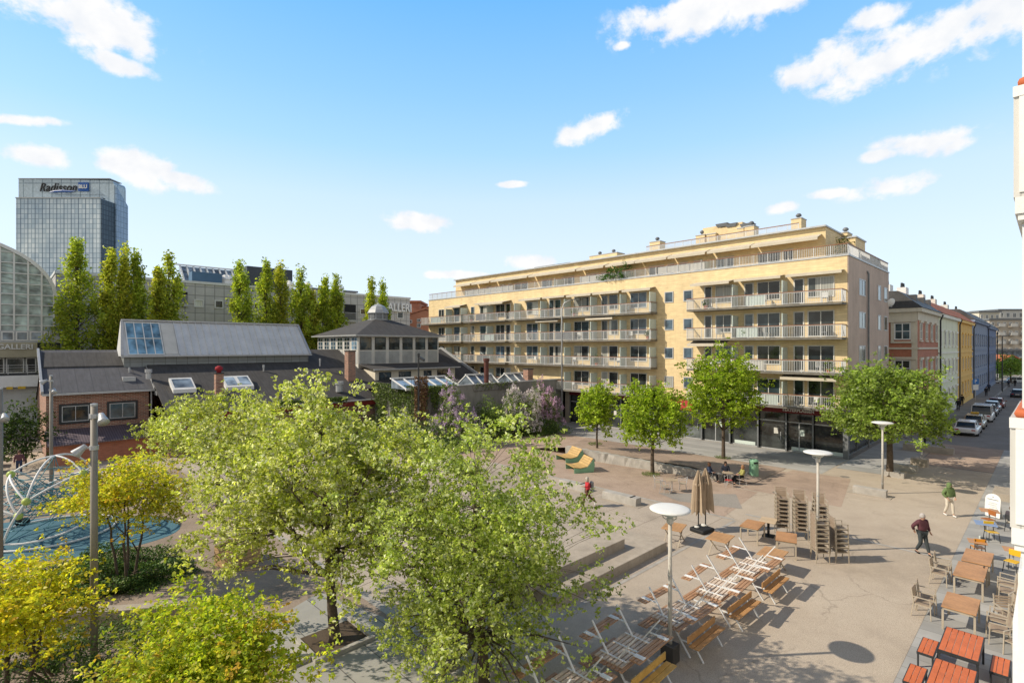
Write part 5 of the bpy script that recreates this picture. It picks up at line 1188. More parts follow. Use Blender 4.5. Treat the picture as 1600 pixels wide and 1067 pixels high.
def street_lamp(label, x, y, H=4.34, block=None, rz=0):
    r = root('street_lamp', label, 'street lamp', (x,y,0), rz)
    m = MB(); m.tube((0,0,0),(0,0,H-.42),.062,.052,12); m.build('pole', POLE, r, smooth=True)
    m = MB(); m.lathe([(.09,H-.44),(.10,H-.30),(.07,H-.26)],12)
    for k in range(3):
        a = k*2*PI/3+.4; m.path([(.05*math.cos(a),.05*math.sin(a),H-.36),(.2*math.cos(a),.2*math.sin(a),H-.27),(.24*math.cos(a),.24*math.sin(a),H-.12)],.018,6)
    m.build('lamp_bracket', MT['offw'], r)
    m = MB(); m.lathe([(.02,H-.24),(.18,H-.22),(.26,H-.12),(.05,H-.10)],20); m.build('lamp_glass', MT['frost'], r, smooth=True)
    m = MB(); m.lathe([(.30,H-.13),(.56,H-.06),(.57,H-.03),(.50,H+.0),(.25,H+.025),(.01,H+.035)],32); m.build('lamp_shade', MT['white'], r, smooth=True)
    m = MB()
    for k in range(3): m.box(-.05+.0,.05,-.066,.066,1.2+k*.75,1.24+k*.75) if False else m.lathe([(.066,.6+k*.9),(.066,.64+k*.9)],12)
    m.build('pole_band', MT['galv'], r)
    return r
a = G(1047,1032); rA = street_lamp('nearest disc topped street lamp rising from a dark stone block', *a, rz=TH0)
MB().box(-.19,.19,-.2,.2,0,.5).build('base_block', mat('dark_stone_block',(.06,.055,.05),.8,.2,2,40,.3), rA, bevel=.015)
a = G(1278,861); street_lamp('middle disc topped street lamp behind the stacked chairs', *a)
a = G(1379,771); street_lamp('far disc topped street lamp standing at the end of a low granite block', *a)
a = G(1367,774); b = GS(1367,774); r = rootG('granite_block','low dark granite block at the foot of the far disc lamp','block',b[0],b[1]+.25)
MB().box(-.22,.22,-.85,.85,0,.42).build('block', MT['granite'], r, bevel=.02); MB().box(-.5,.5,-1.1,1.1,0,.03).build('plinth', MT['conc'], r)
def mast(label, px, py, ytop, heads, r0=.10, mt='offw', cat='lamp mast'):
    x,y = G(px,py); H = CH+(HZ-ytop)/F*y; r = root('lamp_mast', label, cat, (x,y,0), 0)
    MB().tube((0,0,0),(0,0,H),r0,r0*.85,14).build('pole', MASTM, r, smooth=True); MB().lathe([(r0*.9,H),(r0*.9,H+.06),(.02,H+.07)],12).build('cap', MT['galv'], r)
    for (dz,dx,tilt) in heads:
        z=H-dz; m=MB(); m.lathe([(r0*1.15,z-.06),(r0*1.15,z+.06)],12); m.bar((0,0,z),(dx*.5,-.05,z),.04,.05); h=m.build('clamp', MT['galv'], r)
        m=MB(); c=Vector((dx*.55,-.08,z)); d=Vector((dx*.9,-.35,-tilt)).normalized()
        q=d.orthogonal().normalized(); m.path([c-d*.10,c-d*.09,c+d*.04,c+d*.2,c+d*.23],[.03,.065,.09,.135,.14],14); m.build('floodlight', MT['galv'], r, smooth=True)
    return r
mast('tall grey lamp mast with two floodlights at left, nearest of the three', 147, 1046, 634, [(.28,.5,.5),(1.15,-.45,.5)], .095, 'galv')
mast('grey lamp mast cut by the left picture edge with one floodlight', 0, 905, 608, [(1.0,.45,.4)], .10, 'galv')
mast('thin grey lamp mast in front of the brick wing with two floodlights', 80, 790, 588, [(.25,-.45,.3),(.75,.4,.4)], .09, 'galv')
a = W(s_on(39.9,654),39.9); r = root('camera_mast','dark thin mast with a camera head beside the dead creeper','mast',(a[0],a[1],0),0)
MB().tube((0,0,0),(0,0,8.1),.09,.07,10).build('pole', MT['dkmetal'], r); m=MB(); m.bar((.1,-.1,7.95),(.55,-.3,7.7),.2,.2); m.lathe([(.12,8.0),(.12,8.3),(.03,8.35)],10); m.build('camera_head', MT['dkmetal'], r)
a = W(s_on(39.8,878),39.8); r = root('curved_lamp','tall thin curved street lamp in front of the yellow facade','street lamp',(a[0],a[1],0),0)
y_ = a[1]; H=CH+(HZ-470)/F*y_; MB().path([(0,0,0),(0,0,H-1),(.25,-.1,H-.3),(.8,-.2,H),(1.3,-.3,H+.1)],[.11,.08,.06,.05,.05],8).build('pole', MT['galv'], r, smooth=True)
MB().bar((1.2,-.3,H+.1),(2.0,-.4,H+.15),.28,.12).build('lamp_head', MT['galv'], r)
# picnic tables (built once each kind)
def slats(m, x0,x1,y0,y1,z,n,th=.035,gap=.02):
    w_=(y1-y0+gap)/n-gap
    for k in range(n): m.box(x0,x1,y0+k*(w_+gap),y0+k*(w_+gap)+w_,z-th,z)
def picnic(back=True, upside=False):
    r = root('picnic_table','tmp','picnic table',(0,0,0),0)
    m=MB(); slats(m,-.85,.85,-.42,.42,.76,7,.035,.035); m.build('tabletop',SLATW if back else PALEW,r,bevel=.004)
    m=MB(); 
    for x in (-.6,0,.6): m.bar((x,-.40,.715),(x,.40,.715),.04,.03)
    m.build('tabletop_frame',WMET,r)
    for sy in (-1,1):
        yc=.88 if back and sy<0 else .78
        m=MB(); slats(m,-.85,.85,sy*yc-.15,sy*yc+.15,.46,2 if back and sy<0 else 3,.035,.02); 
        m.build('bench_seat',PINE if (back and sy<0) else SLATW,r,bevel=.004)
        for x in (-.6,.6):
            m=MB(); m.box(x-.07,x+.07,sy*yc-.14,sy*yc+.14,.405,.422); m.bar((x,sy*(yc+.13),.41),(x,sy*.36,.41),.035,.03); m.build('bench_bracket',WMET,r)
    for x in (-.6,.6):
        for sy in (-1,1):
            MB().bar((x+.02*sy,sy*.14,.71),(x+.02*sy,sy*.66,.0),.05,.03).build('leg',WMET,r)
    if back:
        m=MB(); m.box(-.85,.85,-.715,-.68,.50,.70)
        m.build('backrest',PINE,r,bevel=.004)
        for x in (-.6,.6):
            MB().bar((x,-.78,.40),(x,-1.05,.0),.04,.03).build('bench_leg',WMET,r)
        m=MB()
        for x in (-.6,.6): m.bar((x,-.665,.40),(x,-.665,.68),.035,.02)
        m.build('backrest_bracket',WMET,r)
    return r
pt = tree_of(picnic(True)); pt2 = tree_of(picnic(False))
rows_ = [(19.8,7.75),(17.25,7.8),(14.75,7.9),(11.95,7.96),(9.5,8.05)]
nm_ = ['farthest','second farthest','middle','second nearest','nearest, partly leaf covered']
for i,(s,p) in enumerate(rows_):
    x,y=W(s,p); lab='brown slatted picnic table standing upright, %s of its row'%nm_[i]
    if i==0: o=pt[0]; o.location=(x,y,0); o.rotation_euler=(0,0,TH0); o['label']=lab; o['group']='upright slatted picnic tables in a row'
    else:
        o=dup(pt,(x,y,0),TH0+.03*(i-2),lab,'upright slatted picnic tables in a row')
        if i>=3:
            for c in kids(o):
                if c.data.materials[0]==PINE: c.material_slots[0].link='OBJECT'; c.material_slots[0].material=YPINE
    x,y=W(s+.12,p+.08); lab='picnic table turned upside down, white legs up, %s of its row'%nm_[i]
    o=pt2[0] if i==0 else dup(pt2,None,None,lab,'upside down picnic tables stacked on others')
    o['label']=lab; o['group']='upside down picnic tables stacked on others'
    o.location=(x,y,.765+.76); o.rotation_euler=(PI,0,TH0+.05*math.sin(i*2.3))
# wooden tables
def folding_table():
    r=root('folding_table','tmp','table',(0,0,0),0)
    MB().box(-.55,.55,-.44,.44,.725,.76).build('tabletop',WOOD,r,bevel=.006)
    for y in (-.32,.32):
        for sx in (-1,1): MB().bar((sx*.45,y+.025*sx,.72),(-sx*.5,y+.025*sx,.0),.045,.025).build('leg',TAN,r)
    MB().bar((.0,-.3,.36),(.0,.3,.36),.02,.02).build('stretcher',TAN,r); return r
def square_table(lx=.6,ly=.4,h=.75,top=WOOD2,legm=TAN,name='wooden_table'):
    r=root(name,'tmp','table',(0,0,0),0)
    MB().box(-lx,lx,-ly,ly,h-.04,h).build('tabletop',top,r,bevel=.006)
    m=MB(); m.box(-lx+.05,lx-.05,-ly+.03,-ly+.06,h-.11,h-.042); m.box(-lx+.05,lx-.05,ly-.06,ly-.03,h-.11,h-.042); m.box(-lx+.03,-lx+.06,-ly+.065,ly-.065,h-.11,h-.042); m.box(lx-.06,lx-.03,-ly+.065,ly-.065,h-.11,h-.042); m.build('apron',legm,r)
    for sx in (-1,1):
        for sy in (-1,1): MB().box(sx*(lx-.04)-.028,sx*(lx-.04)+.028,sy*(ly-.04)-.028,sy*(ly-.04)+.028,0,h-.115).build('leg',legm,r)
    return r
def place(t_, first, s, p, rz, lab, group, z=0):
    x,y=W(s,p)
    if first: o=t_[0]; o.location=(x,y,z); o.rotation_euler=(0,0,TH0+rz); o['label']=lab; o['group']=group; return o
    return dup(t_,(x,y,z),TH0+rz,lab,group)
ft=tree_of(folding_table())
for i,(s,p,rz,lab) in enumerate(((21.9,12.0,.25,'orange plank folding table left of the closed parasols'),(22.1,9.95,.1,'orange plank folding table in front of the closed parasols'),(21.9,7.75,.05,'orange plank folding table touching the farthest upside down picnic table'))):
    place(ft,i==0,s,p,rz,lab,'orange folding tables')
st=tree_of(square_table())
for i,(s,p,rz,lab) in enumerate(((24.8,9.65,.1,'four legged wooden table behind the folding tables, left of the tall chair stacks'),(24.2,8.0,.3,'small four legged wooden table directly before the tall chair stacks'))):
    place(st,i==0,s,p,rz,lab,'four legged wooden tables by the chair stacks')
r=rootG('pedestal_table','pale square table on a black pedestal next to the chair stacks','table',25.9,9.35,0,.2)
MB().box(-.4,.4,-.35,.35,.72,.76).build('tabletop',mat('pale_wood',(.55,.42,.28),.6,.1,2,20,.05),r,bevel=.006); MB().box(-.05,.05,-.05,.05,.04,.718).build('column',MT['black'],r); MB().box(-.25,.25,-.25,.25,0,.038).build('foot',MT['black'],r)
# terrace cafe tables on the right
WT=tree_of(square_table(.85,.42,.75,WOOD2,TAN))
for i,(s,p,lab) in enumerate(((27.25,2.05,'long wooden cafe table farthest along the pavement row, beside yellow chairs'),(25.35,2.1,'middle long wooden cafe table of the pavement row, dark glasses lying on it'),(21.95,2.05,'long wooden cafe table nearest to the red picnic tables'))):
    o=place(WT,i==0,s,p,0,lab,'long wooden cafe tables on the pavement')
    if i==2: o.scale=(.82,1,1)
# chairs
def armchair():
    r=root('armchair','tmp','chair',(0,0,0),0)     # faces +x
    m=MB(); slats(m,-.22,.22,-.23,.23,.45,6,.018,.012); m.build('seat',TANW,r)
    m=MB()
    for k in range(5):
        z=.56+k*.075; x=-.235-.09*(z-.45); m.bar((x,-.22,z),(x,.22,z),.016,.055,(-.15,0,1))
    m.build('backrest',TANW,r)
    for sy in (-1,1):
        MB().bar((.22,sy*.26,.66),(.25,sy*.27,0),.028,.028).build('leg',TAN,r)
        MB().bar((-.215,sy*.26,.44),(-.28,sy*.27,0),.028,.028).build('leg',TAN,r)
        MB().bar((.24,sy*.265,.665),(-.25,sy*.265,.655),.045,.022).build('armrest',TAN,r)
        MB().bar((-.21,sy*.245,.43),(-.28,sy*.245,.93),.028,.028).build('back_post',TAN,r)
    MB().box(-.23,.23,-.25,.25,.405,.43).build('seat_frame',TAN,r)
    return r
ac=tree_of(armchair()); first=[True]
def chair(s,p,rz,lab,group,z=0,tilt=0):
    o=place(ac,first[0],s,p,rz,lab,group,z); first[0]=False; return o
CG='tan armchairs at the pavement cafe tables'
for (s,p,rz,lab) in ((26.0,2.95,-1.5,'tan armchair left of the middle long cafe table, farther of two'),(25.3,2.98,-1.6,'tan armchair left of the middle long cafe table, nearer of two'),
    (22.5,2.98,-1.45,'tan armchair on plaza side of the nearest cafe table, farther of two'),(21.9,3.0,-1.62,'tan armchair on plaza side of the nearest cafe table, nearer of two'),
    (25.9,1.15,1.5,'tan armchair on house side of the middle long cafe table, farther of two'),(25.1,1.12,1.7,'tan armchair on house side of the middle long cafe table, nearer of two'),
    (22.3,1.2,1.5,'tan armchair on house side of the nearest cafe table, farther of two'),(21.5,1.15,1.75,'tan armchair on house side of the nearest cafe table, nearer of two')):
    chair(s,p,rz,lab,CG)
for (s,p,rz,lab) in ((24.2,.72,2.9,'tan armchair at the inner row close to the white house, farthest'),(23.2,.70,3.0,'tan armchair at the inner row close to the white house, middle'),(20.9,.66,2.7,'tan armchair at the inner row close to the white house, nearest'),(22.9,1.0,-2.6,'tan armchair pulled out between the two long cafe tables')):
    chair(s,p,rz,lab,CG)
for (s,p,n,rz,lab) in ((26.5,8.95,8,PI+.5,'left tall stack'),(26.5,8.15,8,PI+.5,'middle tall stack'),(26.6,7.35,8,PI+.5,'right tall stack'),(24.4,6.75,7,-.9,'front stack beside the small table'),(25.0,6.2,6,-.9,'short stack behind the front stack')):
    od=['lowest','second','third','fourth','fifth','sixth','seventh','eighth']
    for k in range(n): chair(s+.012*k,p+.006*k,rz,'tan armchair, %s from below in the %s'%(od[k],lab),'stacked tan armchairs',z=.185*k)
# closed parasols
def parasol(label,x,y,z0,z1,rad,seed,nf=8,lean=0):
    g=random.Random(seed); r=root('closed_parasol',label,'parasol',(x,y,0),g.uniform(0,1))
    MB().tube((0,0,.1),(0,0,z1+.05),.03,.025,8).build('pole',MT['dkmetal'],r)
    m=MB(); rings=14; N=nf*4; base=len(m.v)
    for i in range(rings+1):
        f=i/rings; z=z1-(z1-z0)*f; br=rad*(.10+.5*min(1,f*3.2)+.4*f) if f>0 else .03
        for k in range(N):
            a=2*PI*k/N; fold=[1.0,.72,.5,.72][k%4]; rr_=br*(fold if f>.06 else 1)*(1+.10*math.sin(5*a+seed+f*2)); zz=z+((.16 if k%4==2 else (-.05 if k%4==0 else .06))*(1 if i==rings else 0))
            m.v.append((rr_*math.cos(a),rr_*math.sin(a),zz))
    for i in range(rings):
        for k in range(N):
            q=base+i*N+k; q2=base+i*N+(k+1)%N; m.f.append([q,q+N,q2+N,q2]); m.mi.append(0)
    m.f.append([base+k for k in range(N)]); m.mi.append(0)
    m.build('canopy',CANV,r); 
    m=MB(); m.lathe([(rad*.56,z1-(z1-z0)*.30),(rad*.60,z1-(z1-z0)*.33),(rad*.54,z1-(z1-z0)*.36)],16); m.build('tie_strap',CANV,r)
    return r
a=G(1097,830); parasol('left closed beige parasol of two sharing a heavy black base',a[0]-.16,a[1]+.05,.85,2.95,.36,1); parasol('right closed beige parasol of two sharing a heavy black base',a[0]+.24,a[1]+.2,.92,3.02,.38,4)
r=root('parasol_base','heavy black rubber parasol base with white sand bag on it','parasol base',(a[0],a[1],0),.6)
MB().box(-.45,.45,-.4,.4,0,.2).build('weight',MT['black'],r,bevel=.06); m=MB(); m.ball((.3,.1,.22),.16,.4); m.ball((-.2,.15,.22),.13,.4); m.build('sand_bag',MT['offw'],r,smooth=True)
# red picnic tables
def redtable():
    r=root('red_picnic_table','tmp','picnic table',(0,0,0),0)
    m=MB(); slats(m,-.8,.8,-.40,.40,.76,6,.035,.012); m.build('tabletop',REDW,r,bevel=.004)
    m=MB(); m.box(-.8,.8,-.425,-.402,.66,.755); m.box(-.8,.8,.402,.425,.66,.755); m.box(-.825,-.802,-.425,.425,.66,.755); m.box(.802,.825,-.425,.425,.66,.755); m.build('table_frame',MT['dkmetal'],r)
    for sx in (-1,1):
        for sy in (-1,1): MB().box(sx*.79-.025,sx*.79+.025,sy*.39-.025,sy*.39+.025,0,.658).build('leg',MT['dkmetal'],r)
    return r
def redbench(dark=False):
    r=root('red_bench','tmp','bench',(0,0,0),0)
    m=MB(); slats(m,-.5,.5,-.17,.17,.46,3,.035,.012); m.build('seat',REDW,r,bevel=.004)
    m=MB(); m.box(-.5,.5,-.19,-.172,.39,.455); m.box(-.5,.5,.172,.19,.39,.455); m.box(-.52,-.502,-.19,.19,.39,.455); m.box(.502,.52,-.19,.19,.39,.455)
    m.build('seat_frame',MT['dkmetal'],r)
    for sx in (-1,1):
        for sy in (-1,1): MB().box(sx*.48-.02,sx*.48+.02,sy*.16-.02,sy*.16+.02,0,.388).build('leg',MT['dkmetal'],r)
    return r
rt=tree_of(redtable()); rb=tree_of(redbench())
place(rt,True,18.95,1.76,0,'red slatted picnic table with black frame, farther of two','red picnic tables')
place(rt,False,16.75,1.74,0,'red slatted picnic table with black frame, nearer and cut by bottom edge','red picnic tables')
place(rt,False,14.7,1.74,0,'red slatted picnic table nearly hidden below the bottom edge','red picnic tables')
for i,(s,p,lab) in enumerate(((18.75,2.46,'red bench on plaza side of the farther red table'),(16.9,2.48,'red bench on plaza side of the nearer red table'),(19.0,.98,'red bench with dark boards on house side of the farther red table'),(16.8,.98,'red bench on house side of the nearer red table'))):
    place(rb,i==0,s,p,0,lab,'red benches by the red tables')
# yellow cafe chairs, small tables
YC=mat('yellow_plastic',(.65,.40,.02),.4,.05,2,20,0); OCc=mat('orange_plastic',(.60,.25,.02),.4,.05,2,20,0); BLT=mat('blue_tabletop',(.22,.30,.48),.5,.1,2,20,0)
def cafechair(lab,s,p,rz,c,grp,frame=MT['dkmetal']):
    r=rootG('cafe_chair',lab,'chair',s,p,0,rz,grp)
    MB().box(-.2,.2,-.2,.2,.44,.465).build('seat',c,r,bevel=.01); m=MB(); m.box(-.23,-.205,-.2,.2,.62,.86); m.build('backrest',c,r,bevel=.01)
    for sx in (-1,1):
        for sy in (-1,1): MB().bar((sx*.18,sy*.18,.438),(sx*.22,sy*.22,0),.022,.022).build('leg',frame,r)
    m=MB()
    for sy in (-1,1): m.bar((-.19,sy*.17,.44),(-.24,sy*.17,.84),.022,.022)
    m.build('back_post',frame,r); return r
YG='small coloured cafe chairs by the pavement tables'
a=GS(1543,850); cafechair('yellow cafe chair right behind the farthest long cafe table',a[0]+.6,a[1]-.1,-2.6,YC,YG); a=GS(1533,872); cafechair('orange cafe chair with its back to the farthest long cafe table',a[0],a[1]+.1,.4,OCc,YG)
a=GS(1588,892); cafechair('yellow cafe chair close to the white house wall',a[0]-.3,a[1]+.1,2.8,YC,YG)
a=GS(1547,828); cafechair('metal cafe chair with orange brown back next to the blue table',a[0]+.3,a[1]+.1,2.4,mat('brown_orange_shell',(.35,.12,.03),.5,.1,2,20,0),YG,MT['galv'])
def smalltable(lab,s,p,top,hx=.3):
    r=rootG('small_table',lab,'table',s,p,0,.2,'small pedestal cafe tables'); MB().box(-hx,hx,-hx,hx,.715,.74).build('tabletop',top,r,bevel=.005); MB().tube((0,0,.03),(0,0,.714),.03).build('column',MT['galv'],r); MB().lathe([(.22,0),(.22,.02),(.03,.03)],14).build('foot',MT['dkmetal'],r); return r
a=GS(1540,817,.74); smalltable('small blue square cafe table beyond the yellow chair',*a,BLT,.38); a=GS(1527,845,.74); smalltable('small wooden cafe table just left of the yellow chair',*a,WOOD2); a=GS(1546,797,.74); smalltable('small wooden cafe table in front of the white sign board',*a,WOOD2,.36); a=GS(1583,858,.74); smalltable('small wooden cafe table close to the white house wall',*a,WOOD2,.3)
a=GS(1531,841,.75); r=rootG('drinking_glass','small glass standing on the wooden cafe table by the yellow chair','glass',a[0],a[1],.742); MB().lathe([(.03,0),(.035,.12)],10).build('glass_body',MT['frost'],r)
a=GS(1538,886,.76); r=rootG('eyeglasses','dark folded glasses lying on the middle long cafe table','glasses',a[0],a[1],.752); MB().path([(-.1,0,.01),(-.03,.02,.02),(.03,.02,.02),(.1,0,.01)],.012,6).build('frame',MT['black'],r)
# white A board
a=GS(1553,808); r=rootG('sign_board','white rounded A frame menu board standing on the pavement','sign',a[0],a[1],0,-.45)
m=MB(); po=[(-.34,.05),(.34,.05),(.34,.95)]+[(.34*math.cos(q),.95+.28*math.sin(q)) for q in [PI*k/10 for k in range(1,10)]]+[(-.34,.95)]
m.v+=[(-.05-.12*(1-v/1.2),u,v) for u,v in po]+[(-.02-.12*(1-v/1.2),u,v) for u,v in po]; n=len(po); m.f+=[list(range(n)),list(range(n,2*n))[::-1]]+[[i,i+n,(i+1)%n+n,(i+1)%n] for i in range(n)]; m.mi+=[0]*(n+2)
m.build('board',MT['white'],r); m=MB()
for k in range(6): m.box(-.115+k*.016-.02,-.105+k*.016-.02,-.2+.03*(k%2),.2-.05*(k%3),.62-.0+k*.06,.635+k*.06) if False else None
for k,zz in enumerate((.35,.45,.55,.65,.75,.92)): x=-.052-.12*(1-zz/1.2)-.004; m.box(x-.004,x+.002,-(.24 if k==5 else .2-.03*(k%2)),(.24 if k==5 else .2-.05*(k%3)),zz,zz+(.03 if k==5 else .012))
m.box(-.068,-.06,-.03,.03,1.05,1.09); m.build('menu_text',MT['gmetal'],r); MB().bar((.28,0,0),(-.03,0,1.1),.5,.02).build('back_leg',MT['white'],r)
# concrete planter seat near the sign
a=GS(1566,778); slabthing('planter_bench','low concrete planter bench with dark seat top near the white sign board','bench',a[0]+.2,a[1],2.2,.8,.42,MT['conc']); 
# green bin
a=G(1178,745); r=root('waste_bin','pale green cylindrical waste bin near the seated group','bin',(a[0],a[1],0),0); GB=mat('green_bin_paint',(.22,.42,.27),.45,.1,2,20,.05)
MB().lathe([(.26,.03),(.30,.08),(.30,.86),(.27,.88),(.27,.90),(.30,.92),(.30,1.12),(.24,1.2),(.05,1.24)],20).build('bin_body',GB,r,smooth=False); m=MB(); m.box(-.14,.14,-.315,-.25,.96,1.06); m.build('bin_opening',MT['black'],r); MB().lathe([(.24,0),(.24,.03)],16).build('foot',MT['dkmetal'],r)
# double wooden loungers with green sides
LW=mat('honey_wood',(.52,.34,.13),.6,.18,3,20,.1)
def lounger(lab,s,p,rz):
    r=rootG('wooden_lounger',lab,'bench',s,p,0,rz)
    pf=[(-.75,.42),(-.25,.34),(.30,.42),(.75,.98)]
    for i in range(3):
        (x0,z0),(x1,z1)=pf[i],pf[i+1]
        m=MB(); n=4
        for k in range(n):
            u0=k/n+.01; u1=(k+1)/n-.01; m.bar((x0+(x1-x0)*u0,0,z0+(z1-z0)*u0),(x0+(x1-x0)*u1,0,z0+(z1-z0)*u1),1.5,.035,(0,0,1))
        m.build(['foot_slats','seat','backrest'][i],LW,r)
    for sy in (-.77,.74):
        m=MB(); m.extr([(-.72,0),(.78,0),(.86,.5),(.80,.93),(.3,.38),(-.25,.30),(-.74,.38)],'y',sy,sy+.03)
        m.build('side_panel',GB,r)
    return r
a=G(905,735); a=SP(*a); lounger('wooden slatted lounger with green sides, right one of two',a[0],a[1],-.47); a=GS(893,722); lounger('wooden slatted lounger with green sides, left one behind the other',a[0]+.3,a[1]+.5,-.35)
# cafe furniture and chairs on the plaza
def wirechair(lab,x,y,rz,c=TAN,grp='light metal cafe chairs on the plaza'):
    r=root('metal_chair',lab,'chair',(x,y,0),rz,grp)
    m=MB(); m.lathe([(.21,.44),(.22,.46),(.01,.465)],14); m.build('seat',c,r)
    m=MB(); m.path([(.22,-.18,.44),(.24,-.22,.68),(-.12,-.24,.70),(-.27,-.15,.84),(-.29,0,.86),(-.27,.15,.84),(-.12,.24,.70),(.24,.22,.68),(.22,.18,.44)],.013,6)
    for q in (-.1,0,.1): m.path([(-.2,q,.45),(-.28,q,.84)],.008,5)
    m.build('backrest',MT['galv'],r)
    for sx in (-1,1):
        for sy in (-1,1): MB().tube((sx*.17,sy*.17,.44),(sx*.22,sy*.21,0),.012,n=6).build('leg',MT['galv'],r)
def roundtable(lab,x,y):
    r=root('round_table',lab,'table',(x,y,0),0,'round metal cafe tables on the plaza'); MB().lathe([(.34,.72),(.35,.74),(.01,.742)],24).build('tabletop',mat('brushed_top',(.45,.36,.26),.4,.1,2,20,0) if 'brushed_top' not in bpy.data.materials else bpy.data.materials['brushed_top'],r)
    MB().tube((0,0,.1),(0,0,.719),.028).build('column',MT['galv'],r)
    for k in range(3): a=k*2.09; MB().bar((0,0,.11),(.3*math.cos(a),.3*math.sin(a),.012),.03,.02).build('foot',MT['galv'],r)
a=G(1050,768); roundtable('empty round metal cafe table left of the seated people',*a); wirechair('metal chair at right of the empty round table',a[0]+.75,a[1]+.25,2.9); wirechair('metal chair at left of the empty round table, far side',a[0]-.7,a[1]+.55,-.5); wirechair('metal chair at left of the empty round table, near side',a[0]-.55,a[1]-.35,.4)
# concrete planters and posts at the street corner
for i,(px,py,ds,dp,h,lab,mt) in enumerate(((1437,727,.9,1.0,.55,'square concrete block beside the striped post at the street corner','conc'),(1411,735,.5,1.7,.45,'dark granite seat block in front of the corner tree','granite'),(1398,745,.5,1.1,.35,'small granite block by the corner tree trunk','granite'),(1450,706,.5,3.4,.55,'long dark granite barrier at the street crossing','granite'))):
    a=GS(px,py); slabthing('stone_block',lab,'block',a[0],a[1],ds,dp,h,MT[mt])
a=G(1440,727); r=root('striped_post','slim white traffic post with dark bands at the street corner','post',(a[0],a[1],0),0); MB().tube((0,0,0),(0,0,3.0),.05).build('pole',MT['white'],r); m=MB(); [m.lathe([(.054,.6+k*.5),(.054,.8+k*.5)],10) for k in range(4)]; m.build('band',MT['gmetal'],r)
a=G(1464,697); r=root('road_sign','square blank backed road sign on a grey pole at the crossing','sign',(a[0],a[1],0),0); MB().tube((0,0,0),(0,0,3.3),.04).build('pole',MT['galv'],r); MB().box(-.42,.42,-.06,-.045,2.5,3.3).build('sign_plate',MT['offw'],r); MB().box(-.30,.30,-.075,-.061,2.62,3.18).build('sign_symbol',MT['galv'],r); MB().bar((-.2,-.085,2.7),(.2,-.085,3.1),.05,.01,(0,1,0)).build('sign_stroke',MT['white'],r)
a=G(1524,634); r=root('parking_sign','blue and white parking sign on a pole before the yellow house','sign',(a[0],a[1],.0),0); MB().tube((0,0,0),(0,0,4.2),.05).build('pole',MT['galv'],r); MB().box(-.45,.45,-.08,-.06,3.3,4.1).build('sign_plate',mat('traffic_blue',(.03,.16,.45),.5,.05,1,8,0),r); MB().box(-.4,.4,-.08,-.06,2.4,3.2).build('sub_plate',MT['white'],r)
text_mesh('sign_lettering','P',.75,MT['white'],r,M_face((0,-.085,3.7),(1,0,0),(0,0,1)),ext=.005)
a=G(1566,612); r=root('lamp_post','thin dark green lamp post far down the street','street lamp',(a[0],a[1],.0),0); MB().tube((0,0,0),(0,0,11),.12,.08).build('pole',MT['dkmetal'],r); MB().bar((0,0,11),(1.4,0,11.2),.25,.12).build('lamp_head',MT['dkmetal'],r)
# ---------------------------------------------------------------- climbing net sphere
cx,cy=G(78,836); cx-=.2; cy+=.3; r=root('climbing_net','white tubed climbing dome with teal rope net on the blue playground','climbing frame',(cx,cy,0),0)
R_=2.55; zc_=1.35; Rz=2.35
def sp(a,e,k=1.0): return (R_*k*math.cos(a)*math.cos(e),R_*k*math.sin(a)*math.cos(e),max(.03,zc_+Rz*k*math.sin(e)))
m=MB()
def npx(px,py,Y): return ((px-800)/F*Y-cx, Y-cy, CH+(HZ-py)/F*Y)
nodes=[sp(a,e) for a,e in ((-2.6,.75),(-2.75,.0),(-2.9,-.35),(-1.2,.35),(-.2,.75),(.4,.1),(1.5,.5),(2.4,.2),(-1.6,-.45),(0,1.5))]
nodes[0]=npx(17,741,cy-1.0); nodes[1]=npx(29,806,cy-2.1); nodes[2]=npx(30,773,cy+.6)
def arc(p,q,rad=.045,n=9):
    c=Vector((0,0,zc_)); A=Vector(p)-c; B=Vector(q)-c; pts=[]
    for k in range(n+1):
        v=A.lerp(B,k/n); l=A.length*(1-k/n)+B.length*k/n; v=v.normalized()*l; w_=c+v; w_.z=max(w_.z,.03); pts.append(w_)
    m.path(pts,rad,8)
for i,j in ((0,9),(9,4),(4,5),(0,1),(1,2),(1,3),(3,4),(3,9),(0,3),(6,9),(6,7),(7,1),(5,6),(7,2),(2,8),(8,3),(8,5),(4,6),(0,7)): arc(nodes[i],nodes[j])
ring=[(R_*.98*math.cos(2*PI*k/24),R_*.98*math.sin(2*PI*k/24),.08) for k in range(25)]; m.path(ring,.05,8)
m.build('tube_frame',MT['white'],r,smooth=True)
m=MB()
for n_ in nodes[:6]: m.ball(n_,.17,1,10)
m.build('node_ball',mat('lime_node',(.45,.55,.12),.5,.1,2,20,0),r,smooth=True)
m=MB(); g=random.Random(4)
for k in range(3): m.ball((g.uniform(-1,1),g.uniform(-1,1),g.uniform(.3,1.6)),.2,1,10)
m.build('climbing_ball',MT['black'],r,smooth=True)
m=MB(); hub=[(.0,0,1.4),(-.8,-.4,1.8),(.7,.3,1.0),(0,.8,2.2)]
for n_ in nodes:
    for h_ in hub[:3]: m.path([n_,h_],.02,4)
lay=[]
for k in (.35,.6,.82):
    for e in (-.3,0.,.3,.6,.9):
        pts=[sp(2*PI*i/10+e,e,k) for i in range(11)]; m.path(pts,.018,4); lay.append(pts)
for a_,b_ in zip(lay[:-1],lay[1:]):
    for p_,q_ in zip(a_[:10],b_[:10]): m.path([p_,q_],.016,4)
m.build('rope_net',mat('teal_rope',(.10,.26,.31),.7,.1,2,20,0),r)
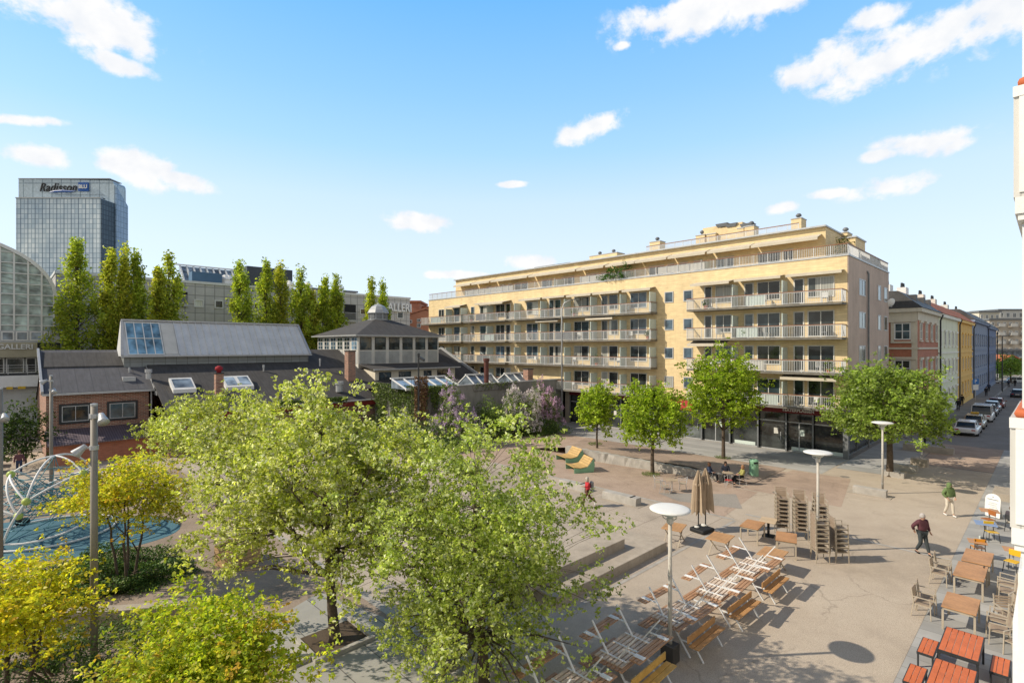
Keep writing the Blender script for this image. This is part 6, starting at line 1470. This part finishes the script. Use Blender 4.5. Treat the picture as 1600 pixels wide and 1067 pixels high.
# left yard items: dark fence and stacked dark chairs near the left edge
r=rootG('yard_fence','dark iron fence in front of the white wall below the gallery walkway','fence',s_on(62,45),62)
m=MB(); 
for k in range(60): m.box(-6+k*.2-.015,-6+k*.2+.015,-.015,.015,0,1.3)
m.box(-6,6,-.02,.02,1.25,1.3); m.box(-6,6,-.02,.02,.12,.16); m.build('bars',MT['dkmetal'],r)
sheet('yard_road',[(s_on(60,-60),60.5),(s_on(60,70),60.5),(s_on(72,70),75),(s_on(72,-60),75)],.014,MA['street'])
for k in range(6):
    x,y=G(8+k*2.5,738-k*10); r=root('slatted_yard_bench','dark slatted bench at left edge, number %s from the front'%['one','two','three','four','five','six'][k],'bench',(x-.6,y,0),TH0+1.57,'dark slatted yard benches at left edge')
    m=MB(); slats(m,-.7,.7,-.25,.25,.45,5); m.build('seat',MT['gmetal'],r); m=MB(); m.box(-.7,.7,.26,.29,.55,.7); m.box(-.7,.7,.27,.3,.75,.9); m.build('backrest',MT['gmetal'],r)
    for sx in (-.6,.6): MB().box(sx-.03,sx+.03,-.24,.24,0,.41).build('leg',MT['dkmetal'],r)
# ---------------------------------------------------------------- balcony chairs
bc=None; g=random.Random(12); k=0
wh=mat('white_plastic',(.66,.66,.64),.5,.05,2,20,0)
def bchair(c):
    r=root('balcony_chair','tmp','chair',(0,0,0),0); MB().box(-.22,.22,-.22,.22,.40,.46).build('seat',c,r,bevel=.02); MB().box(-.26,-.21,-.22,.22,.46,.9).build('backrest',c,r,bevel=.02)
    for sx in (-1,1):
        for sy in (-1,1): MB().box(sx*.19-.02,sx*.19+.02,sy*.19-.02,sy*.19+.02,0,.4).build('leg',c,r)
    return r
t1=tree_of(bchair(wh)); f1=True
floors_=['first','second','third','top']; locs_={'R':'right hand balcony block','M':'long middle balcony block','L':'second balcony block from the left','K':'far left balcony block'}
import itertools
seen=set()
for (nm,xa,xb,_,_,_) in blocks:
    for r_ in range(4):
        a0=p_on(S0,xb); a1=p_on(S0,xa); nn=3 if nm in 'RM' else 1
        for j in range(nn):
            p=a0+(a1-a0)*(j+.5)/nn+g.uniform(-.8,.8); s=S0-.55
            if nm=='M' and r_==0 and p>p_on(S0,885): continue
            pos='' if nn==1 else ['right','middle','left'][j]+' part of '
            lab='white chair on %s level, %s%s'%(floors_[r_],pos,locs_[nm])
            x,y=W(s,p)
            if f1: o=t1[0]; o.location=(x,y,FL[r_]); o.rotation_euler=(0,0,g.uniform(0,6)); o['label']=lab; o['group']='white balcony chairs'; f1=False
            else: dup(t1,(x,y,FL[r_]),g.uniform(0,6),lab,'white balcony chairs')
# ---------------------------------------------------------------- cars
PLATE=MT['white']; TYRE=MT['black']; RIM=mat('alloy_rim',(.35,.35,.36),.3,.1,3,20,0,metal=.8)
RL=mat('red_tail_light',(.45,.01,.01),.3,.05,3,20,0); HL=mat('head_light',(.6,.62,.65),.15,.05,3,20,0)
def paint(name,c,met=.2): 
    m=mat(name,c,.25,.04,1,8,0,metal=met,spec=.6); m.node_tree.nodes['Principled BSDF'].inputs['Coat Weight'].default_value=.6; return m
def rring(x,hw,z0,z1,cr=.12,n=3,tum=0.0):
    # rounded rectangle cross-section in yz at x
    pts=[]; 
    for (sy,sz,a0) in ((1,-1,-PI/2),(1,1,0),(-1,1,PI/2),(-1,-1,PI)):
        for k in range(n+1):
            a=a0+PI/2*k/n; c=min(cr,(z1-z0)/2.01); w_=hw-(tum if sz>0 else 0)
            pts.append((x,sy*(w_-c)+c*math.cos(a),(z1-c if sz>0 else z0+c)+c*math.sin(a)))
    return pts
def loft(m,rings,cap=True):
    n=len(rings[0]); b=len(m.v)
    for r_ in rings: m.v.extend(r_)
    for i in range(len(rings)-1):
        for k in range(n): m.f.append([b+i*n+k,b+i*n+(k+1)%n,b+(i+1)*n+(k+1)%n,b+(i+1)*n+k]); m.mi.append(m.cur)
    if cap: m.f.append([b+k for k in range(n)][::-1]); m.mi.append(m.cur); m.f.append([b+(len(rings)-1)*n+k for k in range(n)]); m.mi.append(m.cur)
def car(label,s,p,col,L=4.6,Wd=1.82,Hh=1.45,kind='sedan',rz=0,group='cars parked along the kerb',plate=True,name='parked_car'):
    r=rootG(name,label,'car',s,p,.0,rz,group); h=Wd/2   # front toward +x
    m=MB(); van=kind=='van'; bz=.82 if not van else 1.0
    loft(m,[rring(-L/2,h*.80,.34,bz*.86,.1),rring(-L/2+.06,h*.93,.24,bz*.97,.16),rring(-L/2+.35,h,.20,bz,.16),rring(-L*.15,h,.18,bz+.02,.14),rring(L*.18,h,.18,bz,.14),rring(L*.36,h*.98,.20,bz*.93,.16),rring(L/2-.12,h*.92,.24,bz*.82,.16),rring(L/2,h*.74,.34,bz*.70,.12)])
    m.build('body',col,r,smooth=True)
    T=Hh; 
    if kind=='sedan': st=[(-L/2+.30,h*.80,bz-.1),(-L/2+.95,h*.74,T-.10),(-L*.08,h*.70,T),(L*.10,h*.72,T-.06),(L*.27,h*.84,bz-.08)]
    elif kind=='hatch': st=[(-L/2+.08,h*.82,bz-.08),(-L/2+.50,h*.76,T-.06),(-L*.12,h*.74,T),(L*.10,h*.74,T-.05),(L*.26,h*.85,bz-.08)]
    else: st=[(-L/2+.04,h*.92,bz-.1),(-L/2+.14,h*.88,T-.05),(-L*.1,h*.87,T),(L*.20,h*.85,T-.04),(L*.36,h*.88,bz-.08)]
    m=MB(); loft(m,[rring(x,w_,bz-.14,z,.12) for x,w_,z in st]); m.build('cabin',MT['glass'],r,smooth=True)
    m=MB(); (x0,w0,z0),(x1,w1,z1),(x2,w2,z2),(x3,w3,z3),(x4,w4,z4)=st
    loft(m,[rring(x1-.06,w1*.93,z1-.03,z1+.025,.025),rring(x2,w2*.95,z2-.03,z2+.03,.03),rring(x3+.06,w3*.93,z3-.03,z3+.02,.025)])
    for sy in (-1,1):
        for (a,b) in ((st[0],st[1]),(st[3],st[4])): m.bar((a[0],sy*(a[1]-.01),max(a[2],bz-.06)),(b[0],sy*(b[1]-.03),b[2] if b[2]>bz else bz-.06),.06,.05)
        m.bar(((x1+x3)/2,sy*(h-.08),bz-.02),((x1+x3)/2+.06,sy*(w2-.02),z2-.03),.07,.035)
        if van: m.bar((x1+.4,sy*(h*.93),bz+.2),(x3-1.2,sy*(h*.89),bz+.2),.05,.62)
    m.build('roof',col,r,smooth=False)
    for sx in (-1,1):
        for sy in (-1,1):
            c=(sx*L*.31,sy*(h-.10),.33); m=MB(); m.path([(c[0],c[1]-.1,c[2]),(c[0],c[1]+.115,c[2])],.33,20); w_=m.build('wheel',TYRE,r)
            m=MB(); m.path([(c[0],c[1]+sy*.10,c[2]),(c[0],c[1]+sy*.125,c[2])],.21,14); m.build('rim',RIM,w_)
    for sy in (-1,1):
        MB().box(-L/2-.005,-L/2+.09,sy*h*.50,sy*h*.80,bz*.70,bz*.84).build('tail_light',RL,r,bevel=.01); MB().box(L/2-.16,L/2-.03,sy*h*.45,sy*h*.74,bz*.58,bz*.70).build('head_light',HL,r,bevel=.01)
        m=MB(); m.box(L*.2,L*.2+.14,sy*h,sy*(h+.16),bz+.02,bz+.15); m.build('wing_mirror',col,r,bevel=.02)
    MB().box(-L/2-.015,-L/2-.001,-.26,.26,bz*.62,bz*.62+.11).build('number_plate',PLATE,r); m=MB(); m.box(-L/2-.01,-L/2+.12,-h*.75,h*.75,.22,.36); m.build('rear_bumper',MT['dkmetal'],r,bevel=.02)
    return r
wp=paint('white_car_paint',(.75,.76,.77),.05)
a=GS(1508,681); c0=car('white hatchback coupe parked nearest to the crossing',a[0]+2.3,a[1]+.0,wp,4.9,1.95,1.44,'sedan')
r=rootG('taxi_sign','small yellow sign box on the roof of the champagne hatchback','sign',a[0]+8.0,a[1]-.1,1.54); MB().box(-.12,.12,-.35,.35,0,.2).build('sign_box',YC,r,bevel=.06)
car('champagne hatchback parked behind the white one at the kerb',a[0]+8.4,a[1]-.1,paint('champagne_paint',(.50,.44,.34),.4),4.5,1.8,1.5,'hatch')
car('white van parked third from the crossing',a[0]+16.6,a[1]-.2,wp,5.2,1.95,2.0,'van')
car('black car parked just behind the white van',a[0]+23.6,a[1]-.25,paint('black_paint',(.02,.02,.025)),4.5,1.8,1.5,'hatch')
car('silver grey car parked between the black and the red one',a[0]+30,a[1]-.2,paint('silver_paint',(.35,.36,.38),.5),4.5,1.8,1.45,'sedan')
car('dark red car parked farthest in the row behind the van',a[0]+36.5,a[1]-.3,paint('dark_red_paint',(.22,.04,.03)),4.5,1.8,1.45,'hatch')
car('dark blue saloon driving in the middle of the far street',130,6.0-1.6,paint('navy_paint',(.03,.04,.07)),4.8,1.85,1.42,'sedan',group='cars on the far street')
car('silver car standing crosswise at far end of the street',172,10.5,bpy.data.materials['silver_paint'],4.4,1.8,1.45,'hatch',rz=-1.2,group='cars on the far street')
car('white car standing crosswise behind the silver one',180,6,wp,4.4,1.8,1.45,'hatch',rz=-1.2,group='cars on the far street')
car('small white car at far end near the pedestrians',176,1.5,wp,4.2,1.8,1.45,'sedan',rz=-1.4,group='cars on the far street')
# ---------------------------------------------------------------- people
SKIN=mat('skin',(.52,.30,.21),.6,.08,4,30,0)
def skinned(name,verts,edges,rad,mt,parent,sub=2):
    me=bpy.data.meshes.new(name); me.from_pydata([tuple(v) for v in verts],edges,[]); me.materials.append(mt); o=bpy.data.objects.new(name,me); COL.objects.link(o); o.parent=parent
    md=o.modifiers.new('Skin','SKIN'); md.use_smooth_shade=True
    if not me.skin_vertices: me.update()
    for i,r_ in enumerate(rad):
        sv=me.skin_vertices[0].data[i]; sv.radius=(r_,r_) if not hasattr(r_,'__len__') else r_; sv.use_root=(i==0); 
    s_=o.modifiers.new('Subdivision','SUBSURF'); s_.levels=sub; s_.render_levels=sub; return o
def person(label,x,y,z,rz,pose,cols,sc_=1.0,hair=(.08,.05,.03),hairlong=False,bag=None,cap=None,skin=SKIN,hips_w=1.0,group=None):
    """pose: dict of joints in local space (facing -y)"""
    r=root('person',label,'person',(x,y,z),rz,group); r.scale=(sc_,)*3
    J=dict(pel=(0,0,.95),che=(0,0,1.25),nek=(0,0,1.45),hed=(0,-.01,1.58),top=(0,-.01,1.69),
           sL=(.18,0,1.38),eL=(.24,.02,1.12),wL=(.25,-.06,.87),sR=(-.18,0,1.38),eR=(-.24,.02,1.12),wR=(-.25,-.06,.87),
           hL=(.09,0,.92),kL=(.10,-.02,.50),aL=(.10,.02,.09),tL=(.11,-.14,.04),hR=(-.09,0,.92),kR=(-.10,-.02,.50),aR=(-.10,.02,.09),tR=(-.11,-.14,.04)); J.update(pose)
    V={k:Vector(v) for k,v in J.items()}
    names=['pel','che','nek','hed','top','sL','eL','wL','sR','eR','wR','hL','kL','aL','tL','hR','kR','aR','tR']
    rad=[(.13,.10),(.14,.10),.052,(.075,.088),(.06,.07),.055,.040,.028,.055,.040,.028,.082,.055,.036,.03,.082,.055,.036,.03]
    vs=[V[k] for k in names]; ix={k:i for i,k in enumerate(names)}
    ed=[(ix[a],ix[b]) for a,b in (('pel','che'),('che','nek'),('nek','hed'),('hed','top'),('che','sL'),('sL','eL'),('eL','wL'),('che','sR'),('sR','eR'),('eR','wR'),('pel','hL'),('hL','kL'),('kL','aL'),('aL','tL'),('pel','hR'),('hR','kR'),('kR','aR'),('aR','tR'))]
    # nose, chin, ears
    f=Vector((0,-1,0)); 
    for off,rr_ in (((0,-.095,-.01),.014),((0,-.06,-.08),.03)):
        vs.append(V['hed']+Vector(off)); rad.append(rr_); ed.append((ix['hed'],len(vs)-1))
    for sx in (-1,1): vs.append(V['hed']+Vector((sx*.085,.01,-.0))); rad.append(.015); ed.append((ix['hed'],len(vs)-1))
    # hands: palm + five fingers
    for S_,sx in (('L',1),('R',-1)):
        w_=V['w'+S_]; d=(w_-V['e'+S_]).normalized(); side=d.cross(Vector((0,0,1))) if abs(d.z)<.9 else Vector((0,1,0)); side.normalize(); nrm=d.cross(side)
        palm=w_+d*.07; vs.append(palm); rad.append((.034,.02)); ip=len(vs)-1; ed.append((ix['w'+S_],ip))
        for k,ln in enumerate((.062,.072,.068,.052)):
            b=palm+side*(-.027+k*.018)+d*.02; e=b+d*ln*.55+nrm*.006; t_=e+d*ln*.4+nrm*.025
            vs.append(b); rad.append(.010); ed.append((ip,len(vs)-1)); vs.append(e); rad.append(.009); ed.append((len(vs)-2,len(vs)-1)); vs.append(t_); rad.append(.007); ed.append((len(vs)-2,len(vs)-1))
        b=palm-d*.03-side*.035; vs.append(b); rad.append(.012); ed.append((ip,len(vs)-1)); vs.append(b+d*.05-side*.015+nrm*.02); rad.append(.009); ed.append((len(vs)-2,len(vs)-1))
    skinned('body',vs,ed,rad,skin,r)
    # jacket
    cv=['che','pel','nek','sL','eL','wL','sR','eR','wR']; jv=[V[k] for k in cv]; jv[2]=V['nek']-Vector((0,0,.03)); jv[1]=V['pel']+(V['che']-V['pel'])*.05; jv[5]=V['wL']+(V['eL']-V['wL'])*.12; jv[8]=V['wR']+(V['eR']-V['wR'])*.12
    mid=(V['che']+V['pel'])/2; jv.append(mid); bl=cols.get('bulk',1.0)
    skinned('jacket',jv,[(0,9),(9,1),(0,2),(0,3),(3,4),(4,5),(0,6),(6,7),(7,8)],[(.19*bl,.135*bl),(.165*bl,.135*bl),.075,.088*bl,.065*bl,.048*bl,.088*bl,.065*bl,.048*bl,(.17*bl,.13*bl)],cols['top'],r)
    tv=[V['pel'],V['hL'],V['kL'],V['aL']+(V['kL']-V['aL'])*.08,V['hR'],V['kR'],V['aR']+(V['kR']-V['aR'])*.08]
    skinned('trousers',tv,[(0,1),(1,2),(2,3),(0,4),(4,5),(5,6)],[(.15,.12),.105*hips_w,.075*hips_w,.062*hips_w,.105*hips_w,.075*hips_w,.062*hips_w],cols['legs'],r)
    for S_ in 'LR':
        a=V['a'+S_]; t_=V['t'+S_]; skinned('shoe',[a-(t_-a)*.25+Vector((0,0,-.03)),(a+t_)/2+Vector((0,0,-.01)),t_+(t_-a)*.25],[(0,1),(1,2)],[(.05,.045),(.048,.042),(.038,.03)],cols['shoe'],r,1)
    hm=mat('hair_%d'%len(bpy.data.materials),hair,.8,.2,8,40,.2)
    hd=V['hed']; m=MB(); m.lathe([(.01,.135),(.05,.125),(.085,.09),(.104,.04),(.106,-.01),(.098,-.05 if not hairlong else -.12),(.06,-.055 if not hairlong else -.18)],16,(hd.x,hd.y+.022,hd.z+.01),.92,1.0)
    if not cap: m.build('hair',hm,r,smooth=True)
    else: 
        m2=MB(); m2.lathe([(.01,.15),(.06,.14),(.105,.10),(.118,.03),(.118,-.02),(.125,-.10),(.10,-.16)],16,(hd.x,hd.y+.035,hd.z+.01),.95,1.0); m2.build('hood',cap,r,smooth=True)
    m=MB()
    for sx in (-1,1): m.ball((hd.x+sx*.032,hd.y-.088,hd.z+.02),.011,1,8)
    m.build('eye',MT['black'],r)
    m=MB(); m.bar((hd.x-.025,hd.y-.088,hd.z-.045),(hd.x+.025,hd.y-.088,hd.z-.045),.01,.01); m.build('mouth',REDD,r)
    if bag: MB().box(-.15,.15,.14,.30,1.02,1.42).build('backpack',bag,r,bevel=.05)
    return r
def cm(n,c,r_=.85): return mat(n,c,r_,.15,5,40,.15)
MAR=cm('maroon_jersey',(.10,.035,.045)); DG=cm('charcoal_trousers',(.045,.055,.06)); OLV=cm('green_hoodie',(.13,.19,.07)); BEI=cm('beige_trousers',(.60,.54,.45)); BLK=cm('black_cloth',(.015,.015,.018)); RED=cm('red_jacket',(.50,.03,.04)); BRN=cm('brown_trousers',(.12,.05,.03)); NVY=cm('navy_cloth',(.03,.045,.09)); YGR=cm('yellow_green_jacket',(.34,.32,.10)); WSH=cm('white_shoe',(.7,.7,.68)); GRYc=cm('grey_cloth',(.22,.22,.23)); 
x,y=G(1441,866)
person('bald man in maroon long sleeved shirt and grey trousers walking across the plaza',x,y,0,.12,dict(eL=(.30,.06,1.14),wL=(.36,.0,.92),eR=(-.34,.12,1.16),wR=(-.22,.16,.98),kL=(.10,-.10,.51),aL=(.11,-.22,.09),tL=(.11,-.38,.05),kR=(-.09,-.02,.50),aR=(-.08,.22,.11),tR=(-.08,.08,.04),hed=(0,-.03,1.58),top=(0,-.03,1.69)),dict(top=MAR,legs=DG,shoe=BLK,bulk=1.12),1.03,(.45,.42,.40))
x,y=G(1483,806)
person('man in green hooded jacket and beige trousers walking away from the crossing',x,y,0,.05,dict(eL=(.30,.05,1.15),wL=(.20,-.12,.98),eR=(-.30,.05,1.15),wR=(-.20,-.12,.95),kL=(.09,-.12,.52),aL=(.09,-.16,.09),tL=(.09,-.30,.05),kR=(-.10,.0,.50),aR=(-.10,.18,.11),tR=(-.10,.04,.05),hed=(0,-.04,1.58),top=(0,-.04,1.69)),dict(top=OLV,legs=BEI,shoe=WSH,bulk=1.2),1.02,cap=OLV)
x,y=G(919,791)
person('woman with grey blond hair in red jacket and brown trousers striding with a backpack',x,y,0,-1.35,dict(pel=(0,0,.90),hL=(.08,0,.88),hR=(-.08,0,.88),eL=(.24,-.14,1.18),wL=(.18,-.34,1.2),eR=(-.24,.16,1.14),wR=(-.22,.12,.92),kL=(.08,-.26,.56),aL=(.08,-.36,.12),tL=(.08,-.52,.10),kR=(-.08,.12,.50),aR=(-.08,.50,.22),tR=(-.08,.44,.06),che=(0,-.04,1.22),nek=(0,-.06,1.42),hed=(0,-.08,1.55),top=(0,-.08,1.66),sL=(.16,-.04,1.34),sR=(-.16,-.04,1.34)),dict(top=RED,legs=BRN,shoe=WSH,bulk=.95),.98,(.50,.45,.38),True,bag=GRYc)
SIT=dict(pel=(0,.02,.50),che=(0,.08,.80),nek=(0,.08,1.0),hed=(0,.05,1.14),top=(0,.05,1.25),sL=(.18,.07,.93),eL=(.24,-.02,.70),wL=(.14,-.20,.66),sR=(-.18,.07,.93),eR=(-.24,-.02,.70),wR=(-.14,-.20,.66),hL=(.09,-.02,.50),kL=(.12,-.42,.50),aL=(.12,-.44,.09),tL=(.12,-.58,.04),hR=(-.09,-.02,.50),kR=(-.12,-.42,.50),aR=(-.12,-.50,.09),tR=(-.12,-.64,.04))
gx,gy=G(1137,756)
roundtable('round metal table surrounded by the three seated people',gx,gy)
for (dx,dy,rz,lab,cols,hr,ln) in ((-1.05,.75,-2.2+PI,'seated person with brown hair in navy jacket at left of the round table',dict(top=NVY,legs=BLK,shoe=BLK),(.16,.08,.04),True),(.25,1.0,.2,'seated man in dark shirt and sunglasses behind the round table',dict(top=cm('dark_shirt',(.02,.025,.04)),legs=BLK,shoe=BLK),(.05,.03,.02),False),(1.0,-.15,-1.35,'seated person in yellow green jacket with crossed dark legs at right of the table',dict(top=YGR,legs=BLK,shoe=BLK),(.30,.16,.08),True)):
    rz2=math.atan2(-dx,dy) if True else rz
    rz2=math.atan2(dy,dx)-PI/2
    person(lab,gx+dx*.85,gy+dy*.85,0,rz2,SIT,cols,1.0,hr,ln); wirechair('metal chair under the '+lab.split(' in ')[0].replace('seated ','')+(' in '+lab.split(' in ')[1].split(' ')[0]+' clothes'),gx+dx*.88,gy+dy*.88,rz2-PI/2)
wirechair('red seated metal chair pushed to the near side of the occupied round table',gx-.25,gy-.75,1.4,cm('red_seat_pad',(.45,.02,.02)))
x,y=G(30,742); person('person in dark pinkish top leaning near the left yard fence',x,y,0,.6,{},dict(top=cm('mauve_top',(.12,.05,.06)),legs=NVY,shoe=BLK),1.0,(.12,.06,.04))
def bk(px,py,z=0): 
    x,y=G(px,py,z); return x,y
for (px,py,lab,rz,c) in ((1497,642,'pedestrian in black walking on the pavement before the green house',2.6,BLK),(1503,634,'crouched pedestrian in black just behind the first one on the pavement',2.4,BLK),(1541,619,'pair member in dark coat walking before the blue house, nearer',2.6,BLK),(1545,612,'pair member in dark coat walking before the blue house, farther',2.5,NVY),(1576,604,'pedestrian in blue jeans at far end of the street',2.7,NVY),(1586,603,'pedestrian in dark coat at far right end of the street',2.7,BLK)):
    x,y=G(px,py,.13); person(lab,x,y,.13 if px<1550 else 0,rz,{},dict(top=c,legs=BLK,shoe=BLK),1.0,(.05,.03,.02))
x,y=G(1443,697); person('dark dressed person half hidden behind the corner tree',x,y,0,2.4,{},dict(top=BLK,legs=BLK,shoe=BLK),1.0,(.05,.03,.02))
a=GS(1580,832); x,y=W(a[0]+.1,a[1]-.05); person('seated person with light trousers partly hidden by the white house edge',x,y,0,1.9,SIT,dict(top=cm('dark_top',(.06,.05,.06)),legs=BEI,shoe=WSH),1.0,(.1,.06,.04))
cafechair('dark cafe chair carrying the person with light trousers',a[0]+.1,a[1]-.05,1.9-TH0-PI/2,MT['dkmetal'],YG)
